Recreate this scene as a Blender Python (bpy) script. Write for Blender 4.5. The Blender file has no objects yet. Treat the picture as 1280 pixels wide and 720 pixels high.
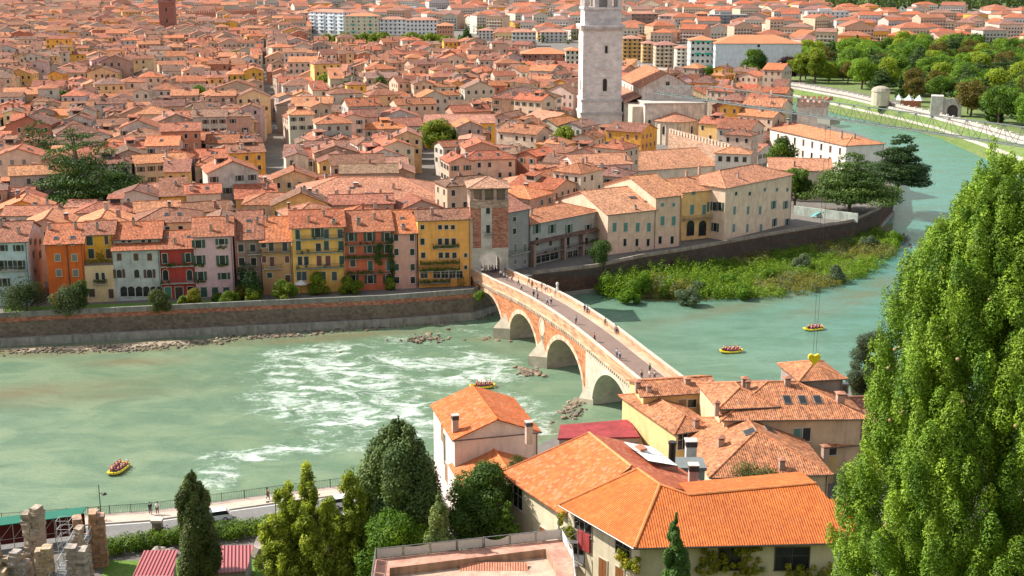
import bpy, bmesh, math, random
import numpy as np
from mathutils import Vector, Matrix
R=random.Random(7)
SC=bpy.context.scene
COL=SC.collection
F=1600.0; YH=-45.0; CH=78.0
TH=math.atan((360-YH)/F); CT=math.cos(TH); ST=math.sin(TH)
CAM=Vector((0,0,CH))
def ray(px,py):
    u=(px-640)/F; v=(py-360)/F
    return Vector((u,CT-v*ST,-ST-v*CT))
def at(px,py,z=0.0):
    d=ray(px,py); t=(z-CH)/d.z
    return Vector((d.x*t,d.y*t,z))
def pr(X,Y,Z):
    dz=Z-CH; c=Y*CT-dz*ST; up=Y*ST+dz*CT
    return 640+F*X/c, 360-F*up/c, F/c
def onv(px,py,line):
    """survey point on the vertical plane through a plan line ((x,y),(x,y))"""
    (x0,y0),(x1,y1)=line
    n=Vector((y1-y0,-(x1-x0),0)); d=ray(px,py)
    t=n.dot(Vector((x0,y0,0))-Vector((0,0,0)))/n.dot(d)
    return CAM+d*t
def onp(px,py,p0,n):
    d=ray(px,py); t=(p0-CAM).dot(n)/d.dot(n)
    return CAM+d*t
def hexc(h,k=1.0):
    h=h.lstrip('#'); o=[]
    for i in (0,2,4):
        c=int(h[i:i+2],16)/255
        o.append((c/12.92 if c<=0.04045 else ((c+0.055)/1.055)**2.4)*k)
    return tuple(o)
def jit(c,a=0.08,rr=None):
    rr=rr or R; k=1+rr.uniform(-a,a)
    return tuple(max(0.0,min(1.0,x*k*(1+rr.uniform(-a,a)*0.4))) for x in c)
# ------------------------------------------------------------- node helpers
MATS={}
def newmat(name):
    m=bpy.data.materials.new(name); m.use_nodes=True; nt=m.node_tree; nt.nodes.clear()
    out=nt.nodes.new('ShaderNodeOutputMaterial'); b=nt.nodes.new('ShaderNodeBsdfPrincipled')
    nt.links.new(b.outputs[0],out.inputs[0]); MATS[name]=m
    return m,nt,b
class NT:
    def __init__(s,nt): s.nt=nt
    def n(s,t,**k):
        x=s.nt.nodes.new('ShaderNode'+t)
        for a,v in k.items(): setattr(x,a,v)
        return x
    def l(s,a,b): s.nt.links.new(a,b)
    def setin(s,i,v):
        if hasattr(v,'is_linked') or isinstance(v,bpy.types.NodeSocket): s.l(v,i)
        else: i.default_value=v
    def math(s,op,a,b=None,c=None):
        m=s.n('Math',operation=op); s.setin(m.inputs[0],a)
        if b is not None: s.setin(m.inputs[1],b)
        if c is not None: s.setin(m.inputs[2],c)
        return m.outputs[0]
    def mix(s,f,a,b,bt='MIX'):
        m=s.n('Mix',data_type='RGBA',blend_type=bt); m.clamp_factor=True
        s.setin(m.inputs[0],f); s.setin(m.inputs[6],a); s.setin(m.inputs[7],b)
        return m.outputs[2]
    def ramp(s,f,lo,hi,a=0.0,b=1.0):
        m=s.n('MapRange'); m.clamp=True; s.setin(m.inputs[0],f); m.inputs[1].default_value=lo; m.inputs[2].default_value=hi
        m.inputs[3].default_value=a; m.inputs[4].default_value=b; return m.outputs[0]
    def noise(s,vec,scale,det=3,rough=0.55,dist=0.0):
        x=s.n('TexNoise'); s.l(vec,x.inputs['Vector']); x.inputs['Scale'].default_value=scale
        x.inputs['Detail'].default_value=det; x.inputs['Roughness'].default_value=rough; x.inputs['Distortion'].default_value=dist
        return x.outputs[0]
    def attr(s,name): 
        x=s.n('Attribute'); x.attribute_name=name; return x
    def tint(s):
        """colour attribute times object colour: the thing's own paint"""
        a=s.attr('col').outputs[0]; o=s.n('ObjectInfo').outputs['Color']
        return s.mix(1.0,a,o,'MULTIPLY')
    def scalec(s,c,f):
        """colour times grey factor"""
        m=s.n('Vector Math'.replace(' ',''),operation='SCALE'); s.setin(m.inputs[0],c); s.setin(m.inputs[3],f); return m.outputs[0]
    def mapping(s,vec,sc):
        m=s.n('Mapping'); s.l(vec,m.inputs[0]); m.inputs['Scale'].default_value=sc; return m.outputs[0]
    def bump(s,h,st,dist,b):
        x=s.n('Bump'); x.inputs['Strength'].default_value=st; x.inputs['Distance'].default_value=dist
        s.l(h,x.inputs['Height']); s.l(x.outputs[0],b.inputs['Normal'])
def wpos(g):
    return g.n('NewGeometry').outputs['Position']

def m_roof(name,tw,tl,amp,mott,lich=0.35,bump=0.5):
    m,nt,b=newmat(name); g=NT(nt)
    uv=g.n('UVMap').outputs[0]; sep=g.n('SeparateXYZ'); g.l(uv,sep.inputs[0])
    u=g.math('DIVIDE',sep.outputs[0],tw); v=g.math('DIVIDE',sep.outputs[1],tl)
    fu=g.math('FLOOR',u); fv=g.math('FLOOR',v)
    cb=g.n('CombineXYZ'); g.l(fu,cb.inputs[0]); g.l(fv,cb.inputs[1])
    oi=g.n('ObjectInfo'); g.l(oi.outputs['Random'],cb.inputs[2])
    wn=g.n('TexWhiteNoise',noise_dimensions='3D'); g.l(cb.outputs[0],wn.inputs['Vector'])
    base=g.tint()
    k=g.ramp(wn.outputs[0],0,1,1-amp,1+amp)
    # patches of replaced and weathered tiles
    P=wpos(g)
    n1=g.noise(P,0.55,4,0.65); n2=g.noise(P,0.12,2); n3=g.noise(P,3.0,3,0.7)
    k=g.math('MULTIPLY',k,g.ramp(n1,0.3,0.7,1-mott,1+mott))
    k=g.math('MULTIPLY',k,g.ramp(n2,0.3,0.7,0.88,1.12)); k=g.math('MULTIPLY',k,g.ramp(g.noise(P,1.7,4,0.8),0.36,0.64,1-1.5*mott,1+1.3*mott))
    c=g.scalec(base,k)
    # paler replaced tiles and grey lichen
    c=g.mix(g.math('MULTIPLY',g.ramp(wn.outputs[0],0.80,0.84),lich),c,(0.42,0.20,0.10,1))
    c=g.mix(g.math('MULTIPLY',g.ramp(g.math('ADD',n3,g.math('MULTIPLY',n1,0.6)),0.82,0.98),0.55*mott/0.3),c,(0.13,0.095,0.075,1))
    g.l(c,b.inputs['Base Color'])
    b.inputs['Roughness'].default_value=0.85
    su=g.math('SINE',g.math('MULTIPLY',u,2*math.pi)); fr=g.math('FRACT',v)
    h=g.math('ADD',g.math('MULTIPLY',su,0.5),g.math('MULTIPLY',fr,-0.35))
    g.bump(h,bump,0.06,b)
    return m
def m_wall(name,mott=0.16,stain=0.35,rough=0.9,bump=0.15):
    m,nt,b=newmat(name); g=NT(nt); base=g.tint(); P=wpos(g)
    n1=g.noise(P,0.5,4,0.6); n2=g.noise(g.mapping(P,(1.6,1.6,0.22)),0.9,3); n3=g.noise(P,6,3)
    k=g.math('MULTIPLY',g.ramp(n1,0.3,0.7,1-mott,1+mott*0.6),g.ramp(n3,0.3,0.7,0.95,1.05))
    c=g.scalec(base,k)
    c=g.mix(g.math('MULTIPLY',g.ramp(n2,0.50,0.70),stain),c,g.scalec(base,0.5))
    g.l(c,b.inputs['Base Color']); b.inputs['Roughness'].default_value=rough
    g.bump(n3,bump,0.03,b); return m
def m_plain(name,rough=0.7,metal=0.0,var=0.08,spec=0.5,scale=3.0):
    m,nt,b=newmat(name); g=NT(nt); base=g.tint(); n=g.noise(wpos(g),scale,3)
    g.l(g.scalec(base,g.ramp(n,0.3,0.7,1-var,1+var)),b.inputs['Base Color'])
    b.inputs['Roughness'].default_value=rough; b.inputs['Metallic'].default_value=metal
    b.inputs['Specular IOR Level'].default_value=spec; return m
def m_glass():
    m,nt,b=newmat('glass'); g=NT(nt)
    n=g.noise(wpos(g),0.7,2)
    g.l(g.mix(n,(0.012,0.014,0.016,1),(0.035,0.038,0.04,1)),b.inputs['Base Color'])
    b.inputs['Roughness'].default_value=0.12; b.inputs['Specular IOR Level'].default_value=0.35; return m
def m_leaf(name='leaf',tr=0.25):
    m,nt,b=newmat(name); g=NT(nt); base=g.tint()
    n=g.noise(wpos(g),1.2,2)
    c=g.scalec(base,g.ramp(n,0.3,0.7,0.8,1.2))
    g.l(c,b.inputs['Base Color']); b.inputs['Roughness'].default_value=0.6
    b.inputs['Specular IOR Level'].default_value=0.25
    t=g.n('BsdfTranslucent'); g.l(g.mix(1.0,c,(1.0,1.0,0.35,1),'MULTIPLY'),t.inputs[0])
    mx=g.n('MixShader'); mx.inputs[0].default_value=tr
    out=[x for x in nt.nodes if x.type=='OUTPUT_MATERIAL'][0]
    g.l(b.outputs[0],mx.inputs[1]); g.l(t.outputs[0],mx.inputs[2]); g.l(mx.outputs[0],out.inputs[0]); return m
def m_brick(name,cell=(1.2,0.5),amp=0.2,patch=(0.6,0.5,0.38),pk=0.3,joint=0.12):
    """masonry seen from afar: world-space courses, blocks of varied tone, patches of paler stone"""
    m,nt,b=newmat(name); g=NT(nt); base=g.tint(); P=wpos(g); sep=g.n('SeparateXYZ'); g.l(P,sep.inputs[0])
    s=g.math('ADD',sep.outputs[0],g.math('MULTIPLY',sep.outputs[1],0.83))
    zz=g.math('DIVIDE',sep.outputs[2],cell[1]); fz=g.math('FLOOR',zz)
    ss=g.math('ADD',g.math('DIVIDE',s,cell[0]),g.math('MULTIPLY',fz,0.37)); fs=g.math('FLOOR',ss)
    cb=g.n('CombineXYZ'); g.l(fs,cb.inputs[0]); g.l(fz,cb.inputs[1])
    wn=g.n('TexWhiteNoise',noise_dimensions='3D'); g.l(cb.outputs[0],wn.inputs['Vector'])
    n1=g.noise(P,0.35,5,0.65); n2=g.noise(P,1.5,4,0.6)
    k=g.math('MULTIPLY',g.ramp(wn.outputs[0],0,1,1-amp,1+amp),g.ramp(n1,0.3,0.7,0.8,1.2))
    fj=g.math('FRACT',zz); j=g.ramp(fj,0.0,joint,0.75,1.0)
    k=g.math('MULTIPLY',k,j)
    c=g.scalec(base,k)
    c=g.mix(g.math('MULTIPLY',g.ramp(g.math('ADD',n2,g.math('MULTIPLY',wn.outputs[0],0.15)),0.58,0.68),pk),c,patch+(1,))
    g.l(c,b.inputs['Base Color']); b.inputs['Roughness'].default_value=0.92
    g.bump(g.math('ADD',n2,g.math('MULTIPLY',fj,0.3)),0.4,0.08,b); return m
m_roof('roof_old',0.30,0.45,0.36,0.34,0.32,0.9)
m_roof('roof_new',0.26,0.42,0.16,0.12,0.10,0.9); m_roof('roof_new2',0.3,0.42,0.22,0.16,0.75,0.5)
m_wall('plaster'); m_wall('plaster_worn',0.3,0.6)
m_wall('concrete',0.12,0.3); m_wall('stained',0.35,0.75); m_plain('paint',0.55); m_plain('metal',0.4,0.7,0.05); m_plain('cloth',0.9); m_plain('skin',0.6,0,0.03)
m_plain('wood',0.7,0,0.2); m_plain('rubber',0.45,0,0.04); m_glass(); m_leaf('leaf',.45); m_leaf('needle',0.25)
m_brick('brick',(0.7,0.30),0.30,(0.48,0.36,0.26),0.28)
m_brick('stone',(1.3,0.7),0.12,(0.42,0.36,0.28),0.45,0.10)
m_brick('ashlar',(1.8,0.9),0.10,(0.50,0.44,0.40),0.2,0.08)
m_brick('rubble',(0.8,0.5),0.3,(0.12,0.11,0.10),0.5)
# ------------------------------------------------------------- mesh builder
class MB:
    def __init__(s): s.v=[]; s.f=[]; s.c=[]; s.u=[]; s.m=[]
    def face(s,pts,c,uv=None,mi=0):
        i=len(s.v); s.v.extend([tuple(p) for p in pts]); s.f.append(tuple(range(i,i+len(pts))))
        s.c.append(c); s.u.append(uv or [(0,0)]*len(pts)); s.m.append(mi)
    def box(s,x0,x1,y0,y1,z0,z1,c,mi=0,M=None,skip=''):
        P=[Vector((x,y,z)) for z in (z0,z1) for y in (y0,y1) for x in (x0,x1)]
        if M is not None: P=[M@p for p in P]
        q=[('b',(0,2,3,1)),('t',(4,5,7,6)),('f',(0,1,5,4)),('k',(2,6,7,3)),('l',(0,4,6,2)),('r',(1,3,7,5))]
        for n,ix in q:
            if n in skip: continue
            s.face([P[i] for i in ix],c,None,mi)
    def prism(s,poly,z0,z1,c,mi=0,top=True,bottom=False,ct=None):
        n=len(poly)
        area=sum(poly[i][0]*poly[(i+1)%n][1]-poly[(i+1)%n][0]*poly[i][1] for i in range(n))
        if area<0: poly=list(reversed(poly))
        for i in range(n):
            a=poly[i]; b=poly[(i+1)%n]
            s.face([(a[0],a[1],z0),(b[0],b[1],z0),(b[0],b[1],z1),(a[0],a[1],z1)],c,None,mi)
        if top: s.face([(p[0],p[1],z1) for p in poly],ct or c,None,mi)
        if bottom: s.face([(p[0],p[1],z0) for p in reversed(poly)],c,None,mi)
    def cyl(s,p0,p1,r0,r1,c,n=8,mi=0,cap=True):
        p0=Vector(p0); p1=Vector(p1); d=(p1-p0)
        if d.length<1e-6: return
        d.normalize(); a=d.orthogonal().normalized(); b=d.cross(a)
        A=[];B=[]
        for i in range(n):
            t=2*math.pi*i/n; o=a*math.cos(t)+b*math.sin(t)
            A.append(p0+o*r0); B.append(p1+o*r1)
        for i in range(n):
            j=(i+1)%n; s.face([A[i],A[j],B[j],B[i]],c,None,mi)
        if cap: s.face(list(reversed(A)),c,None,mi); s.face(B,c,None,mi)
    def lathe(s,prof,c,n=12,mi=0,cx=0,cy=0):
        """prof list of (r,z)"""
        for k in range(len(prof)-1):
            r0,z0=prof[k]; r1,z1=prof[k+1]
            for i in range(n):
                a=2*math.pi*i/n; b=2*math.pi*(i+1)/n
                P=[(cx+r0*math.cos(a),cy+r0*math.sin(a),z0),(cx+r0*math.cos(b),cy+r0*math.sin(b),z0),(cx+r1*math.cos(b),cy+r1*math.sin(b),z1),(cx+r1*math.cos(a),cy+r1*math.sin(a),z1)]
                if r0<1e-6: P=P[1:] if False else [P[0],P[2],P[3]]
                elif r1<1e-6: P=P[:3]
                s.face(P,c,None,mi)
    def mesh(s,name,mats,smooth=False):
        me=bpy.data.meshes.new(name); me.from_pydata(s.v,[],s.f)
        if isinstance(mats,str): mats=[mats]
        for m in mats: me.materials.append(MATS[m])
        if len(mats)>1: me.polygons.foreach_set('material_index',s.m)
        ca=me.color_attributes.new('col','FLOAT_COLOR','CORNER'); d=[]; uvd=[]
        for f,c,u in zip(s.f,s.c,s.u):
            d.extend((c[0],c[1],c[2],1.0)*len(f))
            for q in u: uvd.extend((q[0],q[1]))
        ca.data.foreach_set('color',d)
        ul=me.uv_layers.new(name='UVMap'); ul.data.foreach_set('uv',uvd)
        if smooth: me.polygons.foreach_set('use_smooth',[True]*len(s.f))
        me.update(); return me
    def ob(s,name,mats,parent=None,loc=(0,0,0),rz=0,smooth=False):
        return put(name,s.mesh(name,mats,smooth),parent,loc,rz)
def put(name,me,parent=None,loc=(0,0,0),rz=0,scale=None,color=None):
    o=bpy.data.objects.new(name,me); COL.objects.link(o); o.location=loc; o.rotation_euler=(0,0,rz)
    if scale is not None: o.scale=scale if hasattr(scale,'__len__') else (scale,)*3
    if color is not None: o.color=(*color[:3],1)
    if parent is not None: o.parent=parent
    return o
def tag(o,label=None,cat=None,group=None,kind=None):
    if label: o['label']=label
    if cat: o['category']=cat
    if group: o['group']=group
    if kind: o['kind']=kind
    return o
def thing(name,label,cat,loc=(0,0,0),rz=0,group=None):
    o=bpy.data.objects.new(name,None); COL.objects.link(o); o.location=loc; o.rotation_euler=(0,0,rz); o.empty_display_size=0.3
    return tag(o,label,cat,group)
def copy_tree(o,parent=None):
    c=o.copy(); COL.objects.link(c); c.parent=parent
    for ch in list(o.children): copy_tree(ch,c)
    return c
# ------------------------------------------------------------- leaves
def leafmesh(name,cen,nrm,size,cols,mat='leaf',asp=1.0,seed=0):
    rg=np.random.default_rng(seed); N=len(cen)
    nrm=nrm/np.maximum(np.linalg.norm(nrm,axis=1,keepdims=True),1e-6)
    t=rg.normal(size=(N,3)); t-=nrm*np.sum(t*nrm,axis=1,keepdims=True); t/=np.maximum(np.linalg.norm(t,axis=1,keepdims=True),1e-6)
    b=np.cross(nrm,t); s=np.asarray(size).reshape(-1,1)*np.ones((N,1))
    P=np.empty((N,4,3)); P[:,0]=cen-t*s*asp; P[:,1]=cen-b*s*0.6; P[:,2]=cen+t*s*asp; P[:,3]=cen+b*s*0.6
    me=bpy.data.meshes.new(name); me.vertices.add(N*4); me.vertices.foreach_set('co',P.reshape(-1).astype(np.float32))
    me.loops.add(N*4); me.loops.foreach_set('vertex_index',np.arange(N*4,dtype=np.int32))
    me.polygons.add(N); me.polygons.foreach_set('loop_start',np.arange(0,N*4,4,dtype=np.int32))
    ca=me.color_attributes.new('col','FLOAT_COLOR','CORNER')
    c4=np.ones((N,4,4),dtype=np.float32); c4[:,:,:3]=np.asarray(cols)[:,None,:]
    ca.data.foreach_set('color',c4.reshape(-1))
    me.materials.append(MATS[mat]); me.update(calc_edges=True); return me
def clumps_leaves(name,cl,per,size,c0,c1,mat='leaf',seed=0,up=0.25,jitn=0.45,shell=0.35,asp=1.0,vary=0.25,taper=0.0,lean=0.0):
    """cl: list of (cx,cy,cz,rx,ry,rz). Leaves in the outer shell of every clump, one tone per clump plus leaf scatter"""
    rg=np.random.default_rng(seed+11); cl=np.array(cl,dtype=float); K=len(cl)
    vol=(cl[:,3]*cl[:,5]); w=vol/vol.mean(); cnt=np.maximum(8,(per*w).astype(int))
    idx=np.repeat(np.arange(K),cnt); N=len(idx)
    d=rg.normal(size=(N,3)); d/=np.linalg.norm(d,axis=1,keepdims=True)
    rad=1-shell*rg.random((N,1))**1.3+0.12*rg.normal(size=(N,1))*0.6
    off=d*rad
    if taper: off=off*np.stack([1-taper*(off[:,2]*.5+.5),1-taper*(off[:,2]*.5+.5),np.ones(N)],1)
    cen=cl[idx,:3]+off*cl[idx,3:]
    if lean:
        ax=cl[idx,:2]/np.maximum(np.linalg.norm(cl[idx,:2],axis=1,keepdims=True),1e-6); cen[:,:2]+=ax*(off[:,2:3]*cl[idx,5:6]*lean)
    nrm=d/cl[idx,3:]; nrm/=np.linalg.norm(nrm,axis=1,keepdims=True)
    nrm=nrm+np.array([0,0,up])+rg.normal(size=(N,3))*jitn
    tone=rg.random(K); c0=np.array(c0);c1=np.array(c1)
    f=np.clip(tone[idx]*0.7+0.3*rg.random(N),0,1)[:,None]
    cols=(c0*(1-f)+c1*f)*(1+vary*(rg.random((N,1))-0.5)*2)
    sz=size*(0.65+0.7*rg.random(N))
    return leafmesh(name,cen,nrm,sz,cols,mat,asp,seed)
def trunk_mesh(name,h,r,limbs,c,seed=0,top=0.35):
    m=MB(); rr=random.Random(seed)
    pts=[Vector((0,0,0))]; n=5
    for i in range(1,n+1): pts.append(Vector((rr.uniform(-.04,.04)*h,rr.uniform(-.04,.04)*h,h*i/n)))
    for i in range(n): m.cyl(pts[i],pts[i+1],r*(1-(1-top)*i/n),r*(1-(1-top)*(i+1)/n),c,8,0,False)
    for L in limbs: m.cyl(L[0],L[1],L[2],L[2]*0.3,c,5,0,False)
    return m.mesh(name,'wood',True)
BARK=(0.11,0.075,0.05)
def crown_clumps(kind,h,r,seed):
    rr=random.Random(seed); cl=[]
    if kind=='broad':
        base=h*0.14; n=40
        for i in range(n):
            a=rr.uniform(0,6.283); e=rr.uniform(-0.7,1.0); q=rr.uniform(0.45,1.0)
            ce=math.sqrt(max(0,1-e*e*0.95)); cr=r*rr.uniform(0.22,0.40)
            cl.append((math.cos(a)*r*0.74*ce*q,math.sin(a)*r*0.74*ce*q,base+(h-base)*(0.5+0.40*e),cr,cr,cr*0.8))
    elif kind=='column':
        n=int(40+h*1.6)
        for i in range(n):
            t=(i+0.5)/n; a=rr.uniform(0,6.283); q=r*(math.sin(math.pi*min(1,t*0.93+0.1))**0.6)*(1-0.25*t)
            cr=q*rr.uniform(0.26,0.52)+0.1; rad=q*rr.uniform(0.25,0.86)
            cl.append((math.cos(a)*rad,math.sin(a)*rad,0.05*h+0.9*h*t,cr,cr,cr*rr.uniform(1.3,2.0)))
    elif kind=='cedar':
        tiers=9
        for i in range(tiers):
            t=i/(tiers-1); z=h*(0.30+0.66*t); rad=r*(1-0.78*t**1.3)
            n=int(4+7*(1-t))
            for k in range(n):
                a=k*6.283/n+rr.uniform(-.5,.5); q=rad*rr.uniform(0.35,0.95); cr=rad*rr.uniform(0.28,0.46)+0.5
                cl.append((math.cos(a)*q,math.sin(a)*q,z+rr.uniform(-.05,.05)*h-0.06*q,cr*1.15,cr*1.15,cr*0.30))
    elif kind=='conifer':
        n=46
        for i in range(n):
            t=(i+.5)/n; rad=r*(1-t)**0.85+0.15; a=rr.uniform(0,6.283); q=rad*rr.uniform(0.3,0.85); cr=rad*0.35+0.25
            cl.append((math.cos(a)*q,math.sin(a)*q,h*(0.08+0.88*t)-0.1*q,cr*1.1,cr*1.1,cr*0.7))
    elif kind=='shrub':
        n=16
        for i in range(n):
            a=rr.uniform(0,6.283); q=r*rr.uniform(0.0,0.75); cr=r*rr.uniform(0.28,0.5); e=rr.uniform(0.15,0.85)
            cl.append((math.cos(a)*q,math.sin(a)*q,h*e*(1-0.4*q/r),cr,cr,cr*0.9))
    return cl
TREECACHE={}
def tree(name,label,cat,loc,kind,h,r,c0,c1,seed,per=90,size=0.28,group=None,key=None,trunk=True,mat=None,sxy=1,asp=1.0):
    mat=mat or ('leaf' if kind in('broad','shrub') else 'needle')
    if key and key in TREECACHE:
        cm,tm,h0=TREECACHE[key]
    else:
        cl=crown_clumps(kind,h,r,seed)
        cm=clumps_leaves('crown',cl,per,size,c0,c1,mat,seed,asp=asp)
        limbs=[]
        rr=random.Random(seed)
        if kind in('broad','cedar'):
            for c in rr.sample(cl,min(9,len(cl))): limbs.append(((0,0,max(0.1*h,c[2]*0.55)),(c[0]*0.85,c[1]*0.85,c[2]),0.02*h))
        tm=trunk_mesh('trunk',h*(0.6 if kind!='column' else 0.85),0.03*h+0.05 if kind!='shrub' else 0.04*h,limbs,BARK,seed)
        h0=h
        if key: TREECACHE[key]=(cm,tm,h0)
    t=thing(name,label,cat,loc,R.uniform(0,6.28),group)
    s=h/h0; t.scale=(s*sxy,s*sxy,s)
    put('crown',cm,t); put('trunk',tm,t)
    return t
# ------------------------------------------------------------- roofs and houses
def slope_poly(m,pts,c,thick=0.16,eave=None,mi=0,under=(0.25,0.2,0.16)):
    """one roof plane as a slab, uv in metres: u along the eave, v down the slope"""
    pts=[Vector(p) for p in pts]
    n=Vector((0,0,0))
    for i in range(len(pts)): n+= (pts[i]-pts[0]).cross(pts[(i+1)%len(pts)]-pts[0])
    n.normalize()
    if n.z<0: pts.reverse(); n=-n
    ud=Vector((0,0,1)).cross(n)
    if ud.length<1e-4: ud=Vector((1,0,0))
    if eave is not None:
        ud=Vector(eave)
    ud.normalize(); vd=n.cross(ud)
    uv=[(p.dot(ud),-p.dot(vd)) for p in pts]
    m.face(pts,c,uv,mi)
    lo=[p-Vector((0,0,thick)) for p in pts]
    for i in range(len(pts)):
        j=(i+1)%len(pts)
        m.face([lo[i],lo[j],pts[j],pts[i]],tuple(x*0.7 for x in c),[uv[i],uv[j],uv[j],uv[i]],mi)
    m.face(list(reversed(lo)),under,list(reversed(uv)),mi)
def ridge_cap(m,a,b,c,r=0.15,mi=0):
    a=Vector(a); b=Vector(b); m.cyl(a+Vector((0,0,.02)),b+Vector((0,0,.02)),r,r,c,6,mi)
def roof_geo(m,w,d,h,kind,pitch,ov,c,caps=True,mi=0,along='x',cc=None):
    """roof over a w (x) by d (y) plan, eave height h. returns ridge height"""
    tp=math.tan(pitch); cc=cc or tuple(min(1,x*1.15) for x in c)
    hw=w/2+ov; hd=d/2+ov
    T=(lambda x,y,z:(x,y,z)) if along=='x' else (lambda x,y,z:(y,x,z))
    if along=='y': hw,hd=hd,hw
    e=h-ov*tp+0.05
    top=e+hd*tp
    if kind=='gable':
        slope_poly(m,[T(-hw,-hd,e),T(hw,-hd,e),T(hw,0,top),T(-hw,0,top)],c,mi=mi)
        slope_poly(m,[T(hw,hd,e),T(-hw,hd,e),T(-hw,0,top),T(hw,0,top)],c,mi=mi)
        if caps: ridge_cap(m,T(-hw,0,top),T(hw,0,top),cc,mi=mi)
    elif kind=='hip':
        k=min(hd,hw-0.01); top=e+hd*tp if hw>hd else e+hw*tp
        if hw>=hd:
            a=(-hw+hd,0,top); b=(hw-hd,0,top)
            slope_poly(m,[T(-hw,-hd,e),T(hw,-hd,e),T(*b),T(*a)],c,mi=mi)
            slope_poly(m,[T(hw,hd,e),T(-hw,hd,e),T(*a),T(*b)],c,mi=mi)
            slope_poly(m,[T(-hw,hd,e),T(-hw,-hd,e),T(*a)],c,mi=mi)
            slope_poly(m,[T(hw,-hd,e),T(hw,hd,e),T(*b)],c,mi=mi)
            if caps:
                if (b[0]-a[0])>0.3: ridge_cap(m,T(*a),T(*b),cc,mi=mi)
                for s,q in ((-1,a),(1,b)):
                    for t in (-1,1): ridge_cap(m,T(s*hw,t*hd,e),T(*q),cc,0.12,mi)
        else:
            a=(0,-hd+hw,top); b=(0,hd-hw,top)
            slope_poly(m,[T(-hw,hd,e),T(-hw,-hd,e),T(*a),T(*b)],c,mi=mi)
            slope_poly(m,[T(hw,-hd,e),T(hw,hd,e),T(*b),T(*a)],c,mi=mi)
            slope_poly(m,[T(-hw,-hd,e),T(hw,-hd,e),T(*a)],c,mi=mi)
            slope_poly(m,[T(hw,hd,e),T(-hw,hd,e),T(*b)],c,mi=mi)
            if caps:
                ridge_cap(m,T(*a),T(*b),cc,mi=mi)
                for s in (-1,1):
                    ridge_cap(m,T(s*hw,-hd,e),T(*a),cc,0.12,mi); ridge_cap(m,T(s*hw,hd,e),T(*b),cc,0.12,mi)
    elif kind=='shed':   # rises towards +y
        top=e+2*hd*tp
        slope_poly(m,[T(-hw,-hd,e),T(hw,-hd,e),T(hw,hd,top),T(-hw,hd,top)],c,mi=mi)
    return top
def wall_geo(m,w,d,h,kind,pitch,c,along='x',mi=0,z0=0.0):
    hw=w/2; hd=d/2; tp=math.tan(pitch)
    m.face([(-hw,-hd,z0),(hw,-hd,z0),(hw,-hd,h),(-hw,-hd,h)],c,None,mi)
    m.face([(hw,hd,z0),(-hw,hd,z0),(-hw,hd,h if kind!='shed' else h+2*hd*tp),(hw,hd,h if kind!='shed' else h+2*hd*tp)][:4],c,None,mi)
    if kind=='gable' and along=='x':
        t=h+hd*tp-0.05
        m.face([(-hw,hd,z0),(-hw,-hd,z0),(-hw,-hd,h),(-hw,0,t),(-hw,hd,h)],c,None,mi)
        m.face([(hw,-hd,z0),(hw,hd,z0),(hw,hd,h),(hw,0,t),(hw,-hd,h)],c,None,mi)
    elif kind=='shed':
        t=h+2*hd*tp
        m.face([(-hw,hd,z0),(-hw,-hd,z0),(-hw,-hd,h),(-hw,hd,t)],c,None,mi)
        m.face([(hw,-hd,z0),(hw,hd,z0),(hw,hd,t),(hw,-hd,h)],c,None,mi)
    else:
        m.face([(-hw,hd,z0),(-hw,-hd,z0),(-hw,-hd,h),(-hw,hd,h)],c,None,mi)
        m.face([(hw,-hd,z0),(hw,hd,z0),(hw,hd,h),(hw,-hd,h)],c,None,mi)
    if kind=='gable' and along=='y':
        t=h+hw*tp-0.05
        m.face([(-hw,-hd,h),(hw,-hd,h),(0,-hd,t)],c,None,mi); m.face([(hw,hd,h),(-hw,hd,h),(0,hd,t)],c,None,mi)
WH=(0.58,0.53,0.46)
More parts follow.
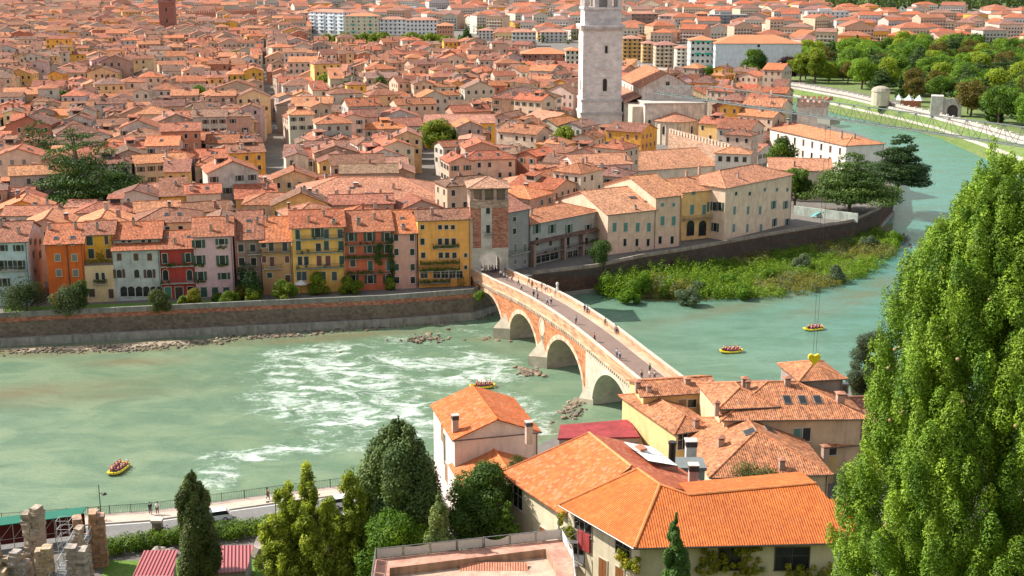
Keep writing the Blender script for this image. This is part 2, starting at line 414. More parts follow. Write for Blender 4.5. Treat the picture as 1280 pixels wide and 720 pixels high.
# window meshes: in the XZ plane, looking towards -Y, origin at the middle of the opening
WC={}
def arc_pts(w,h,n=6):
    p=[(-w/2,-h/2),(w/2,-h/2)]
    for i in range(n+1):
        a=math.pi*i/n; p.append((w/2*math.cos(a),h/2-w/2+w/2*math.sin(a)))
    return p
def win_meshes(w,h,style):
    key=(round(w,2),round(h,2),style)
    if key in WC: return WC[key]
    out={}
    m=MB(); t=0.10; y=-0.07
    if 'arch' in style:
        o=arc_pts(w+2*t,h+2*t); i=arc_pts(w,h); n=len(o)
        for k in range(n):
            a,b=k,(k+1)%n
            m.face([(o[a][0],y,o[a][1]),(o[b][0],y,o[b][1]),(i[b][0],y,i[b][1]),(i[a][0],y,i[a][1])],WHT)
            m.face([(i[a][0],y,i[a][1]),(i[b][0],y,i[b][1]),(i[b][0],0,i[b][1]),(i[a][0],0,i[a][1])],WHT)
            m.face([(o[b][0],y,o[b][1]),(o[a][0],y,o[a][1]),(o[a][0],0,o[a][1]),(o[b][0],0,o[b][1])],WHT)
        p=MB(); p.face([(q[0],-0.02,q[1]) for q in i],WHT)
    else:
        m.box(-w/2-t,w/2+t,y,0,h/2,h/2+t,WHT); m.box(-w/2-t-.06,w/2+t+.06,y-.08,0,-h/2-t,-h/2,WHT)
        m.box(-w/2-t,-w/2,y,0,-h/2,h/2,WHT); m.box(w/2,w/2+t,y,0,-h/2,h/2,WHT)
        if w>1.4 and 'closed' not in style:
            m.box(-0.03,0.03,-.045,-.022,-h/2,h/2,WHT)
            if h>1.3: m.box(-w/2,w/2,-.04,-.022,h*0.12,h*0.12+.05,WHT)
        p=MB(); p.face([(-w/2,-.02,-h/2),(w/2,-.02,-h/2),(w/2,-.02,h/2),(-w/2,-.02,h/2)],WHT)
    out['frame']=m.mesh('window','paint'); out['pane']=p.mesh('pane','glass')
    if 'open' in style:
        for nm,sx in (('l',-1),('r',1)):
            q=MB(); x0=sx*(w/2+t+.03); x1=x0+sx*w/2; a,b=min(x0,x1),max(x0,x1)
            q.box(a,b,-.10,-.05,-h/2,h/2,WHT)
            for k in range(max(3,int(h/0.22))):
                z=-h/2+0.1+k*0.22
                if z+0.1<h/2: q.box(a+.05,b-.05,-.115,-.102,z,z+0.11,WHT)
            out['sh'+nm]=q.mesh('shutter','paint')
    if 'closed' in style:
        for nm,sx in (('l',-1),('r',1)):
            q=MB(); a,b=(-w/2,-.01) if sx<0 else (.01,w/2)
            q.box(a,b,-.065,-.03,-h/2,h/2,WHT)
            for k in range(max(3,int(h/0.22))):
                z=-h/2+0.1+k*0.22
                if z+0.1<h/2: q.box(a+.05,b-.04,-.08,-.067,z,z+0.11,WHT)
            out['sh'+nm]=q.mesh('shutter','paint')
    WC[key]=out; return out
WHT=(1,1,1)
def window(parent,loc,rz,w,h,style='plain',fc=WH,sc=(0.05,0.12,0.09),detail=True,name='window'):
    W=win_meshes(w,h,style)
    f=put(name,W['frame'],parent,loc,rz,None,fc)
    put('pane',W['pane'],f)
    for k in ('shl','shr'):
        if k in W: put('shutter',W[k],f,color=sc)
    return f
# cheap one-mesh window for houses further back
def simple_win_mesh(w,h,sty,sc):
    key=('s',w,h,sty,sc)
    if key in WC: return WC[key]
    m=MB(); t=0.12
    m.box(-w/2-t,w/2+t,-.05,0,-h/2-t,h/2+t,(0.55,0.5,0.44))
    if sty=='closed': m.box(-w/2,w/2,-.09,-.05,-h/2,h/2,sc)
    else:
        m.face([(-w/2,-.056,-h/2),(w/2,-.056,-h/2),(w/2,-.056,h/2),(-w/2,-.056,h/2)],(1,1,1),None,1)
        if sty=='open':
            m.box(-w/2-t-w*.5,-w/2-t,-.10,-.03,-h/2,h/2,sc); m.box(w/2+t,w/2+t+w*.5,-.10,-.03,-h/2,h/2,sc)
    WC[key]=m.mesh('window',['paint','glass']); return WC[key]
CHC={}
def chimney_mesh(w=0.6,h=1.3,c=(0.42,0.30,0.24),kind=0):
    key=(w,h,c,kind)
    if key in CHC: return CHC[key]
    m=MB(); m.box(-w/2,w/2,-w/2,w/2,-0.9,h,c)
    if kind==0:   # little tiled cap on four feet
        for sx in(-1,1):
            for sy in(-1,1): m.box(sx*w*.45-.06,sx*w*.45+.06,sy*w*.45-.06,sy*w*.45+.06,h,h+.25,c)
        o=w*.72; z=h+.25; rc=(0.36,0.16,0.10)
        m.box(-o,o,-o,o,z,z+.06,rc)
        for a,b in (((-o,-o),(o,-o)),((o,-o),(o,o)),((o,o),(-o,o)),((-o,o),(-o,-o))):
            m.face([(a[0],a[1],z+.06),(b[0],b[1],z+.06),(0,0,z+.34)],rc)
    elif kind==1:
        m.box(-w*.6,w*.6,-w*.6,w*.6,h,h+.12,(0.35,0.32,0.3)); m.box(-w*.35,w*.35,-w*.35,w*.35,h+.12,h+.5,(0.12,0.11,0.1))
    else:
        m.box(-w*.55,w*.55,-w*.55,w*.55,h*.75,h,(0.07,0.06,0.06)); m.box(-w*.6,w*.6,-w*.6,w*.6,h,h+.1,(0.5,0.45,0.42))
    CHC[key]=m.mesh('chimney','plaster_worn'); return CHC[key]
def skylight_mesh(w=0.8,h=1.2):
    key=('sky',w,h)
    if key in CHC: return CHC[key]
    m=MB(); m.box(-w/2-.08,w/2+.08,-h/2-.08,h/2+.08,-0.03,.10,(0.16,0.15,0.14),0)
    m.face([(-w/2,-h/2,.106),(w/2,-h/2,.106),(w/2,h/2,.106),(-w/2,h/2,.106)],(0.5,0.6,0.65),None,1)
    CHC[key]=m.mesh('skylight',['paint','glass']); return CHC[key]
def rail_geo(m,a,b,h=1.0,c=(0.06,0.06,0.06),step=0.16,r=0.018):
    a=Vector(a); b=Vector(b); L=(b-a).length; n=max(2,int(L/step)); up=Vector((0,0,h))
    m.cyl(a+up,b+up,r*1.5,r*1.5,c,4); m.cyl(a+up*.1,b+up*.1,r*1.2,r*1.2,c,4)
    for i in range(n+1):
        p=a+(b-a)*(i/n); m.cyl(p,p+up,r,r,c,3,0,False)
# ============================================================= world, sun, camera
w=bpy.data.worlds.new('World'); SC.world=w; w.use_nodes=True; nt=w.node_tree; nt.nodes.clear()
sky=nt.nodes.new('ShaderNodeTexSky'); sky.sky_type='NISHITA'; sky.sun_disc=False
SUN=Vector((-0.90,0.30,0.0)).normalized()*math.cos(math.radians(43)); SUN.z=math.sin(math.radians(43))
sky.sun_elevation=math.radians(43); sky.sun_rotation=math.atan2(SUN.x,SUN.y); sky.air_density=1.0; sky.dust_density=1.2; sky.ozone_density=1.5
bg=nt.nodes.new('ShaderNodeBackground'); bg.inputs[1].default_value=0.13; hs=nt.nodes.new('ShaderNodeHueSaturation'); hs.inputs['Saturation'].default_value=0.25; nt.links.new(sky.outputs[0],hs.inputs['Color']); wo=nt.nodes.new('ShaderNodeOutputWorld')
nt.links.new(hs.outputs[0],bg.inputs[0]); nt.links.new(bg.outputs[0],wo.inputs[0])
sl=bpy.data.lights.new('sun','SUN'); sl.energy=4.6; sl.angle=math.radians(0.5); sl.color=(1.0,0.93,0.82)
so=bpy.data.objects.new('sun',sl); COL.objects.link(so); so.rotation_euler=(-SUN).to_track_quat('-Z','Y').to_euler(); so.location=(-200,100,300)
cd=bpy.data.cameras.new('camera'); cam=bpy.data.objects.new('camera',cd); COL.objects.link(cam); SC.camera=cam
cam.location=CAM; cam.rotation_euler=(math.pi/2-TH,0,0); cd.sensor_width=36; cd.lens=F/1280*36; cd.clip_start=0.5; cd.clip_end=12000
SC.view_settings.view_transform='Standard'; SC.view_settings.look='None'; SC.view_settings.exposure=0.80; SC.view_settings.gamma=1
SC.cycles.max_bounces=6; SC.cycles.diffuse_bounces=3; SC.cycles.glossy_bounces=2; SC.cycles.transmission_bounces=2; SC.cycles.volume_bounces=0
SC.cycles.use_denoising=True; SC.cycles.caustics_reflective=False; SC.cycles.caustics_refractive=False
from mathutils.geometry import tessellate_polygon
def xy(px,py,z=0): p=at(px,py,z); return (p.x,p.y)
def sheet(name,poly,z,c,mat,side=None,kind='structure',zs=None):
    m=MB(); T=tessellate_polygon([[Vector((p[0],p[1],0)) for p in poly]])
    for t in T:
        q=[poly[i] for i in t]
        if (q[1][0]-q[0][0])*(q[2][1]-q[0][1])-(q[2][0]-q[0][0])*(q[1][1]-q[0][1])<0: q.reverse()
        m.face([(p[0],p[1],z) for p in q],c)
    if side is not None:
        n=len(poly); ar=sum(poly[i][0]*poly[(i+1)%n][1]-poly[(i+1)%n][0]*poly[i][1] for i in range(n))
        P=poly if ar>0 else list(reversed(poly))
        for i in range(n):
            a=P[i]; b=P[(i+1)%n]; m.face([(a[0],a[1],side),(b[0],b[1],side),(b[0],b[1],z),(a[0],a[1],z)],c)
    o=m.ob(name,mat); tag(o,kind=kind); return o
def m_ground(name,c1,c2,c3,sc=0.2,rough=0.95):
    m,nt,b=newmat(name); g=NT(nt); P=wpos(g); n=g.noise(P,sc,5,0.65); n2=g.noise(P,sc*7,3)
    c=g.mix(g.ramp(n,0.35,0.65),c1+(1,),c2+(1,)); c=g.mix(g.ramp(n2,0.5,0.7),c,c3+(1,))
    g.l(c,b.inputs['Base Color']); b.inputs['Roughness'].default_value=rough; g.bump(n2,0.4,0.1,b)
m_ground('riverbed',(0.12,0.1,0.07),(0.08,0.09,0.06),(0.15,0.13,0.1))
m_ground('pavement',(0.16,0.145,0.13),(0.12,0.11,0.10),(0.19,0.17,0.15),0.1)
m_ground('asphalt',(0.17,0.165,0.16),(0.14,0.137,0.135),(0.19,0.185,0.18),0.3)
m_ground('grass',(0.09,0.19,0.018),(0.13,0.22,0.03),(0.05,0.09,0.015),0.5)
m_ground('grassrough',(0.10,0.16,0.03),(0.14,0.17,0.05),(0.06,0.10,0.02),0.15)
m_ground('islandsoil',(0.09,0.13,0.03),(0.15,0.15,0.05),(0.24,0.20,0.13),0.25)
m_ground('hill',(0.06,0.09,0.02),(0.10,0.11,0.035),(0.13,0.11,0.06),0.15)
m_ground('gravel',(0.34,0.27,0.19),(0.24,0.19,0.13),(0.42,0.36,0.28),0.6)
m_ground('lawnfar',(0.11,0.18,0.04),(0.16,0.20,0.06),(0.07,0.11,0.03),0.06)
sheet('ground',[(-9000,-300),(9000,-300),(9000,9500),(-9000,9500)],-3,(1,1,1),'riverbed')
CITYZ=6.0
WALLW=[( -330,215),(-122.3,254.9),(-107.5,259.3),(-55.7,269.2),(-28.3,274.0),(-9.0,279.8),(-1.5,291.5)]
WALLE=[(5,297.0),(20.5,304.4),(32.3,315.0),(45.5,323.5),(69.8,341.8),(97.6,361.0),(111.2,381.0),(122.8,406.2)]
INNER=[xy(1112,204),xy(1072,184),xy(1036,173),xy(1008,161),xy(980,147),xy(940,133),xy(880,120),xy(700,103)]
OUTER=[xy(800,104),xy(880,111),xy(940,117),xy(1000,129),xy(1060,145),xy(1120,157),xy(1170,171),xy(1225,196),(194,474)]
city=WALLW+WALLE+INNER+[xy(400,30),(-9000,9000),(-9000,215)]
sheet('city_ground',city,CITYZ,(1,1,1),'pavement',-2.9)
NEAR=[(-600,90),(-140,141),(-66,153.3),(-47.5,156.6),(-30.5,162.8),(-17,167),(-12,173),xy(560,575,7.9),xy(668,560,7.9),xy(690,548,7.9),xy(770,528,7.9),xy(798,512,7.9),xy(815,486,7.9),xy(865,478,7.9),xy(960,474,7.9),xy(1060,486,7.9),xy(1110,506,7.9),(100,205),(150,215),(215,275),(240,370),(220,440),(194,474)]
TOPL=[(800,84),(880,93),(940,99),(1000,108),(1060,119),(1120,133),(1170,144),(1230,160),(1290,178)]
OUTER2=[xy(a,b+2,7.9) for a,b in TOPL]
east=NEAR[:-1]+[(208,440)]+list(reversed(OUTER2))+[xy(700,100),xy(400,27),(-9000,9200),(9000,9200),(9000,-250),(-600,-250)]
sheet('east_bank_ground',east,7.9,(1,1,1),'pavement',-2.9)
# castle hill dropping from the viewpoint to the riverside
def hillz(x,y):
    if y<0: b=76
    else:
        t=[(0,76.0),(30,55),(60,41),(90,25),(112,11),(122,8.3),(128,7.0)]
        b=t[-1][1]
        for (a,za),(c,zc) in zip(t,t[1:]):
            if a<=y<=c: b=za+(zc-za)*(y-a)/(c-a); break
    return b+ (0.8*math.sin(x*.11)*math.cos(y*.09) if y<110 else 0)
m=MB(); xs=[-400+20*i for i in range(41)]; ys=[-240,-100,-20,0,10,20,30,40,50,60,70,80,90,100,106,112,117,122,128]
for j in range(len(ys)-1):
    for i in range(40):
        q=[(xs[i],ys[j]),(xs[i+1],ys[j]),(xs[i+1],ys[j+1]),(xs[i],ys[j+1])]
        def hz2(x,y):
            z=hillz(x,y)
            if abs(x)<9 and abs(y)<9: z=min(z,75)
            return z
        m.face([(a,b,hz2(a,b)) for a,b in q],(1,1,1))
o=m.ob('hillside','hill',smooth=True); tag(o,kind='structure')
# far hills
m=MB()
def farh(x,y):
    r=max(0,(y-2300))/2200
    k=0.55+0.45*math.sin(x*0.0013+1.2)
    s=max(0.0,min(1.0,(x-100)/1300))
    return 5+ (min(1,r)**1.2)*(260*k*0.5+ 240*s) 
for j in range(22):
    for i in range(44):
        f=lambda i,j:( -5500+250*i, 2300+300*j*1.0)
        q=[f(i,j),f(i+1,j),f(i+1,j+1),f(i,j+1)]
        m.face([(a,b,farh(a,b)) for a,b in q],(1,1,1))
o=m.ob('far_hills','lawnfar',smooth=True); tag(o,kind='structure')
# ============================================================= water
def gauss(X,Y,cx,cy,sx,sy,ang):
    c,s=math.cos(ang),math.sin(ang); u=(X-cx)*c+(Y-cy)*s; v=-(X-cx)*s+(Y-cy)*c
    return np.exp(-(u/sx)**2-(v/sy)**2)
xa=np.concatenate([np.arange(-330,-110,5),np.arange(-110,70,0.75),np.arange(70,261,5)]); ya=np.concatenate([np.arange(90,150,6),np.arange(150,292,0.75),np.arange(292,600,8)])
X,Y=np.meshgrid(xa,ya)
foam=np.zeros_like(X)
# rapids given by where they lie in the river: (px,py,len,wid,angle,strength)
RAP=[(148,596,2.2,.9,1.2,.5),(900,443,2.4,.7,.1,.45),(1003,416,2.2,.7,.1,.45),(570,408,10,2.4,-.2,.6),(600,418,8,2,-.4,.5),(420,440,12,3,.1,.6),(360,470,13,3.5,.1,.5),(400,515,12,3.6,.1,.5),(560,430,10,3,-.1,.5),(590,475,8,3,.1,.6),(450,505,10,3.5,.2,.5),(510,545,8,3,.2,.5),(560,400,9,2.2,-.2,.6),(520,415,8,2.2,-.3,.55),(395,432,7,1.6,-.15,.55),(470,428,9,2.0,-.2,.5),(500,425,7,1.6,-.25,.6),(560,455,13,3.2,.25,1.0),(520,460,11,2.8,.2,.8),(600,462,9,2.6,-.3,.95),
 (610,445,7,2,-.6,.6),(400,458,11,3.6,.05,.9),(440,460,9,2.2,.1,.95),(380,448,10,3.0,.0,.45),(460,480,9,3,.1,.5),(480,500,9,3,.1,.55),(420,500,13,3.8,.2,.75),(370,490,11,4,.3,.5),
 (500,520,9,3.2,.0,.7),(540,500,7,3,.0,.4),(480,540,10,3.2,.1,.7),(430,530,9,4,.1,.5),(530,475,10,2.5,.2,.5),(660,540,4,3,.5,.9),(672,512,6,2,-.6,.75),(680,530,7,3,-.5,.8),(690,545,6,2,-.5,.8),
 (300,572,8,1.5,.25,1.15),(330,565,7,1.3,.2,1.0),(278,590,3,4,.2,.9),(258,600,3,4.2,.9,.7),(345,480,16,8,.2,.22),(300,530,20,9,.3,.13),(430,560,12,5,.1,.4),(640,470,7,2.5,-.4,.45),(610,500,6,3,.1,.3),
 (440,445,14,3,.1,.3),(470,400,8,1.4,-.1,.35),(340,440,7,1.8,0,.35),(640,495,6,2,-.4,.6)]
for px,py,a,b,an,s in RAP:
    p=at(px,py,0); foam=np.maximum(foam,0)+s*gauss(X,Y,p.x,p.y,a*1.1,b*1.7,an)*0.8
foam=np.clip(foam,0,0.85)
shal=np.zeros_like(X)
for px,py,a,b,an,s in [(0,440,60,3.2,.19,1.0),(150,437,30,3,.19,.8),(170,452,10,3,.1,.8),(30,490,22,5,.25,.75),(90,498,22,4,.25,.45),(520,405,9,2.5,0,.7),(450,418,16,2.5,.15,.75),(380,425,14,2.5,.19,.7),(610,424,4,2,0,.8),(655,405+30,9,7,0,.25),(660,540,10,5,.3,.5),(940,380,40,4,.62,.5),(1060,375,20,5,.8,.65),(1105,350,14,4,1.0,.5)]:
    p=at(px,py,0); shal=np.maximum(shal,s*gauss(X,Y,p.x,p.y,a,b,an))
rg=np.random.default_rng(3)
wave=np.zeros_like(X)
for k in range(26):
    th=rg.uniform(0,6.28); L=rg.uniform(2.2,9); ph=rg.uniform(0,6.28)
    wave+=np.sin((X*np.cos(th)+Y*np.sin(th))*6.283/L+ph+1.5*np.sin(X*.11+k))*0.02*L**0.6/2
Z=wave*(0.10+1.5*np.clip(foam,0,1))+0.0
ny,nx=X.shape; me=bpy.data.meshes.new('river_water'); P=np.stack([X,Y,Z],-1).reshape(-1,3)
me.vertices.add(len(P)); me.vertices.foreach_set('co',P.reshape(-1).astype(np.float32))
I=np.arange(nx*ny).reshape(ny,nx); Q=np.stack([I[:-1,:-1],I[:-1,1:],I[1:,1:],I[1:,:-1]],-1).reshape(-1,4)
me.loops.add(Q.size); me.loops.foreach_set('vertex_index',Q.reshape(-1).astype(np.int32)); me.polygons.add(len(Q)); me.polygons.foreach_set('loop_start',np.arange(0,Q.size,4,dtype=np.int32))
me.polygons.foreach_set('use_smooth',np.ones(len(Q),dtype=bool))
a=me.attributes.new('foam','FLOAT','POINT'); a.data.foreach_set('value',foam.reshape(-1).astype(np.float32))
a=me.attributes.new('shallow','FLOAT','POINT'); a.data.foreach_set('value',shal.reshape(-1).astype(np.float32))
me.update(calc_edges=True)
m,nt,b=newmat('water'); g=NT(nt); Pn=wpos(g)
fo=g.attr('foam').outputs['Fac']; sh=g.attr('shallow').outputs['Fac']
st=g.n('Mapping'); g.l(Pn,st.inputs[0]); st.inputs['Rotation'].default_value=(0,0,0.35); st.inputs['Scale'].default_value=(0.6,1.15,1)
n1=g.noise(st.outputs[0],0.8,6,0.75,1.0); n2=g.noise(st.outputs[0],2.2,5,0.75,0.8); n3=g.noise(Pn,0.035,3); n4=g.noise(st.outputs[0],0.12,4,0.6,0.5)
deep=g.mix(g.ramp(n3,0.3,0.7),(0.175,0.25,0.15,1),(0.215,0.285,0.18,1))
sx=g.n('SeparateXYZ'); g.l(Pn,sx.inputs[0])
blue=g.ramp(g.math('ADD',sx.outputs[0],g.math('MULTIPLY',sx.outputs[1],0.5)),110,260)
deep=g.mix(blue,deep,(0.075,0.235,0.21,1))
deep=g.mix(g.math('MULTIPLY',g.ramp(g.math('ADD',n4,g.math('MULTIPLY',fo,.25)),0.42,0.62),0.6),deep,(0.08,0.165,0.105,1))
sm=g.math('MULTIPLY',sh,g.ramp(n4,0.3,0.6,0.40,0.95))
c=g.mix(sm,deep,(0.20,0.15,0.08,1))
fm=g.math('ADD',g.math('MULTIPLY',n1,0.55),g.math('MULTIPLY',n2,0.45))
nl=g.noise(st.outputs[0],0.16,4,0.65,1.4)
pa=g.math('ADD',g.math('MULTIPLY',g.ramp(nl,.35,.65),.9),.25)
fx=g.math('MULTIPLY',fo,pa)
thr=g.math('SUBTRACT',0.675,g.math('MULTIPLY',fx,0.42))
f=g.ramp(g.math('SUBTRACT',fm,thr),0.0,0.26)
f=g.math('MULTIPLY',f,g.ramp(fo,0.02,0.14))
f2=g.math('MULTIPLY',g.ramp(g.noise(st.outputs[0],1.4,5,0.8,0.6),0.70,0.78),0.35)
f=g.math('MAXIMUM',f,f2)
c=g.mix(f,c,(0.62,0.69,0.65,1))
g.l(c,b.inputs['Base Color']); g.l(g.ramp(f,0,1,0.14,0.7),b.inputs['Roughness']); b.inputs['IOR'].default_value=1.33
bh=g.math('ADD',g.math('MULTIPLY',n2,0.5),g.math('MULTIPLY',n1,0.8)); g.bump(bh,0.5,0.6,b)
me.materials.append(m); o=put('river_water',me); tag(o,kind='structure')
# the same river further upstream and off frame
m=MB(); m.face([(-2000,-90,-.35),(1500,-90,-.35),(1500,2200,-.35),(-2000,2200,-.35)],(1,1,1)); o=m.ob('river_water','water'); tag(o,kind='structure')
# ============================================================= embankments
def offs(line,d):
    out=[]
    for i,p in enumerate(line):
        a=Vector(line[max(0,i-1)]); b=Vector(line[min(len(line)-1,i+1)]); t=(b-a).normalized(); n=Vector((t.y,-t.x)); out.append((p[0]+n.x*d,p[1]+n.y*d))
    return out
def wallstrip(m,line,d0,d1,z0,z1,c,mi=0):
    A=offs(line,d0); B=offs(line,d1)   # d1 outward (towards river)
    for i in range(len(line)-1):
        a0,a1,b0,b1=A[i],A[i+1],B[i],B[i+1]
        m.face([(b0[0],b0[1],z0),(b1[0],b1[1],z0),(b1[0],b1[1],z1),(b0[0],b0[1],z1)],c,None,mi)
        m.face([(b0[0],b0[1],z1),(b1[0],b1[1],z1),(a1[0],a1[1],z1),(a0[0],a0[1],z1)],c,None,mi)
        m.face([(a1[0],a1[1],z0),(a0[0],a0[1],z0),(a0[0],a0[1],z1),(a1[0],a1[1],z1)],c,None,mi)
    for (a,b) in ((A[0],B[0]),(B[-1],A[-1])):
        m.face([(a[0],a[1],z0),(b[0],b[1],z0),(b[0],b[1],z1),(a[0],a[1],z1)],c,None,mi)
t=thing('embankment_wall','long weathered embankment wall under the colourful riverside houses, stone below a red brick band','wall',(-55.7,269.2,0))
tl=Vector((55.7,-269.2,0))
W_=WALLW
for nm,args,mat in (('parapet',(-0.35,0.12,5.9,7.0,(0.24,0.235,0.215)),'stained'),('brick_band',(-0.2,0.05,4.9,5.9,(0.34,0.13,0.085)),'brick'),('wall_face',(-0.2,0.15,1.6,4.9,(0.16,0.125,0.10)),'rubble'),('footing',(-0.2,1.3,-2.0,1.6,(0.30,0.29,0.26)),'stained')):
    m=MB(); wallstrip(m,W_,*args); m.ob(nm,mat,t,tl)
t=thing('embankment_wall','dark red brick embankment wall curving round the green gravel island','wall',(45.5,323.5,0)); tl=Vector((-45.5,-323.5,0))
for nm,args,mat in (('parapet',(-0.3,0.12,6.2,7.0,(0.32,0.26,0.22)),'stained'),('wall_face',(-0.2,0.0,-2.0,6.2,(0.26,0.115,0.075)),'rubble'),('footing',(-0.2,0.6,-2.0,0.9,(0.3,0.27,0.23)),'stone')):
    m=MB(); wallstrip(m,WALLE,*args); m.ob(nm,mat,t,tl)
t=thing('embankment_wall','riverside retaining wall carrying the road railing','wall',(-47.5,156.6,0)); tl=Vector((47.5,-156.6,0))
m=MB(); wallstrip(m,list(reversed(NEAR[:6])),-0.3,0.2,-2.5,8.05,(0.3,0.27,0.24)); m.ob('wall_face','stone',t,tl)
# gravel shore under the wall
def blob(name,poly,z,c,mat,zc=0.5,n=3,kind='structure'):
    cx=sum(p[0] for p in poly)/len(poly); cy=sum(p[1] for p in poly)/len(poly); m=MB(); prev=[(p[0],p[1],z) for p in poly]; rr=random.Random(5)
    for k in range(1,n+1):
        f=1-k/(n+0.5); cur=[(cx+(p[0]-cx)*f,cy+(p[1]-cy)*f,z+(zc-z)*(1-f*f)+rr.uniform(-.08,.08)) for p in poly]
        for i in range(len(poly)):
            j=(i+1)%len(poly); m.face([prev[i],prev[j],cur[j],cur[i]],c)
        prev=cur
    m.face(prev,c); o=m.ob(name,mat,smooth=True); return tag(o,kind=kind)
blob('gravel_shore',[xy(-80,446),xy(0,442),xy(70,438),xy(110,440),xy(200,434),xy(310,424),xy(322,418),xy(300,417),xy(150,430),xy(40,434),xy(-80,438)],-.15,(1,1,1),'gravel',0.12)
ISL=[xy(700,372),xy(752,379),xy(790,384),xy(850,384),xy(900,380),xy(960,377),xy(1010,371),xy(1055,361),xy(1092,347),xy(1116,330),xy(1124,312),xy(1128,296),xy(1146,290),xy(1140,282),(128,403),(112.5,382),(98.6,362),(70.5,342.6),(46,324.5),(32,316),(20,305.5),(10,301)]
blob('gravel_island',ISL,-.2,(1,1,1),'islandsoil',0.5)
# ============================================================= bridge
BO=Vector((-9.3,287.7,0)); BD=Vector((.339,-.941,0)).normalized(); BN=Vector((.941,.339,0)).normalized()
BW=7.6; BL=97.0
import bisect
def interp(tab,s):
    if s<=tab[0][0]: return tab[0][1]
    for (a,x),(b,y) in zip(tab,tab[1:]):
        if a<=s<=b: return x+(y-x)*(s-a)/(b-a)
    return tab[-1][1]
DK=[(-2,8.6),(4,9.0),(16,9.7),(30,10.9),(42,11.5),(55,11.6),(66,11.3),(80,10.4),(97,9.5)]
def deck(s): return sum(interp(DK,s+k*2.0) for k in (-2,-1,0,1,2))/5
def bp(s,t,z): p=BO+BD*s+BN*t; return (p.x,p.y,z)
ARCH=[(2.5,21.5,6.7,0.2),(25.8,42.6,7.5,0.8),(47.6,66.3,8.2,0.5),(70.6,87.5,7.9,0.3)]
def intr(s):
    for a,b,top,sp in ARCH:
        if a<s<b:
            u=(s-(a+b)/2)/((b-a)/2); return sp+(top-sp)*math.sqrt(max(0,1-u*u))
    return -2.5
BR=(0.44,0.15,0.055); ST_=(0.52,0.46,0.36)
t=thing('stone_bridge','old arched stone and brick footbridge crossing the green river','bridge',BO); tl=-BO
def put_b(mb,name,mat): return mb.ob(name,mat,t,tl)
ss=[-2.0]
while ss[-1]<BL: ss.append(ss[-1]+0.35)
OC=(45.1,8.0,1.25)
def face_side(tt,sgn,smin,smax,mb,c,zlo=None,zhi=None):
    for a,b in zip(ss,ss[1:]):
        if a<smin-1e-6 or b>smax+1e-6: continue
        lo=[intr(a),intr(b)]; hi=[deck(a)-0.9,deck(b)-0.9]
        if zlo is not None: lo=[max(x,zlo) for x in lo]
        if zhi is not None: hi=[min(x,zhi) for x in hi]
        if hi[0]<=lo[0]+1e-3 and hi[1]<=lo[1]+1e-3: continue
        segs=[(lo,hi)]
        mid=(a+b)/2
        if abs(mid-OC[0])<OC[2] and (zlo is None or zlo<6):
            q=math.sqrt(OC[2]**2-(mid-OC[0])**2)*1.2; segs=[(lo,[OC[1]-q]*2),([OC[1]+q]*2,hi)]
            mb.face([bp(a,0,OC[1]-q),bp(b,0,OC[1]-q),bp(b,BW,OC[1]-q),bp(a,BW,OC[1]-q)],c)
            mb.face([bp(b,0,OC[1]+q),bp(a,0,OC[1]+q),bp(a,BW,OC[1]+q),bp(b,BW,OC[1]+q)],c)
        for l,h in segs:
            P=[bp(a,tt,l[0]),bp(b,tt,l[1]),bp(b,tt,h[1]),bp(a,tt,h[0])]
            if sgn>0: P.reverse()
            mb.face(P,c)
zsp=2.3
mb=MB()
for tt,sg in ((0,-1),(BW,1)): face_side(tt,sg,-2,67.3,mb,BR,zlo=zsp)
put_b(mb,'brick_spandrel','brick')
mb=MB()
for tt,sg in ((0,-1),(BW,1)):
    mb=MB(); face_side(tt,sg,67.3,BL,mb,ST_); put_b(mb,'stone_spandrel','stone')
for a,b in ((-2,3.2),(20.8,26.6),(41.8,48.3),(65.4,67.3)):
    for tt,sg in ((0,-1),(BW,1)):
        mb=MB(); face_side(tt,sg,a,b,mb,ST_,zhi=zsp); put_b(mb,'pier','stone')
for k,(a,b,top,sp) in enumerate(ARCH):
    mb=MB(); cc=(0.42,0.33,0.26) if k<3 else (0.52,0.47,0.38)
    n=22; pts=[]
    for i in range(n+1):
        th=math.pi*(1-i/n); s=(a+b)/2+(b-a)/2*math.cos(th); pts.append((s,sp+(top-sp)*math.sin(th)))
    pts=[(a,-2.5)]+pts+[(b,-2.5)]
    for (s0,z0),(s1,z1) in zip(pts,pts[1:]):
        mb.face([bp(s0,0.02,z0),bp(s0,BW-.02,z0),bp(s1,BW-.02,z1),bp(s1,0.02,z1)],cc)
    put_b(mb,'arch_vault','stone')
    wd=0.95; c0=(0.58,0.33,0.20) if k<3 else (0.55,0.49,0.39)
    m_=26; rr=random.Random(k)
    for tt,sg in ((-0.06,-1),(BW+0.06,1)):
        mb=MB()
        for i in range(m_+1):
            if i==m_: put_b(mb,'arch_ring','stone'); break
            A=[]
            for th in (math.pi*(1-i/m_),math.pi*(1-(i+1)/m_)):
                cs,sn=math.cos(th),math.sin(th); A.append((((a+b)/2+(b-a)/2*cs, sp+(top-sp)*sn),((a+b)/2+((b-a)/2+wd)*cs, sp+(top-sp+wd)*sn)))
            c=jit(c0 if (k==3 or i%2) else (0.60,0.45,0.33),.12,rr)
            P=[bp(A[0][0][0],tt,A[0][0][1]),bp(A[1][0][0],tt,A[1][0][1]),bp(A[1][1][0],tt,A[1][1][1]),bp(A[0][1][0],tt,A[0][1][1])]
            if sg>0: P.reverse()
            mb.face(P,c)
            mb.face([bp(A[0][0][0],tt,A[0][0][1]),bp(A[0][0][0],tt-sg*.2,A[0][0][1]),bp(A[1][0][0],tt-sg*.2,A[1][0][1]),bp(A[1][0][0],tt,A[1][0][1])],c)
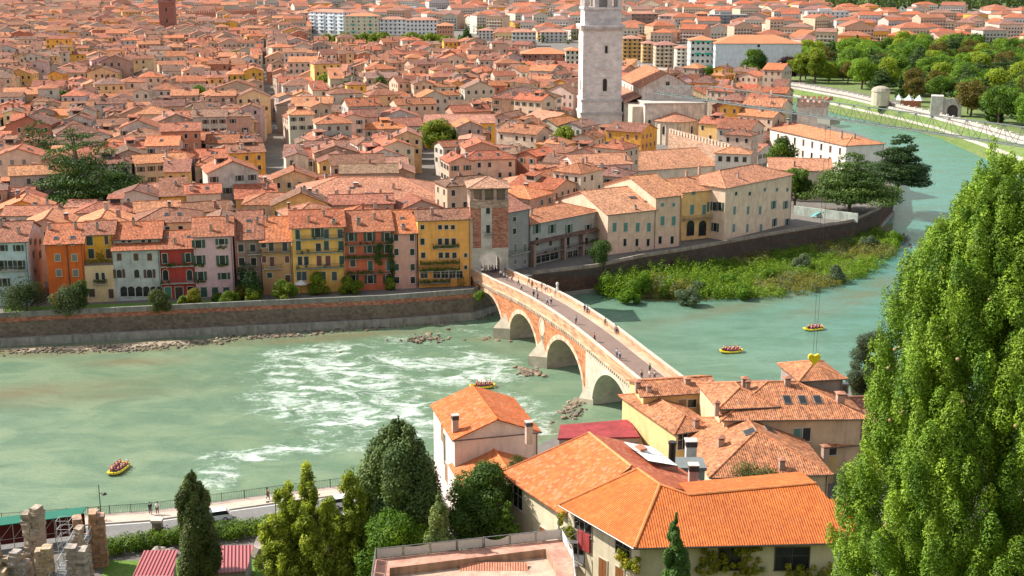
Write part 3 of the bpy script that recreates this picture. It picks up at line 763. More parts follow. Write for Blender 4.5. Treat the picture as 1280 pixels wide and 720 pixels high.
# ring round the oculus
mb=MB()
for i in range(16):
    a0,a1=2*math.pi*i/16,2*math.pi*(i+1)/16
    q=lambda r,a:bp(OC[0]+r*math.cos(a),-0.07,OC[1]+r*1.2*math.sin(a))
    mb.face([q(1.2,a0),q(1.65,a0),q(1.65,a1),q(1.2,a1)],jit((0.6,0.42,0.30),.1))
put_b(mb,'oculus_ring','stone')
# deck, kerb strip, parapets
mb=MB()
for a,b in zip(ss,ss[1:]): mb.face([bp(a,0.4,deck(a)),bp(b,0.4,deck(b)),bp(b,BW-1.75,deck(b)),bp(a,BW-1.75,deck(a))],(0.21,0.145,0.12))
put_b(mb,'roadway','concrete')
mb=MB()
for a,b in zip(ss,ss[1:]):
    mb.face([bp(a,BW-1.75,deck(a)+.12),bp(b,BW-1.75,deck(b)+.12),bp(b,BW-.4,deck(b)+.12),bp(a,BW-.4,deck(a)+.12)],(0.46,0.33,0.22))
    mb.face([bp(a,BW-1.75,deck(a)-.02),bp(b,BW-1.75,deck(b)-.02),bp(b,BW-1.75,deck(b)+.12),bp(a,BW-1.75,deck(a)+.12)],(0.6,0.5,0.4))
put_b(mb,'stone_kerb','ashlar')
for t0,t1,s0 in ((-0.10,0.40,1.5),(BW-.4,BW+.10,3.0)):
    mb=MB(); mc=MB()
    for a,b in zip(ss,ss[1:]):
        if a<s0: continue
        for (x0,x1,z0,z1,q,c) in ((t0,t1,-.9,.98,mb,(0.52,0.28,0.16)),(t0-.08,t1+.08,.98,1.14,mc,(0.52,0.45,0.37))):
            A=[bp(a,x0,deck(a)+z0),bp(b,x0,deck(b)+z0),bp(b,x0,deck(b)+z1),bp(a,x0,deck(a)+z1)]
            B=[bp(b,x1,deck(b)+z0),bp(a,x1,deck(a)+z0),bp(a,x1,deck(a)+z1),bp(b,x1,deck(b)+z1)]
            q.face(A,c); q.face(B,c); q.face([A[3],A[2],B[3],B[2]],c); q.face([A[1],A[0],B[1],B[0]],c)
    put_b(mb,'parapet','brick'); put_b(mc,'coping','ashlar')
mb=MB()   # dentils
s=2.0
while s<BL-4:
    z=deck(s)-1.6
    for t0,t1 in ((-.32,-.0),(BW,BW+.32)):
        P=[bp(s,t0,z),bp(s+.38,t0,z),bp(s+.38,t1,z),bp(s,t1,z)]; Q=[(p[0],p[1],p[2]+.55) for p in P]
        mb.face(P[::-1],(0.5,0.42,0.34)); mb.face(Q,(0.5,0.42,0.34))
        for i in range(4):
            j=(i+1)%4; mb.face([P[i],P[j],Q[j],Q[i]],(0.5,0.42,0.34))
    s+=0.85
for a,b in zip(ss,ss[1:]):
    if a<1.5: continue
    for x0,sg in ((-.34,1),(BW+.34,-1)):
        A=[bp(a,x0,deck(a)-1.05),bp(b,x0,deck(b)-1.05),bp(b,x0,deck(b)-.8),bp(a,x0,deck(a)-.8)]; mb.face(A if sg>0 else A[::-1],(0.58,0.36,0.24))
        mb.face([A[3],A[2],bp(b,x0+sg*.3,deck(b)-.8),bp(a,x0+sg*.3,deck(a)-.8)],(0.6,0.4,0.27)); mb.face([A[0],A[1],bp(b,x0+sg*.34,deck(b)-1.05),bp(a,x0+sg*.34,deck(a)-1.05)],(0.5,0.3,0.2))
put_b(mb,'corbel_course','brick')
for a,b in ((21.5,25.8),(42.6,47.6),(66.3,70.6)):
    mb=MB(); mid=(a+b)/2; h=3.6 if b<60 else 2.2
    for sg,t0 in ((-1,0.05),(1,BW-.05)):
        tip=t0+sg*(3.0 if b<60 else 1.8)
        A=[bp(a-.3,t0,-2.5),bp(mid,tip,-2.5),bp(b+.3,t0,-2.5)]; B=[bp(a-.3,t0,h-1.2),bp(mid,tip,h-1.4),bp(b+.3,t0,h-1.2)]; C_=bp(mid,t0,h+1.8)
        for i in (0,1):
            P=[A[i],A[i+1],B[i+1],B[i]]; mb.face(P if sg<0 else P[::-1],ST_); Q=[B[i],B[i+1],C_]; mb.face(Q if sg<0 else Q[::-1],tuple(x*1.03 for x in ST_))
    mb.box(0,1,0,1,0,1,ST_,M=Matrix.Identity(4)) if False else None
    put_b(mb,'cutwater','stone')
mb=MB(); p=bp(34.5,BW-.15,deck(34.5)+1.14); mb.lathe([(0.3,0),(0.3,.5),(.22,.55),(.2,1.1),(.32,1.2),(.28,1.6),(0,1.8)],(0.7,0.66,0.6),8,0,0,0)
o=mb.ob('pinnacle','ashlar',t,Vector(p)+tl)
# river rocks
def rock_mesh(name,r,seed,c,mat='rubble'):
    bm=bmesh.new(); bmesh.ops.create_icosphere(bm,subdivisions=2,radius=r); rr=random.Random(seed)
    for v in bm.verts: v.co*=rr.uniform(.75,1.15); v.co.z*=.55
    me=bpy.data.meshes.new(name); bm.to_mesh(me); bm.free(); ca=me.color_attributes.new('col','FLOAT_COLOR','CORNER'); ca.data.foreach_set('color',list((*c,1))*len(me.loops)); me.materials.append(MATS[mat]); return me
RM=[rock_mesh('river_rock',1,k,(0.22,0.16,0.11)) for k in range(4)]
for i,(px,py,r) in enumerate([(608,424,.9),(604,426,.5),(652,461,1.0),(658,464,1.3),(666,465,1.0),(644,459,.7),(673,468,1.1),(680,470,.8),(651,466,.8),(638,427,.7),(622,426,.8),(612,421,.4),(536,418,1.0),(528,424,.8),(522,427,.7),(545,423,.9),(560,424,.5),(580,425,.5),(470,411,.8),(458,413,.7),(346,421,.9),(362,420,1.0),(394,418,.8),(402,416,.7),(276,430,.8),(240,432,.5),(292,425,.6),(700,515,.8),(712,510,.9),(717,505,1.0),(705,522,.8),(690,528,.6),(722,500,1.0),(728,503,.9),(560,411,.6),(425,440,.5)]):
    o=put('river_rock',RM[i%4],None,at(px,py,0.05),R.uniform(0,6),r*0.85); tag(o,'brown rock breaking the surface of the green rapids','rock','rocks in the rapids')

# loose stones along the waterline
rs=random.Random(8); pts=[]
for _ in range(900):
    px=rs.uniform(-30,620); py=interp([(-30,441),(0,439),(100,438),(200,433),(320,421),(450,409),(560,400),(620,392)],px)+rs.gauss(0,2.4)
    pts.append((at(px,py,0),rs.uniform(.12,.42)))
for _ in range(500):
    k=rs.choice([(150,437,30,3),(660,466,14,4),(715,514,14,10),(1125,300,10,8),(350,420,30,2),(530,424,25,4)]); pts.append((at(k[0]+rs.gauss(0,k[2]*.5),k[1]+rs.gauss(0,k[3]*.5),0),rs.uniform(.12,.45)))
m=MB()
for p,r_ in pts:
    c=jit(rs.choice(((.16,.12,.08),(.22,.17,.11),(.10,.085,.07),(.27,.22,.17))),.15,rs); n=5; T=[Vector((p.x+r_*1.3*math.cos(6.283*i/n+r_)*rs.uniform(.7,1.2),p.y+r_*1.3*math.sin(6.283*i/n+r_)*rs.uniform(.7,1.2),-.1)) for i in range(n)]; U=[Vector((p.x+(q.x-p.x)*.6,p.y+(q.y-p.y)*.6,.05+r_*.6*rs.uniform(.7,1.2))) for q in T]
    for i in range(n): j=(i+1)%n; m.face([T[i],T[j],U[j],U[i]],c)
    m.face(U,c)
o=m.ob('shore_stones','rubble'); tag(o,'loose brown stones and pebbles scattered along the waterline','stones',None,'stuff')
# ============================================================= houses surveyed from the viewpoint
FOOT=[]   # plan rectangles taken: (cx,cy,hw,hd,rot)
def reserve(cx,cy,w,d,rot,pad=0.0): FOOT.append((cx,cy,w/2+pad,d/2+pad,rot))
def taken(x,y,w,d,rot):
    """coarse oriented overlap test using sample points of the new plan"""
    c,s=math.cos(rot),math.sin(rot)
    for (cx,cy,hw,hd,r) in FOOT:
        if (cx-x)**2+(cy-y)**2>(hw+hd+w+d)**2: continue
        cr,sr=math.cos(-r),math.sin(-r)
        for a in (-.5,-.17,.17,.5):
            for b in (-.5,-.17,.17,.5):
                px=x+a*w*c-b*d*s-cx; py=y+a*w*s+b*d*c-cy
                u=px*cr-py*sr; v=px*sr+py*cr
                if abs(u)<hw and abs(v)<hd: return True
    return False
OLD=[(0.37,0.098,0.031),(0.32,0.096,0.037),(0.25,0.080,0.039),(0.42,0.125,0.040),(0.35,0.084,0.026),(0.27,0.098,0.050),(0.21,0.085,0.048),(0.24,0.115,0.075)]
class House:
    def __init__(s,name,label,cat,pxl,pyl,pxr,pyr,line,color,roof=None,kind='gable',along='x',pitch=19,depth=None,ridge=None,gz=CITYZ,group=None,ov=0.5,mat='plaster',rmat='roof_old',flatroof=False,chim=(),sky=(),base=None,ze=None,caps=True,wallpart='wall'):
        A=onv(pxl,pyl,line); B=onv(pxr,pyr,line); s.line=line
        s.z=(A.z+B.z)/2 if ze is None else ze
        A=Vector((A.x,A.y)); B=Vector((B.x,B.y)); ux=(B-A).normalized(); s.ux=ux; s.back=Vector((-ux.y,ux.x))
        s.w=(B-A).length-0.04; s.rot=math.atan2(ux.y,ux.x); tp=math.tan(math.radians(pitch))
        mid=(A+B)/2
        if depth is None:
            depth=6
            if kind=='shed': f=lambda d:(d,tp*d)
            else: f=lambda d:(d/2,tp*min(d/2,s.w/2 if kind=='hip' else 99))
            while depth<26:
                dd,rise=f(depth); q=mid+s.back*dd; 
                if pr(q.x,q.y,s.z+rise)[1]<=ridge: break
                depth+=0.25
        s.d=depth; s.gz=gz; s.h=s.z-gz; s.pitch=math.radians(pitch); s.kind=kind; s.along=along
        c=mid+s.back*(s.d/2); s.c=c; s.ctr=Vector((c.x,c.y,gz))
        s.root=thing(name,label,cat,s.ctr,s.rot,group); s.M=Matrix.Translation(s.ctr)@Matrix.Rotation(s.rot,4,'Z'); s.Mi=s.M.inverted()
        color=tuple(min(.85,q*1.15) for q in color); s.color=color; roof=roof or R.choice(OLD); s.roofc=roof
        m=MB(); wall_geo(m,s.w,s.d,s.h,'hip' if flatroof else kind,s.pitch,color,along,z0=-0.2)
        if base: # darker plinth band
            m.box(-s.w/2-.05,s.w/2+.05,-s.d/2-.06,s.d/2+.05,-0.2,base[0],base[1])
        m.ob(wallpart,mat,s.root)
        s.roof=None
        if not flatroof:
            m=MB(); s.top=roof_geo(m,s.w,s.d,s.h,kind,s.pitch,ov,roof,caps,along=along); s.roof=m.ob('roof',rmat,s.root)
            g=MB()   # gutter along the front eave and a downpipe
            g.cyl((-s.w/2-ov,-s.d/2-ov-.05,s.h-ov*tp-.02),(s.w/2+ov,-s.d/2-ov-.05,s.h-ov*tp-.02),.09,.09,(0.10,0.08,0.07),5)
            g.cyl((s.w/2-.25,-s.d/2-.12,0),(s.w/2-.25,-s.d/2-.12,s.h-.3),.06,.06,(0.10,0.07,0.06),5)
            g.ob('gutter','paint',s.root)
        else:
            m=MB(); m.box(-s.w/2,s.w/2,-s.d/2,s.d/2,s.h-.01,s.h+.05,(0.3,0.25,0.2)); s.roof=m.ob('roof','concrete',s.root); s.top=s.h
        reserve(c.x,c.y,s.w,s.d,s.rot,0.3)
        for q in chim: s.chimney(*q)
        for q in sky: s.skylight(*q)
    def loc(s,px,py,side='f'):
        if side=='f': P=onv(px,py,s.line)
        elif side=='r':
            a=s.M@Vector((s.w/2,-s.d/2,0)); b=s.M@Vector((s.w/2,s.d/2,0)); P=onv(px,py,((a.x,a.y),(b.x,b.y)))
        elif side=='l':
            a=s.M@Vector((-s.w/2,s.d/2,0)); b=s.M@Vector((-s.w/2,-s.d/2,0)); P=onv(px,py,((a.x,a.y),(b.x,b.y)))
        return s.Mi@P
    def win(s,px,py,w=0.95,h=1.45,style='open',sc=(0.035,0.085,0.06),fc=WH,side='f',lab=None):
        q=s.loc(px,py,side)
        if side=='f': l=(max(-s.w/2+w/2,min(s.w/2-w/2,q.x)),-s.d/2-.004,q.z); rz=0
        elif side=='r': l=(s.w/2+.004,max(-s.d/2+w/2,min(s.d/2-w/2,q.y)),q.z); rz=math.pi/2
        else: l=(-s.w/2-.004,max(-s.d/2+w/2,min(s.d/2-w/2,q.y)),q.z); rz=-math.pi/2
        return window(s.root,l,rz,w,h,style,fc,sc,name='window')
    def grid(s,cols,rows,**k):
        y0=rows[0]
        for py in rows:
            for px in cols:
                s.win(640+(px-640)*(1-(py-y0)/6320),py,**k)
    def door(s,px,py,w=1.1,h=2.3,c=(0.05,0.09,0.06),side='f'):
        q=s.loc(px,py,side); m=MB(); t=.14
        m.box(-w/2-t,w/2+t,-.06,0,0,h+t,WH); m.box(-w/2,w/2,-.10,-.06,0,h,c); m.box(-.02,.02,-.115,-.10,.1,h-.1,tuple(x*.5 for x in c))
        if side=='f': m.ob('door','paint',s.root,(q.x,-s.d/2,max(0,q.z-h/2)))
        else: m.ob('door','paint',s.root,(s.w/2,q.y,max(0,q.z-h/2)),math.pi/2)
    def balcony(s,pxa,pxb,py,deep=1.0,c=(0.45,0.42,0.38),rc=(0.05,0.07,0.06),plants=0):
        a=s.loc(pxa,py); b=s.loc(pxb,py); z=(a.z+b.z)/2; x0,x1=a.x,b.x; y=-s.d/2; m=MB()
        m.box(x0,x1,y-deep,y,z-.15,z,c)
        n=max(2,int((x1-x0)/1.4))
        for i in range(n+1):
            x=x0+(x1-x0)*i/n; m.box(x-.08,x+.08,y-deep*.6,y,z-.4,z-.15,c)
        bo=m.ob('balcony','concrete',s.root)
        r=MB(); rail_geo(r,(x0,y-deep+.05,z),(x1,y-deep+.05,z),.95,rc,.2); 
        for x in (x0+.03,x1-.03): rail_geo(r,(x,y-deep+.05,z),(x,y,z),.95,rc,.2)
        r.ob('railing','paint',bo)
        if plants: s.plants(x0,x1,y-deep-.05,z+.45,plants,bo)
        return z
    def plants(s,x0,x1,y,z,dens=1.0,parent=None,c0=(0.04,0.10,0.02),c1=(0.12,0.20,0.03),hang=0.35,name='flower_box',thick=.3):
        n=max(2,int((x1-x0)/0.45)); cl=[]
        for i in range(n):
            if R.random()<dens: cl.append((x0+(i+.5)*(x1-x0)/n,y+R.uniform(-.08,.08),z+R.uniform(-.15,.15),.36,thick,hang*R.uniform(.7,1.4)))
        if cl: 
            cm=clumps_leaves(name,cl,60,.11,c0,c1,'leaf',R.randint(0,9999)); put(name,cm,parent or s.root)
    def slopept(s,px,py,which='front'):
        tp=math.tan(s.pitch)
        if s.along=='x' or s.kind=='hip' and which=='front': nl=Vector((0,-tp,1)); p0=Vector((0,-s.d/2,s.h+.05))
        if which=='left': nl=Vector((-tp,0,1)); p0=Vector((-s.w/2,0,s.h+.05))
        if which=='right': nl=Vector((tp,0,1)); p0=Vector((s.w/2,0,s.h+.05))
        n=(s.M.to_3x3()@nl); P=onp(px,py,s.M@p0,n); return s.Mi@P, nl.normalized()
    def chimney(s,px,py,kind=0,w=.6,h=1.2,which='front',c=(0.42,0.30,0.24)):
        l,n=s.slopept(px,py,which); put('chimney',chimney_mesh(w,h,c,kind),s.roof,l)
    def skylight(s,px,py,w=.8,h=1.1,which='front'):
        l,n=s.slopept(px,py,which); o=put('skylight',skylight_mesh(w,h),s.roof,l+n*.03); o.rotation_euler=(s.pitch,0,0) if which=='front' else ((0,s.pitch,0) if which=='right' else (0,-s.pitch,0))
_a=at(0,383,6); _b=at(590,357,6); FL=((_a.x,_a.y),(_b.x,_b.y))
def setback(line,d):
    (x0,y0),(x1,y1)=line; t=Vector((x1-x0,y1-y0)).normalized(); n=Vector((-t.y,t.x)); return ((x0+n.x*d,y0+n.y*d),(x1+n.x*d,y1+n.y*d))
GR=(0.03,0.075,0.055); TEAL=(0.10,0.24,0.21); BRN=(0.10,0.05,0.035)
G_='waterfront row of colourful houses'
# off the left edge and the white house
h=House('house','pale blue grey house with dark green shutters at the left end of the riverside row','house',-26,303,33,301,FL,(0.42,0.50,0.52),kind='gable',ridge=277,group=G_,chim=((24,292),(2,283,1)))
h.grid((-14,3,23),(310,),h=1.3,sc=GR); h.grid((-14,2,13,25),(331,),h=1.9,sc=GR); h.grid((-10,6,),(353,),h=1.8,sc=GR); h.balcony(-8,33,337,rc=(.3,.32,.3),plants=.4)
h.grid((38,44,50),(302,),side='r',h=1.3); h.grid((42,50),(318,),side='r',h=1.8); h.grid((44,),(338,),side='r')
h=House('house','bright orange house with four small grey green shuttered windows above the riverside garden','house',56,304,103,304,FL,(0.62,0.13,0.022),kind='gable',ridge=279,group=G_,chim=((62,287),(95,286,1)),sky=((70,298,.9,1.2),(91,297,.9,1.2)))
h.grid((72,93),(322,341),w=1.1,h=1.5,style='closed',sc=(0.20,0.21,0.17)); h.win(75,305,.5,.5,'plain'); h.win(91,305,.5,.5,'plain'); h.door(78,371)
m=MB(); m.box(-.09,.09,-.16,0,0,h.h-.3,(0.08,0.05,0.04)); m.ob('downpipe','paint',h.root,(0.6,-h.d/2,0))
SB=setback(FL,3.2)
h=House('house','yellow set back house with a planted roof terrace over a cream lower storey','house',104,293,141,292,SB,(0.80,0.38,0.04),kind='gable',ridge=276,group=G_,chim=((122,287,1),))
h.win(112,301,1.3,2.0,'closed',GR); h.win(133,300,.8,1.9,'closed',BRN); h.win(114,317,1.2,2.1,'closed',GR); h.win(136,317,1.2,2.1,'closed',BRN)
lo=House('terrace_wing','x','house',104,333,143,331,FL,(0.60,0.44,0.25),flatroof=True,depth=3.2)
for ch in list(lo.root.children): ch.parent=h.root; ch.matrix_basis=h.Mi@lo.M
bpy.data.objects.remove(lo.root); lo.root=h.root
def on_lower(lo,h,f): pass
for px,py,w_,h_,st in ((121.5,345,.75,1.6,'plain arch'),(129,345,.75,1.6,'plain arch'),(115,366,1.3,1.8,'closed'),(139,367,1.1,2.1,'closed')):
    q=onv(px,py,FL); q=h.Mi@q; window(h.root,(q.x,-h.d/2-3.24,q.z),0,w_,h_,st,WH,BRN)
q=h.Mi@onv(104,330,FL); q2=h.Mi@onv(142,330,FL)
h.plants(q.x,q2.x,-h.d/2-3.0,q.z+.5,.95,None,(0.10,0.14,0.03),(0.28,0.26,0.04),name='terrace_plants'); q=h.Mi@onv(121,320,SB); h.plants(q.x,q.x+1.5,-h.d/2-.5,q.z,1,None,hang=1.2,name='climber')
q=h.Mi@onv(117,351,FL); q2=h.Mi@onv(134,351,FL); h.plants(q.x,q2.x,-h.d/2-3.6,q.z,1,None,name='flower_box')
m=MB(); m.box(q.x,q2.x,-h.d/2-3.9,-h.d/2-3.24,q.z-.9,q.z-.7,(0.4,0.37,0.33)); rail_geo(m,(q.x,-h.d/2-3.85,q.z-.7),(q2.x,-h.d/2-3.85,q.z-.7),.9); m.ob('balcony','concrete',h.root)
# grey arched window house: lean-to roof in front, raised storey behind
SB2=setback(FL,2.6)
h=House('house','weathered pale grey house with arched windows and an arcade on the riverside lawn','house',141,299,200,297,SB2,(0.36,0.35,0.31),kind='gable',ridge=277,group=G_,mat='plaster_worn',chim=((167,281,1),))
h.grid((154,162,179,187),(301,),w=.8,h=.8,style='plain')
lo=House('tmp','x','house',140,313,199,311,FL,(0.42,0.44,0.42),kind='shed',depth=2.6,pitch=20,mat='plaster_worn',ov=.35)
for ch in list(lo.root.children): ch.parent=h.root; ch.matrix_basis=h.Mi@lo.M
bpy.data.objects.remove(lo.root)
yl=-h.d/2-2.6-.02
def lw(px,py,w_,h_,st,sc=BRN,line=FL):
    q=h.Mi@onv(px,py,line); return window(h.root,(q.x,yl,q.z),0,w_,h_,st,(0.5,0.48,0.43),sc)
for px in (149,170,187): lw(px,321,1.05,1.7,'closed arch')
for px,st in ((149,'open arch'),(171,'plain arch'),(187,'open arch')): lw(px,342,1.1,1.9,st)
for px in (155,164,174,183,192,199): lw(px,364,1.5,2.3,'plain arch')
h=House('house','deep red house with white framed arched windows and two iron balconies','house',200,311,242,309,FL,(0.36,0.045,0.035),kind='gable',ridge=288,group=G_,chim=((219,305),),sky=((207,297,.9,.7),(236,296,.9,.7)))
h.grid((206,),(323,),w=1.1,h=2.2,style='plain'); h.grid((235,),(322,),w=1.1,h=2.0,style='open',sc=GR); h.grid((207,237),(344,),w=1.2,h=2.5,style='plain arch'); h.door(210,366,1.4,2.6,(0.05,.2,.14)); h.door(224,366,1.6,2.6,(.05,.04,.03)); h.win(238,362,1.2,1.4,'plain')
h.balcony(201,242,332,.9,plants=.5); h.balcony(202,243,353,1.0,plants=.2)
h=House('house','tall pale pink house with dark green shutters and flower boxes','house',241,296,290,293,FL,(0.56,0.36,0.38),kind='gable',ridge=271,group=G_,chim=((264,288),(284,277,1)))
h.grid((248,),(305,),w=1.3,h=1.8); h.grid((277,),(302,),w=1.2,h=1.3); h.grid((249,278),(325,),w=1.2,h=2.1); h.grid((251,),(345,),w=1.2,h=2.0); h.grid((280,),(345,),w=1.2,h=1.5)
h.grid((255,269,283),(365,),w=1.4,h=2.3,style='closed arch'); 
for a,b,y in ((271,284,309),(243,255,331),(272,285,331),(246,257,351)):
    q=h.loc(a,y); q2=h.loc(b,y); h.plants(q.x,q2.x,-h.d/2-.35,q.z,1,name='flower_box')
h=House('house','narrow dull mauve brown house in shade between the pale pink and ochre houses','house',297,300,327,297,setback(FL,1.0),(0.27,0.17,0.145),kind='gable',ridge=263,group=G_,sky=((311,276,1.2,.9),(311,289,.9,.9)),chim=((322,280,1),))
h.grid((300,316),(310,),w=1.2,h=1.7,style='plain'); h.grid((302,317),(327,),w=1.2,h=1.8,style='plain'); h.grid((303,318),(345,),w=1.2,h=1.8,style='plain'); h.balcony(310,326,317,.8)
h=House('house','ochre brown house with reddish shutters below a plain tile roof','house',326,302,364,301,FL,(0.44,0.25,0.115),kind='gable',ridge=271,group=G_,chim=((334,277,1),))
h.grid((329,),(306,),w=1.1,h=1.3,style='plain'); h.grid((339,356),(308,),w=1.1,h=2.1,style='closed',sc=(.04,.045,.05)); h.grid((330,359),(324,),w=1.0,h=1.6,style='closed arch',sc=(.14,.04,.035)); h.grid((340,),(327,),w=1.1,h=2.2,style='closed',sc=(.14,.04,.035)); h.win(337,344,1.1,1.2,'plain'); h.door(360,350,1.2,2.3,(.1,.04,.03))
h.balcony(326,363,315,.8,(.3,.22,.15)); h.balcony(329,352,335,.8)
h=House('house','yellow house with three rows of long iron balconies beside the vine covered red house','house',364,284,430,283,FL,(0.76,0.42,0.11),kind='gable',ridge=262,group=G_,chim=((386,277),(417,279,1,.9,.6),(405,270,0)),sky=())
h.grid((372,),(293,),w=1.0,h=2.1,style='closed',sc=GR); h.grid((397,),(291,),w=1.2,h=2.0,style='open',sc=GR); h.grid((408,425),(292,),w=1.1,h=2.0,style='closed',sc=(.06,.08,.07))
h.grid((373,408,426),(307,),w=1.1,h=2.1,style='closed',sc=GR); h.grid((398,),(309,),w=1.1,h=1.8,style='plain'); h.grid((375,383),(326,),w=1.0,h=2.0,style='plain'); h.grid((399,410),(326,),w=1.1,h=2.3,style='closed',sc=(.17,.045,.05)); h.grid((427,),(325,),w=1.0,h=1.9,style='closed',sc=GR)
h.grid((374,380,404,418),(345,),w=1.1,h=2.0,style='closed',sc=(.05,.08,.08))
for y,p in ((298,.1),(315,.1),(334,.15)): h.balcony(371,430,y,1.0,(.25,.3,.27),plants=p)
h=House('house','brick red house with green vines climbing along its balconies','house',430,289,491,288,FL,(0.50,0.125,0.065),kind='gable',ridge=263,group=G_,chim=((448,280,1,.9,1.),(468,274,0)))
h.grid((439,462,484),(296,),w=1.15,h=1.9,sc=GR); h.grid((440,),(312,),w=1.1,h=1.5,style='plain'); h.grid((462,484),(311,),w=1.1,h=1.8,sc=GR); h.grid((441,),(329,),w=1.2,h=1.6,style='plain'); h.grid((463,486),(332,),w=1.1,h=2.2,style='closed',sc=(.03,.1,.08)); h.grid((441,463,486),(349,),w=1.2,h=1.9,sc=GR)
for y,a,b,p in ((305,431,490,.25),(322,431,490,.8),(341,433,488,.75)): h.balcony(a,b,y,1.0,(.25,.18,.14),plants=p)
q=h.loc(489,300); q2=h.loc(489,360)
cl=[(q.x+R.uniform(-.5,.3),-h.d/2-.3,z,.6,.35,.7) for z in np.linspace(q2.z,q.z,16)]+[(h.loc(472,y).x+R.uniform(-.5,.5),-h.d/2-1.2,h.loc(472,y).z,.7,.35,.8) for y in range(306,328,3)]
put('climbing_vine',clumps_leaves('climbing_vine',cl,120,.14,(0.03,0.09,0.015),(0.10,0.18,0.03)),h.root)
h=House('house','narrow salmon pink house with four pairs of white framed windows','house',491,291,521,291,FL,(0.55,0.30,0.24),kind='gable',ridge=263,group=G_,chim=((504,286,1,.9,.7),),sky=((503,273,1.0,.7),))
h.grid((495,515),(297,315,334,350),w=1.0,h=1.5,style='plain'); 
q=h.loc(515,333); 
h=House('house','wide orange ochre house with planted balconies touching the brick gate tower','house',522,275,588,273,FL,(0.74,0.35,0.09),kind='gable',ridge=263,depth=9,group=G_,chim=((540,268,0),))
h.grid((528,550,558,566),(284,),w=.9,h=1.0,style='plain'); h.grid((528,550,558.5,567),(302,),w=1.0,h=1.5,style='plain'); h.grid((529,551,559,568),(319,),w=1.0,h=1.3,style='plain'); h.grid((582,),(319,334),w=.7,h=.9,style='plain'); h.grid((530,546,556,566,574),(343,),w=1.6,h=1.6,style='plain')
h.balcony(541,573,309,1.0,plants=1); h.balcony(525,574,329,1.2,(.35,.22,.1),plants=1); z=h.balcony(524,574,337,1.4,plants=1); h.balcony(524,562,352,1.4,(.3,.32,.32),plants=1)
q=h.loc(574,352); h.plants(q.x-.5,q.x+1.2,-h.d/2-.3,q.z,1,None,hang=1.2,name='climber')
# ============================================================= gate tower at the bridge
TLn=((-9.9,286.9),(-1.0,288.6))
t=thing('gate_tower','tall brick and stone medieval gate tower with a passage arch at the far bridge end','tower',(-5.6,291.6,8.8),0.10); TX=4.35; TD=8.5; TH_=19.9
tz=lambda py: hz_(t.location.x,287.5,py)-8.8
def hz_(X,Y,py):
    v=(py-360)/F; return CH-Y*(ST+v*CT)/(CT-v*ST)
BRK=(0.36,0.14,0.095); PST=(0.50,0.44,0.37)
z_arch=tz(312); zl0=tz(250); zl1=tz(233)
def archwall(m,x0,x1,y,z0,z1,cx,r,zc,c,n=10,flip=False):
    """wall in the XZ plane at y with an arched opening (centre cx, radius r, springing zc)"""
    P=[(x0,z0),(cx-r,z0),(cx-r,zc)]
    def F_(pts): 
        q=[(a,y,b) for a,b in pts]; m.face(q[::-1] if flip else q,c)
    F_([(x0,z0),(cx-r,z0),(cx-r,zc),(x0,zc)]); F_([(cx+r,z0),(x1,z0),(x1,zc),(cx+r,zc)])
    F_([(x0,zc),(cx-r,zc),(cx-r,z1),(x0,z1)]); F_([(cx+r,zc),(x1,zc),(x1,z1),(cx+r,z1)])
    for i in range(n):
        a0=math.pi*(1-i/n); a1=math.pi*(1-(i+1)/n)
        F_([(cx+r*math.cos(a0),zc+r*math.sin(a0)),(cx+r*math.cos(a1),zc+r*math.sin(a1)),(cx+r*math.cos(a1),z1),(cx+r*math.cos(a0),z1)])
def archsoffit(m,cx,r,z0,zc,y0,y1,c,n=10):
    pts=[(cx-r,z0)]+[(cx+r*math.cos(math.pi*(1-i/n)),zc+r*math.sin(math.pi*(1-i/n))) for i in range(n+1)]+[(cx+r,z0)]
    for (a,b),(a2,b2) in zip(pts,pts[1:]): m.face([(a2,y0,b2),(a,y0,b),(a,y1,b),(a2,y1,b2)],c)
RA=2.15; ZC=2.6
m=MB(); h0=TD/2
archwall(m,-TX,TX,-h0,-.8,ZC+RA+1.2,0.2,RA,ZC,PST); archwall(m,-TX,TX,h0,-.8,ZC+RA+1.2,0.2,RA,ZC,PST,flip=True)
for x in (-TX,TX):
    P=[(x,h0,-.8),(x,-h0,-.8),(x,-h0,ZC+RA+1.2),(x,h0,ZC+RA+1.2)]; m.face(P if x<0 else P[::-1],PST)
archsoffit(m,.2,RA,-.8,ZC,-h0,h0,PST); m.ob('gate_arch','ashlar',t)
m=MB(); m.box(-TX,TX,-h0,h0,ZC+RA+1.2,zl0-1.8,BRK,skip='b'); m.ob('shaft','brick',t)
m=MB(); zz0=ZC+RA+1.2
m.box(-1.9,0.6,-h0-.05,-h0,zz0,zl0-1.8,(0.48,0.43,0.38)); m.box(-TX-.04,-TX+.5,-h0-.05,-h0+.5,zz0,zl0-4,(0.46,0.42,0.37)); m.ob('stone_band','ashlar',t)
m=MB(); m.box(-TX-.1,TX+.1,-h0-.1,h0+.1,zl0-1.8,zl0,(0.38,0.25,0.19)); m.ob('loggia_base','brick',t)
m=MB()
for x in np.linspace(-TX+.35,TX-.35,4):
    for y in (-h0+.35,h0-.35): m.box(x-.35,x+.35,y-.35,y+.35,zl0,zl1-.2,(0.40,0.27,0.22))
for y in np.linspace(-h0+2.6,h0-2.6,2):
    for x in (-TX+.35,TX-.35): m.box(x-.35,x+.35,y-.35,y+.35,zl0,zl1-.2,(0.40,0.27,0.22))
m.ob('loggia','brick',t)
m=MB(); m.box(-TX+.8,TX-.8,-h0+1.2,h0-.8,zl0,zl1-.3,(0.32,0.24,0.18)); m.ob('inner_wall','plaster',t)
m=MB(); roof_geo(m,2*TX,TD,zl1-.1,'hip',math.radians(21),.7,(0.42,0.22,0.14)); m.ob('roof','roof_old',t)
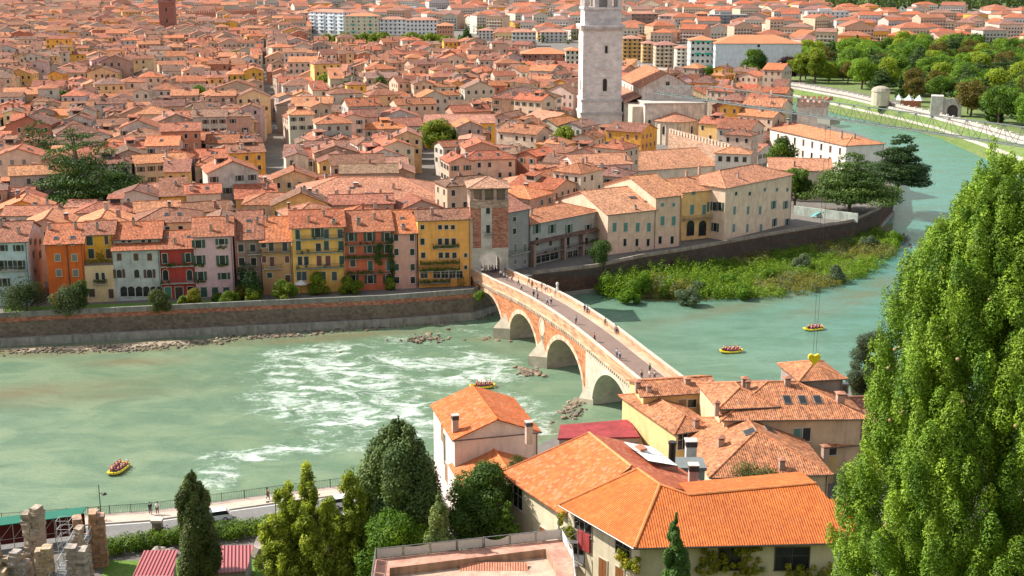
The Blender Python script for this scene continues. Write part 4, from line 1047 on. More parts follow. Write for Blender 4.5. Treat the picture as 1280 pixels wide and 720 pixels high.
for z in (tz(262),tz(286)): window(t,(-.3,-h0-.06,z),0,.9,1.9,'plain',(0.5,.47,.4))
m=MB(); m.box(-1.3,.7,-h0-1.0,-h0-.05,tz(294)-.15,tz(294),(0.4,.38,.34)); rail_geo(m,(-1.3,-h0-.95,tz(294)),(.7,-h0-.95,tz(294)),.9); m.ob('balcony','concrete',t)
m=MB()
for i in range(14):
    a0=math.pi*i/14; a1=math.pi*(i+1)/14
    q=lambda r,a:(.2+r*math.cos(a),-h0-.08,ZC+r*math.sin(a)); m.face([q(RA,a0),q(RA+.6,a0),q(RA+.6,a1),q(RA,a1)],jit((0.62,.57,.5),.08))
m.ob('arch_ring','ashlar',t)
reserve(-5.6,291.6,9.4,9,0.1)
# ============================================================= right of the tower
GL=((-1.2,293.5),(22.0,305.0))
def line_px(a,b,z=6.0): p=at(*a,z); q=at(*b,z); return ((p.x,p.y),(q.x,q.y))
GL=setback(line_px((627,342),(748,314)),0.6)
h=House('house','plain grey house squeezed between the gate tower and the balcony house','house',627,264,662,262,GL,(0.27,0.26,0.25),kind='shed',pitch=17,depth=9,group='grey riverside houses right of the gate tower',roof=(0.30,0.11,0.07))
for y,hh in ((274,1.1),(289,1.4),(310,2.1),(327,1.2)): h.grid((631,643) if y<300 else (632,644,656),(y,),w=1.1,h=hh,style='closed' if y>300 else 'plain',sc=(.16,.19,.17))
h.balcony(636,660,316,.9,rc=(.12,.13,.12))
h=House('house','long grey riverside house with a tiled awning and wide glazed ground floor','house',663,275,748,268,GL,(0.34,0.33,0.31),kind='hip',pitch=17,depth=13,group='grey riverside houses right of the gate tower',roof=(0.46,0.17,0.075),chim=((664,268,1),))
h.grid((671,690,711,735),(286,),w=1.15,h=2.2,sc=(.1,.2,.17)); h.grid((671,688,710,733),(302,),w=1.1,h=2.1,style='plain')
for a,b,y in ((665,698,322),(703,722,318),(727,744,315)):
    q=h.loc(a,y); q2=h.loc(b,y-2); 
    n=3
    for i in range(n):
        x=q.x+(q2.x-q.x)*(i+.5)/n; window(h.root,(x,-h.d/2-.004,(q.z+q2.z)/2-.3),0,(q2.x-q.x)/n-.25,1.7,'plain',(.42,.40,.34))
q=h.loc(664,296); q2=h.loc(747,291); z=(q.z+q2.z)/2
m=MB(); slope_poly(m,[(-h.w/2,-h.d/2-1.5,z-.25),(h.w/2,-h.d/2-1.5,z-.25),(h.w/2,-h.d/2,z+.25),(-h.w/2,-h.d/2,z+.25)],(0.16,0.09,0.07)); m.ob('awning','roof_old',h.root)
h.balcony(665,747,309,1.3,(0.38,.28,.24),plants=.25)
m=MB()
for px in (664,702,725,746):
    q=h.loc(px,309); m.box(q.x-.35,q.x+.35,-h.d/2-1.35,-h.d/2,0,z-.3,(0.36,0.24,0.20))
m.ob('pillar','plaster',h.root)
# peach house with teal shutters, gable to the left
PLn=line_px((765,318),(860,306)); 
P1=onv(759,269,PLn); 
h=House('house','peach coloured house with pale teal shutters and one large dormer on its broad roof','house',760,268,820,261,PLn,(0.66,0.45,0.33),kind='gable',pitch=17,ridge=228,group='peach riverside houses with teal shutters',roof=(0.50,0.235,0.125))
h.grid((768,782,797,811),(284,),w=1.15,h=2.3,style='closed',sc=TEAL); h.grid((781,796,810),(303,),w=.9,h=1.9,style='plain')
h.skylight(791,247,2.0,1.2); h.skylight(807,252,1.0,.7); h.chimney(794,261,1,.6,.6)
h=House('house','taller peach house with teal shutters between the broad roof and the arcaded palace','house',820,247,852,243,PLn,(0.64,0.43,0.31),kind='gable',pitch=17,ridge=219,group='peach riverside houses with teal shutters',roof=(0.48,0.20,0.09))
h.grid((828,842),(256,),w=.9,h=.9,style='closed',sc=TEAL); h.grid((828,842),(276,),w=1.2,h=2.4,style='closed',sc=TEAL); h.grid((825,840),(300,),w=1.0,h=2.0,style='plain')
# palace: recessed wing, projecting wing
QL=line_px((842,302),(905,295)); QL=setback(QL,0)
h=House('palace','large yellow riverside palace wing with two arched doorways and a long balcony','palace',853,241,897,235,QL,(0.76,0.45,0.19),kind='gable',pitch=18,depth=15,gz=6.2,roof=(0.47,0.19,0.09),chim=((858,221),(838+36,214)))
h.grid((867,),(241,),w=1.1,h=1.0,style='closed',sc=(.12,.2,.18)); h.grid((865,880),(262,),w=1.2,h=2.6,style='closed',sc=TEAL); h.grid((889,),(258,),w=1.2,h=2.6,sc=(.1,.16,.14))
h.grid((863,878),(285,),w=2.4,h=4.2,style='plain arch',fc=(.5,.35,.22)); h.balcony(853,896,272,1.3,(.45,.33,.22))
WL=line_px((907,300),(991,279))
h=House('palace','projecting palace wing with pale peach walls and rows of blue grey shutters','palace',907,236,991,216,WL,(0.66,0.48,0.35),kind='hip',pitch=19,depth=16,roof=(0.46,0.19,0.10),chim=((922,222),))
h.grid((920,937,),(242,),w=1.1,h=1.0,style='plain'); h.grid((956,971,984),(237,),w=1.1,h=1.0,style='closed',sc=(.10,.16,.15))
for y,xs_ in ((263,(918,935,950)),(256,(967,982)),(285,(917,934,951)),(278,(968,984))): h.grid(xs_,(y,),w=1.1,h=2.2,style='closed' if y in(263,285) else 'open',sc=(.12,.22,.21))
h.grid((893,900),(258,),side='l',w=1.1,h=2.3,style='open'); h.grid((894,),(284,),side='l',w=1.1,h=2.3)
# ============================================================= landmark buildings further back
def blockline(pxl,pxr,yl,yr,z=CITYZ): p=at(pxl,yl,z); q=at(pxr,yr,z); return ((p.x,p.y),(q.x,q.y))
# ---- cathedral bell tower
bx=at(750,171,6.0); t=thing('bell_tower','tall white stone bell tower of the cathedral rising past the top of the picture','tower',(bx.x,bx.y+8,6.0),0.06)
W2=8.3; zt=lambda py: hz_(bx.x,bx.y,py)-6.0
CW=(0.68,0.61,0.57)
def tierbox(nm,z0,z1,hw,c=CW,mat='ashlar',skip=''):
    m=MB(); m.box(-hw,hw,-hw,hw,z0,z1,c,skip=skip); return m.ob(nm,mat,t)
tierbox('base_storey',-1,zt(143),W2+.5); tierbox('cornice',zt(143),zt(140),W2+.9,(0.52,.48,.46)); tierbox('middle_storey',zt(140),zt(127),W2+.25)
tierbox('cornice',zt(127),zt(124),W2+.6,(0.52,.48,.46)); tierbox('shaft',zt(124),zt(36),W2-.1)
m=MB()
for sx in (-1,1):
    for sy in (-1,1):
        m.box(sx*(W2-.9)-.95,sx*(W2-.9)+.95,sy*(W2-.9)-.95,sy*(W2-.9)+.95,zt(124),zt(36),(0.64,.58,.56))
m.ob('corner_pilaster','ashlar',t)
m=MB(); m.box(-W2-.8,W2+.8,-W2-.8,W2+.8,zt(36),zt(34),(0.5,.46,.44)); m.box(-W2-1.2,W2+1.2,-W2-1.2,W2+1.2,zt(34),zt(31.5),(0.62,.56,.53))
for i in range(20):
    x=-W2-.9+(2*W2+1.8)*i/19; m.box(x-.22,x+.22,-W2-1.1,-W2-.1,zt(37.5),zt(34),(0.66,.6,.56)); m.box(-W2-1.1,-W2-.1,x-.22,x+.22,zt(37.5),zt(34),(0.66,.6,.56))
m.ob('cornice','ashlar',t)
tierbox('belfry_base',zt(31.5),zt(12),W2-.5,(0.52,.49,.49)); tierbox('cornice',zt(12),zt(9),W2,(0.6,.56,.54))
m=MB()
for x in (-W2+1.2,-W2/3,W2/3,W2-1.2):
    for y in (-W2+1.2,W2-1.2): m.box(x-.9,x+.9,y-.9,y+.9,zt(9),zt(-26),(0.58,.53,.50))
for y in (-W2/3,W2/3):
    for x in (-W2+1.2,W2-1.2): m.box(x-.9,x+.9,y-.9,y+.9,zt(9),zt(-26),(0.58,.53,.50))
m.ob('belfry','ashlar',t)
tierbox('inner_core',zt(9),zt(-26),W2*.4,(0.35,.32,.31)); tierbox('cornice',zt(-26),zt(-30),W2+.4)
m=MB(); m.lathe([(W2*.75,zt(-30)),(W2*.75,zt(-45)),(0,zt(-75))],(0.4,.2,.14),8); m.ob('roof','roof_old',t)
for px,py,w_,h_,st in ((755,62,1.1,3.0,'plain'),(754,106,1.7,5.2,'plain arch')):
    window(t,((px-750.5)/2.92,-W2-.0+.09-.1,zt(py)),0,w_,h_,st,(.5,.46,.43))
for py,w_ in ((86,5.0),(118,3.6),(55,2.2)):
    m=MB(); z=zt(py); m.box(.9-w_/2,.9+w_/2,-W2-.5,-W2+.1,z-.3,z,(0.64,.58,.55)); 
    if py==86: m.face([(.9-w_/2,-W2-.4,z),(.9+w_/2,-W2-.4,z),(.9,-W2-.4,z+1.5)],(0.6,.55,.52))
    m.ob('window_hood','ashlar',t)
for y,zz in ((0,108),(0,60)):
    window(t,(-W2-.0,y,zt(zz)),-math.pi/2,1.4,4.2,'plain arch',(.5,.46,.43))
m=MB()
for px in np.linspace(-W2+2.4,W2-2.4,5): m.box(px-.12,px+.12,-W2+.02,-W2+.10-.12,zt(122),zt(40),(0.66,.61,.58))
reserve(bx.x,bx.y+8,19,19,0,1)
# ---- cathedral
cA=at(813,178,6.0); 
t=thing('cathedral','pale stone cathedral with a tall gabled nave and a round apse roofed in tiles','church',(at(842,180,6).x,at(842,180,6).y+10,6.0),0.10)
ox,oy=t.location.x,t.location.y; zc=lambda py,dy=0: hz_(ox,oy+dy,py)-6.0
PC=(0.72,0.58,0.45)
m=MB(); n=20; r=8.4; zr=zc(152,-12)
pts=[(r*math.cos(math.pi+math.pi*i/n),-6+r*math.sin(math.pi+math.pi*i/n)) for i in range(n+1)]
for a,b in zip(pts,pts[1:]): m.face([(a[0],a[1],-.5),(b[0],b[1],-.5),(b[0],b[1],zr),(a[0],a[1],zr)],PC)
for i in range(0,n+1,2):
    x,y=pts[i]; m.cyl((x*1.01,(y+6)*1.01-6,-.5),(x*1.01,(y+6)*1.01-6,zr),.35,.35,(0.66,.55,.45),6)
m.ob('apse','plaster',t)
m=MB(); zt2=zc(140,-6)
for a,b in zip(pts,pts[1:]):
    ea=(a[0]*1.1,(a[1]+6)*1.1-6,zr+.1); eb=(b[0]*1.1,(b[1]+6)*1.1-6,zr+.1); slope_poly(m,[ea,eb,(0,-6,zt2)],(0.45,.19,.11),eave=(Vector(eb)-Vector(ea)))
m.ob('apse_roof','roof_old',t)
for k in (-2,0,2): 
    a=-math.pi/2+k*0.38; window(t,(r*math.cos(a)*1.01,-6+r*math.sin(a)*1.01,6),a+math.pi/2,1.2,3.4,'plain arch',(.55,.45,.38))
# presbytery block, transept gable, nave, aisle
zb=zc(128); m=MB(); m.box(-12.5,12.5,-6.02,9,-.5,zb,(0.66,.57,.50)); m.ob('presbytery','plaster_worn',t)
m=MB(); m.box(-13,13,-6.5,9.3,zb,zb+.5,(0.5,.45,.4)); m.ob('cornice','concrete',t)
zg=zc(104,9)-1.5
g=MB(); g.box(-11,11,9,56,zb-2,zg,(0.66,.55,.48)); g.face([(-11,9,zg),(11,9,zg),(0,9,zg+5.6)],(0.60,.48,.42)); g.face([(11,56,zg),(-11,56,zg),(0,56,zg+5.6)],(0.6,.48,.42)); g.ob('nave','plaster_worn',t)
m=MB(); slope_poly(m,[(-11.8,8.6,zg-.2),(-11.8,56.4,zg-.2),(0,56.4,zg+5.9),(0,8.6,zg+5.9)],(0.40,.14,.055)); slope_poly(m,[(11.8,56.4,zg-.2),(11.8,8.6,zg-.2),(0,8.6,zg+5.9),(0,56.4,zg+5.9)],(0.40,.14,.055)); m.ob('nave_roof','roof_old',t)
m=MB(); m.box(-17.5,-11,9,56,-.5,zc(128,9),(0.56,.47,.38)); m.box(-17,-12.5,-2,9,-.5,zc(132),(0.60,.5,.4)); m.box(11,17.5,9,56,-.5,zc(128,9),(0.56,.47,.38)); m.ob('aisle','plaster',t)
m=MB(); za=zc(128,9); slope_poly(m,[(-18.2,8.6,za),(-18.2,56,za),(-11.02,56,za+3),(-11.02,8.6,za+3)],(0.42,.18,.11)); slope_poly(m,[(18.2,56,za),(18.2,8.6,za),(11.02,8.6,za+3),(11.02,56,za+3)],(0.42,.18,.11)); m.ob('aisle_roof','roof_old',t)
m=MB()
for x in (-10.6,-5.3,0,5.3,10.6):
    z=zg+5.6*(1-abs(x)/11); m.cyl((x,8.8,z),(x,8.8,z+2.6),.4,.3,(0.42,.2,.14),6); m.cyl((x,8.8,z+2.6),(x,8.8,z+4),.4,0,(0.42,.2,.14),6)
m.ob('pinnacle','brick',t)
for y in np.linspace(16,56,6): window(t,(-11.02,y,zg-3),-math.pi/2,1.3,2.6,'plain arch',(.55,.45,.38)); window(t,(-17.52,y,za-5),-math.pi/2,1.1,3.2,'plain arch',(.55,.45,.38))
for x in (-10.5,10.5): window(t,(x,-6.04,8),0,1.1,3,'plain',(.5,.42,.36))
window(t,(0,8.96,zg+1.4),0,1.6,1.6,'plain',(.5,.42,.36))
reserve(ox,oy+24,40,90,-0.1,0)
# ---- apartment blocks at the edge of the old town: px left,right,base y,top y,depth,wall,roof or none,label
def block(label,pl,pr_,yb,yt,depth,c,roof,floors,cols,sc=None,bal=0,rotk=0.0,cat='apartment block',name='apartment_block',awn=0,side=None,kind='hip',gz=CITYZ):
    ln=blockline(pl,pr_,yb+rotk,yb-rotk,gz)
    A=Vector(ln[0]); B=Vector(ln[1]); ux=(B-A).normalized(); back=Vector((-ux.y,ux.x)); w_=(B-A).length; mid=(A+B)/2; c0=mid+back*depth/2
    h_=hz_(mid.x,mid.y,yt)-gz
    t=thing(name,label,cat,(c0.x,c0.y,gz),math.atan2(ux.y,ux.x),'apartment blocks beyond the old town' if name=='apartment_block' else None)
    m=MB(); wall_geo(m,w_,depth,h_,'hip',.3,c); m.ob('wall','plaster',t)
    if roof: m=MB(); roof_geo(m,w_,depth,h_,kind,math.radians(17),.8,roof,caps=False); m.ob('roof','roof_new',t)
    else:
        m=MB(); m.box(-w_/2-.2,w_/2+.2,-depth/2-.2,depth/2+.2,h_,h_+.7,(0.4,.38,.36)); m.box(-w_*.2,w_*.1,-2,3,h_+.7,h_+3.2,c); m.ob('roof','concrete',t)
    fh=h_/floors; sw=min(1.5,w_/cols*.45); sm=simple_win_mesh(sw,min(1.7,fh*.55),'closed' if sc else 'plain',sc or (.1,.1,.1))
    pane=simple_win_mesh(sw,min(1.7,fh*.55),'plain',(.1,.1,.1))
    for f in range(floors):
        for k in range(cols):
            x=-w_/2+(k+.5)*w_/cols; put('window',sm if (sc and R.random()<.5) else pane,t,(x,-depth/2-.01,fh*(f+.55)))
            if awn and f%2==1 and k in(1,cols-2) : 
                a=MB(); a.box(x-2.2,x+2.2,-depth/2-1.6,-depth/2,fh*(f+.9)-.1,fh*(f+.9)+.05,(0.03,.38,.30)); a.box(x-2.2,x+2.2,-depth/2-1.7,-depth/2-1.6,fh*(f+.9)-1.0,fh*(f+.9),(0.03,.38,.30)); a.ob('awning','cloth',t)
    ns=max(2,int(depth/5))
    for f in range(floors):
        for k in range(ns):
            y=-depth/2+(k+.5)*depth/ns
            sx=-1 if mid.x>0 else 1
            put('window',pane,t,(sx*(w_/2+.01),y,fh*(f+.55)),math.pi/2*sx)
    if bal:
        for f in range(1,floors):
            m=MB()
            for k in range(0,cols,2): 
                x=-w_/2+(k+.5)*w_/cols; m.box(x-w_/cols*.6,x+w_/cols*.6,-depth/2-1.3,-depth/2,fh*f-.2,fh*f+.9,tuple(min(1,q*1.15) for q in c))
            m.ob('balcony','paint',t)
    reserve(c0.x,c0.y,w_,depth,t.rotation_euler.z,1.5)
    return t
OR=(0.52,0.20,0.09); PK=(0.40,.19,.13)
block('white and pale blue apartment block with a flat top left of the teal awnings',388,430,42,15,18,(0.60,.66,.70),PK,6,7,bal=1,rotk=-1)
block('cream apartment block with teal awnings and an orange roof',431,474,48,20,16,(0.66,.60,.42),OR,6,6,sc=(.2,.3,.28),awn=1)
block('grey white apartment block between the teal awnings and the tall striped white one',475,508,48,24,16,(0.6,.6,.6),PK,5,6,bal=1)
block('white apartment block striped by tall dark window bays',508,547,49,25,16,(0.72,.72,.72),PK,5,8)
block('salmon orange institutional block with small square windows under an orange roof',510+36,562+4,54,32,25,(0.60,.27,.16),OR,4,6)
block('pale peach block beside the white and blue apartment block',363,386,36,16,14,(0.6,.48,.4),PK,5,4)
block('low yellow block among the trees left of the peach block',346,364,35,18,14,(0.62,.5,.28),PK,4,3)
block('long white low block behind the teal awning apartments',483,545,22,11,16,(0.68,.7,.72),None,3,12)
block('white house block at the left of the orange one near the cypress row',598,617,53,38,14,(0.62,.62,.6),PK,4,4)
block('small orange block beside a white one near the cypress row',617,642,55,41,14,(0.6,.3,.14),PK,4,5)
block('white block with a plain tiled roof left of the bell tower',640,670,61,40,16,(0.62,.6,.56),PK,4,6,bal=1)
block('grey white block just behind the brick convent',676,709,56,40,16,(0.56,.55,.54),PK,4,6)
block('long dark red brick convent under a plain orange roof',652,708,92,67,22,(0.34,.12,.085),OR,3,8,sc=(.3,.2,.15))
block('narrow cream block touching the brick convent',707,724,94,63,20,(0.64,.58,.45),OR,5,3)
block('ochre yellow block just right of the bell tower',778,802,78,48,16,(0.60,.38,.12),PK,6,4,bal=1)
block('golden block with stacked balconies right of the bell tower',803,820,82,54,14,(0.62,.40,.18),PK,6,3,bal=1)
block('beige block with long balconies in the middle of the riverside apartment row',819,846,90,56,16,(0.58,.46,.34),(.33,.15,.12),7,5,bal=1)
block('cream block beside the white one with teal awnings',845,862,93,60,14,(0.66,.6,.52),PK,7,3,bal=1)
block('white block with teal awnings next to the scaffolded one',862,893,96,50,16,(0.68,.63,.58),OR,6,5,awn=1)
t=block('large building wrapped in pale scaffold sheeting on the riverside road',893,1000,98,54,30,(0.66,.68,.70),OR,6,1,name='sheeted_building',cat='building')
m=MB(); 
blocks2=[('dark brown balconied block above the apartment row',780,822,42,17,(0.30,.2,.16),PK,5,6,1),('grey mauve block with white corner balconies',824,872,40,20,(0.48,.4,.38),PK,5,7,1),('brick red block behind the mauve one',870,885,35,17,(0.42,.16,.11),OR,4,3,0),
('dark grey flat roofed block with ribbon windows',886,934,38,19,(0.24,.25,.26),None,5,6,1),('pale block right of the dark ribbon window one',935,960,34,20,(0.55,.55,.55),None,4,4,0),('wide white grey flat roofed block with blue trim in the upper right',1008,1060,41,15,(0.6,.6,.6),None,6,9,1),
('yellow and grey block beside the wide white one',1061,1085,38,18,(0.58,.48,.3),PK,5,4,1),('twin brown brick towers near the park',1095,1111,35,20,(0.36,.17,.11),None,4,2,0),('long pinkish block left of the park hill',1111,1145,36,24,(0.52,.34,.27),PK,3,6,0),
('white block with an orange roof half behind park trees',1042,1062,70,52,(0.68,.66,.62),OR,4,4,0),('cream block by the chestnut trees of the park',1022,1041,70,50,(0.6,.54,.46),PK,5,3,1),
('pale grey office block above the upper middle roofs',590,640,30,16,(0.42,.42,.44),None,4,8,0),('white and grey twin block above the long white one',545,588,24,13,(0.6,.6,.6),None,3,7,0)]
for l,a,b,yb,yt,c,rf,fl,co,ba in blocks2: block(l,a,b,yb,yt,15,c,rf,fl,co,bal=ba)
# ---- red brick tower and the swallowtail castle bridge far left
p=at(209,52,6); t=thing('brick_tower','tall dark red brick tower standing far off in the upper left','tower',(p.x,p.y+8,6),0.1)
zt3=lambda py: hz_(p.x,p.y,py)-6; m=MB(); m.box(-7,7,-7,7,-1,zt3(4),(0.27,.10,.075)); m.ob('shaft','brick',t)
m=MB(); m.box(-7.8,7.8,-7.8,7.8,zt3(4),zt3(1),(0.3,.13,.1)); 
for x in (-6,-2,2,6):
    for y in (-6,6): m.box(x-1,x+1,y-1,y+1,zt3(1),zt3(-9),(0.28,.11,.08))
m.box(-7.6,7.6,-7.6,7.6,zt3(-9),zt3(-12),(0.3,.13,.1)); m.ob('belfry','brick',t)
m=MB(); roof_geo(m,15,15,zt3(-12),'hip',.5,.6,(0.4,.18,.12)); m.ob('roof','roof_old',t)
for py in (12,26,38): window(t,(0,-7.02,zt3(py)),0,1.6,3.5,'plain arch',(.4,.3,.25))
reserve(p.x,p.y+8,14,14,.1,1)
p=at(237,38,6); q=at(322,33,6); L=(q-p).length; t=thing('castle_bridge','distant brick castle bridge with pale segmental arches in the upper left','bridge',p,math.atan2(q.y-p.y,q.x-p.x))
m=MB(); h_=hz_(p.x,p.y,17)-6
for k,(a,b) in enumerate(((10,45),(52,80),(86,108))):
    r_=(b-a)/2; 
    for i in range(12):
        x0=a+(b-a)*i/12; x1=a+(b-a)*(i+1)/12; f=lambda x:(h_*.55)*math.sqrt(max(0,1-((x-(a+b)/2)/r_)**2))
        m.face([(x0,0,f(x0)),(x1,0,f(x1)),(x1,0,h_),(x0,0,h_)],(0.42,.17,.11))
for a,b in ((-5,10),(45,52),(80,86),(108,L)): m.box(a,b,0,8,-8,h_,(0.40,.17,.12))
m.box(-5,L,0.02,8,h_,h_+.5,(0.4,.2,.15))
x=-4
while x<L: m.box(x,x+2,0,.8,h_+.5,h_+2.5,(0.40,.17,.12)); x+=3.6
m.ob('arcade','brick',t); m=MB()
for k,(a,b) in enumerate(((10,45),(52,80),(86,108))):
    for i in range(12):
        x0=a+(b-a)*i/12; x1=a+(b-a)*(i+1)/12; f=lambda x:(h_*.55)*math.sqrt(max(0,1-((x-(a+b)/2)/((b-a)/2))**2))
        m.face([(x0,-.3,f(x0)),(x1,-.3,f(x1)),(x1,-.3,f(x1)+1.6),(x0,-.3,f(x0)+1.6)],(0.68,.62,.55))
m.ob('arch_ring','ashlar',t); reserve((p.x+q.x)/2,(p.y+q.y)/2,L,16,t.rotation_euler.z,1)
# ---- canal house, belvedere, crenellated tower
CL=blockline(985,1060,205,213)
CR=blockline(1057,1104,214,226)
h=House('house','long white house with brown shutters and a broad orange hipped roof where the river bends','house',1058,180,1105,181,((at(1057,225,6).x,at(1057,225,6).y),(at(1104,222,6).x,at(1104,222,6).y)),(0.68,.62,.54),kind='hip',pitch=15,depth=50,roof=(0.52,.20,.085),chim=((1068,173,1),(1052,170,1)))
h.grid((1090,),(209,),w=1.3,h=2.4,style='closed',sc=TEAL); 
for k in range(8):
    for z_ in (5.5,9.5):
        window(h.root,(-h.w/2-.01,-h.d/2+3.5+k*5.8,z_),-math.pi/2,1.2,2.3,'closed' if (k+z_)%3<2 else 'plain',WH,BRN)
h=House('house','low cream house with a long tile roof behind the spreading cedars','house',962,212,1040,213,blockline(962,1042,250,252),(0.58,.48,.38),kind='gable',pitch=18,ridge=198,roof=(0.46,.20,.11),chim=((993,208,1),))
h.grid((1012,1030),(228,),w=1.1,h=1.7,style='closed',sc=BRN)
p=at(1017,190,6); t=thing('crenellated_tower','square pale tower topped by brick swallowtail battlements above the white riverside house','tower',(p.x,p.y+5,6),-0.35)
zq=lambda py: hz_(p.x,p.y,py)-6; m=MB(); m.box(-5.4,5.4,-5.4,5.4,-1,zq(133),(0.68,.56,.46)); m.ob('shaft','plaster_worn',t,); m=MB(); m.box(-5.6,5.6,-5.6,5.6,zq(134),zq(128),(0.5,.3,.22))
for i in range(6):
    x=-5.6+i*2.24-.0
    for y in (-5.6,4.9): 
        m.box(x,x+1.3,y,y+.7,zq(128),zq(124),(0.46,.24,.17)); m.face([(x,y-.01,zq(124)),(x+1.3,y-.01,zq(124)),(x+1.3,y-.01,zq(122.5)),(x+.65,y-.01,zq(124)+.1),(x,y-.01,zq(122.5))],(0.46,.24,.17))
        m.box(y,y+.7,x,x+1.3,zq(128),zq(124),(0.46,.24,.17))
m.ob('battlement','brick',t); window(t,(0,-5.22,zq(150)),0,1.1,2,'plain'); reserve(p.x,p.y+5,11,11,0,1)
a_=at(836,205,6); b_=at(912,229,6); t=thing('battlement_wall','tall swallowtail battlemented wall between the cathedral apse and the rooftop lookout','wall',(a_.x,a_.y,6),math.atan2(b_.y-a_.y,b_.x-a_.x)); L_=(b_-a_).length
m=MB(); m.box(0,L_,-.5,.5,-1,11.5,(0.42,.25,.17)); m.ob('wall_face','brick',t); m=MB(); x=0.2
while x<L_-1.4: m.box(x,x+1.3,-.48,.48,11.5,13.0,(0.56,.42,.32)); m.face([(x,-.49,13.0),(x+.65,-.49,13.1),(x,-.49,13.7)],(0.56,.42,.32)); m.face([(x+.65,-.49,13.1),(x+1.3,-.49,13.0),(x+1.3,-.49,13.7)],(0.56,.42,.32)); x+=2.3
m.ob('merlons','brick',t); reserve((a_.x+b_.x)/2,(a_.y+b_.y)/2,L_,2,t.rotation_euler.z,.5)
# belvedere on the palace roofs
p=at(915,245,6); p=at(919,236,6); p.y-=20; B_=thing('belvedere','small white rooftop lookout with square windows and a hipped tile roof behind the palace','turret',(p.x,p.y+26,6),-0.25)
zz=lambda py: hz_(p.x,p.y+22,py)-6; m=MB(); m.box(-5.6,5.6,-4,4,-1,zz(191.5),(0.66,.62,.55)); m.ob('wall','plaster',B_); m=MB(); roof_geo(m,11.2,8,zz(191.5),'hip',.33,.6,(0.46,.2,.1)); m.ob('roof','roof_old',B_)
for x in (-4,-1.3,1.3,4): window(B_,(x,-4.02,zz(199)),0,1.2,1.6,'plain',(.3,.28,.25))
for y in (-2,1.5): window(B_,(-5.62,y,zz(199)),-math.pi/2,1.2,1.6,'plain',(.3,.28,.25))
reserve(p.x,p.y+26,11,8,-.25,0)
# ---- houses behind the waterfront that stand out
def bh(label,pl,yl,pr2,yr,by,c,ridge,roof=None,kind='gable',gz=CITYZ,byr=None,pitch=18,**k):
    return House('house',label,'house',pl,yl,pr2,yr,blockline(pl,pr2,by,byr if byr else by,gz),c,kind=kind,ridge=ridge,roof=roof,gz=gz,pitch=pitch,**k)
h=bh('long curved roof block with a timbered upper wall behind the yellow and red riverside houses',353,248,556,254,299,(0.30,.25,.21),212,(0.42,.17,.095),kind='hip',chim=((368,240,1,.9,1.0),(396,243,1,.9,.9),(421,245,0,.9),(476,243),(492,236,0),(445,232,2,1.2,.8),(480,248,0)),sky=((462,243,2.6,1.6),(440,235,1.4,1.0)))
h.grid((385,430,470,500,530),(258,),w=1.0,h=1.4,style='closed',sc=BRN)
h=bh('bright amber house with two big square windows between the long roof block and gate tower',545,262-13,578,249,300,(0.78,.38,.03),232,(0.46,.2,.12),kind='hip'); h.grid((556,573),(253,),w=2.4,h=2.2,style='plain',fc=(.66,.38,.03))
h=bh('amber house with white window frames set behind the orange and yellow ochre terrace houses',272,240,338,240,262,(0.78,.37,.02),219,(0.45,.2,.125),chim=((282,232),(296,236,1))); h.grid((289,304,318,333),(246,),w=1.3,h=1.3,style='plain')
h=bh('mauve house with dark windows in the middle of the roofs behind the pale grey house',155,242,215,242,280,(0.40,.30,.29),229,(0.38,.15,.10),chim=((155,232,1,1.,1.4),)); h.grid((163,178,188,210),(249,),w=1.4,h=1.9,style='closed',sc=(.1,.05,.05))
h=bh('yellow fronted low house with a wide tile roof behind the pale grey arched house',140,269,212,268,290,(0.64,.42,.05),257,(0.42,.17,.1),chim=((150,264,1),(179,262,1))); h.grid((158,173,196),(275,),w=1.2,h=1.4,style='plain')
h=bh('pink house with bay sized timber window behind the orange house',76,267,110,267,300,(0.48,.34,.32),250,(0.42,.17,.11)); h.win(87,271,3.0,1.7,'plain',fc=(.25,.1,.05))
h=bh('red house at the left edge with two dark windows',-10,150,30,149,178,(0.42,.06,.05),139,(0.42,.18,.12)); h.grid((3,17),(155,),w=1.5,h=2.4,style='plain')
h=bh('pale villa with a low hipped roof and balconies far left among the roofs',107,83,173,83,100,(0.55,.42,.33),69,(0.44,.19,.125),kind='hip'); h.grid((114,126,141,154,166),(82+3,),w=1.8,h=2.2,style='plain')
h=bh('brick red block with closed windows left of the roof garden',104,94,135,94,113,(0.36,.13,.12),84,(0.45,.16,.11),kind='hip')
h=bh('large yellow building with pilasters and green shutters beyond the roof terraces',530,154,640,153,185,(0.74,.42,.08),143,(0.42,.18,.12),kind='gable'); h.grid((590,600,612,622,632),(161,),w=1.3,h=2.2,style='closed',sc=(.2,.3,.3)); h.grid((590,600,612,622,632),(171,),w=1.3,h=2.2,style='plain')
h=bh('bright yellow house with green shutters in front of the bell tower',640,150,672,162,190,(0.80,.50,.06),138,(0.46,.2,.12),byr=196); h.grid((645,652,659,666),(162,),w=1.2,h=2.1,style='open',sc=(.02,.17,.12)); h.grid((647,656,665),(173,),w=1.2,h=2.1,style='open',sc=(.02,.17,.12))
h=bh('white fronted house with a timber eave in the roofs behind the long roof block',446,137,532,137,160,(0.56,.5,.46),117,(0.45,.2,.135)); h.grid((455,),(142,),w=1.6,h=1.4,style='plain')
h=bh('salmon pink mansion with grey shutters above the peach riverside house',719,205,790,206,262,(0.62,.42,.39),192,(0.45,.19,.10),byr=258,chim=((733,203,1),(790-8,200))); 
for y in (213,228,243): h.grid((724,741,750,763,783),(y,),w=1.25,h=1.7,style='closed',sc=(.2,.2,.18))
h.balcony(735,763,234,1.0,plants=1)
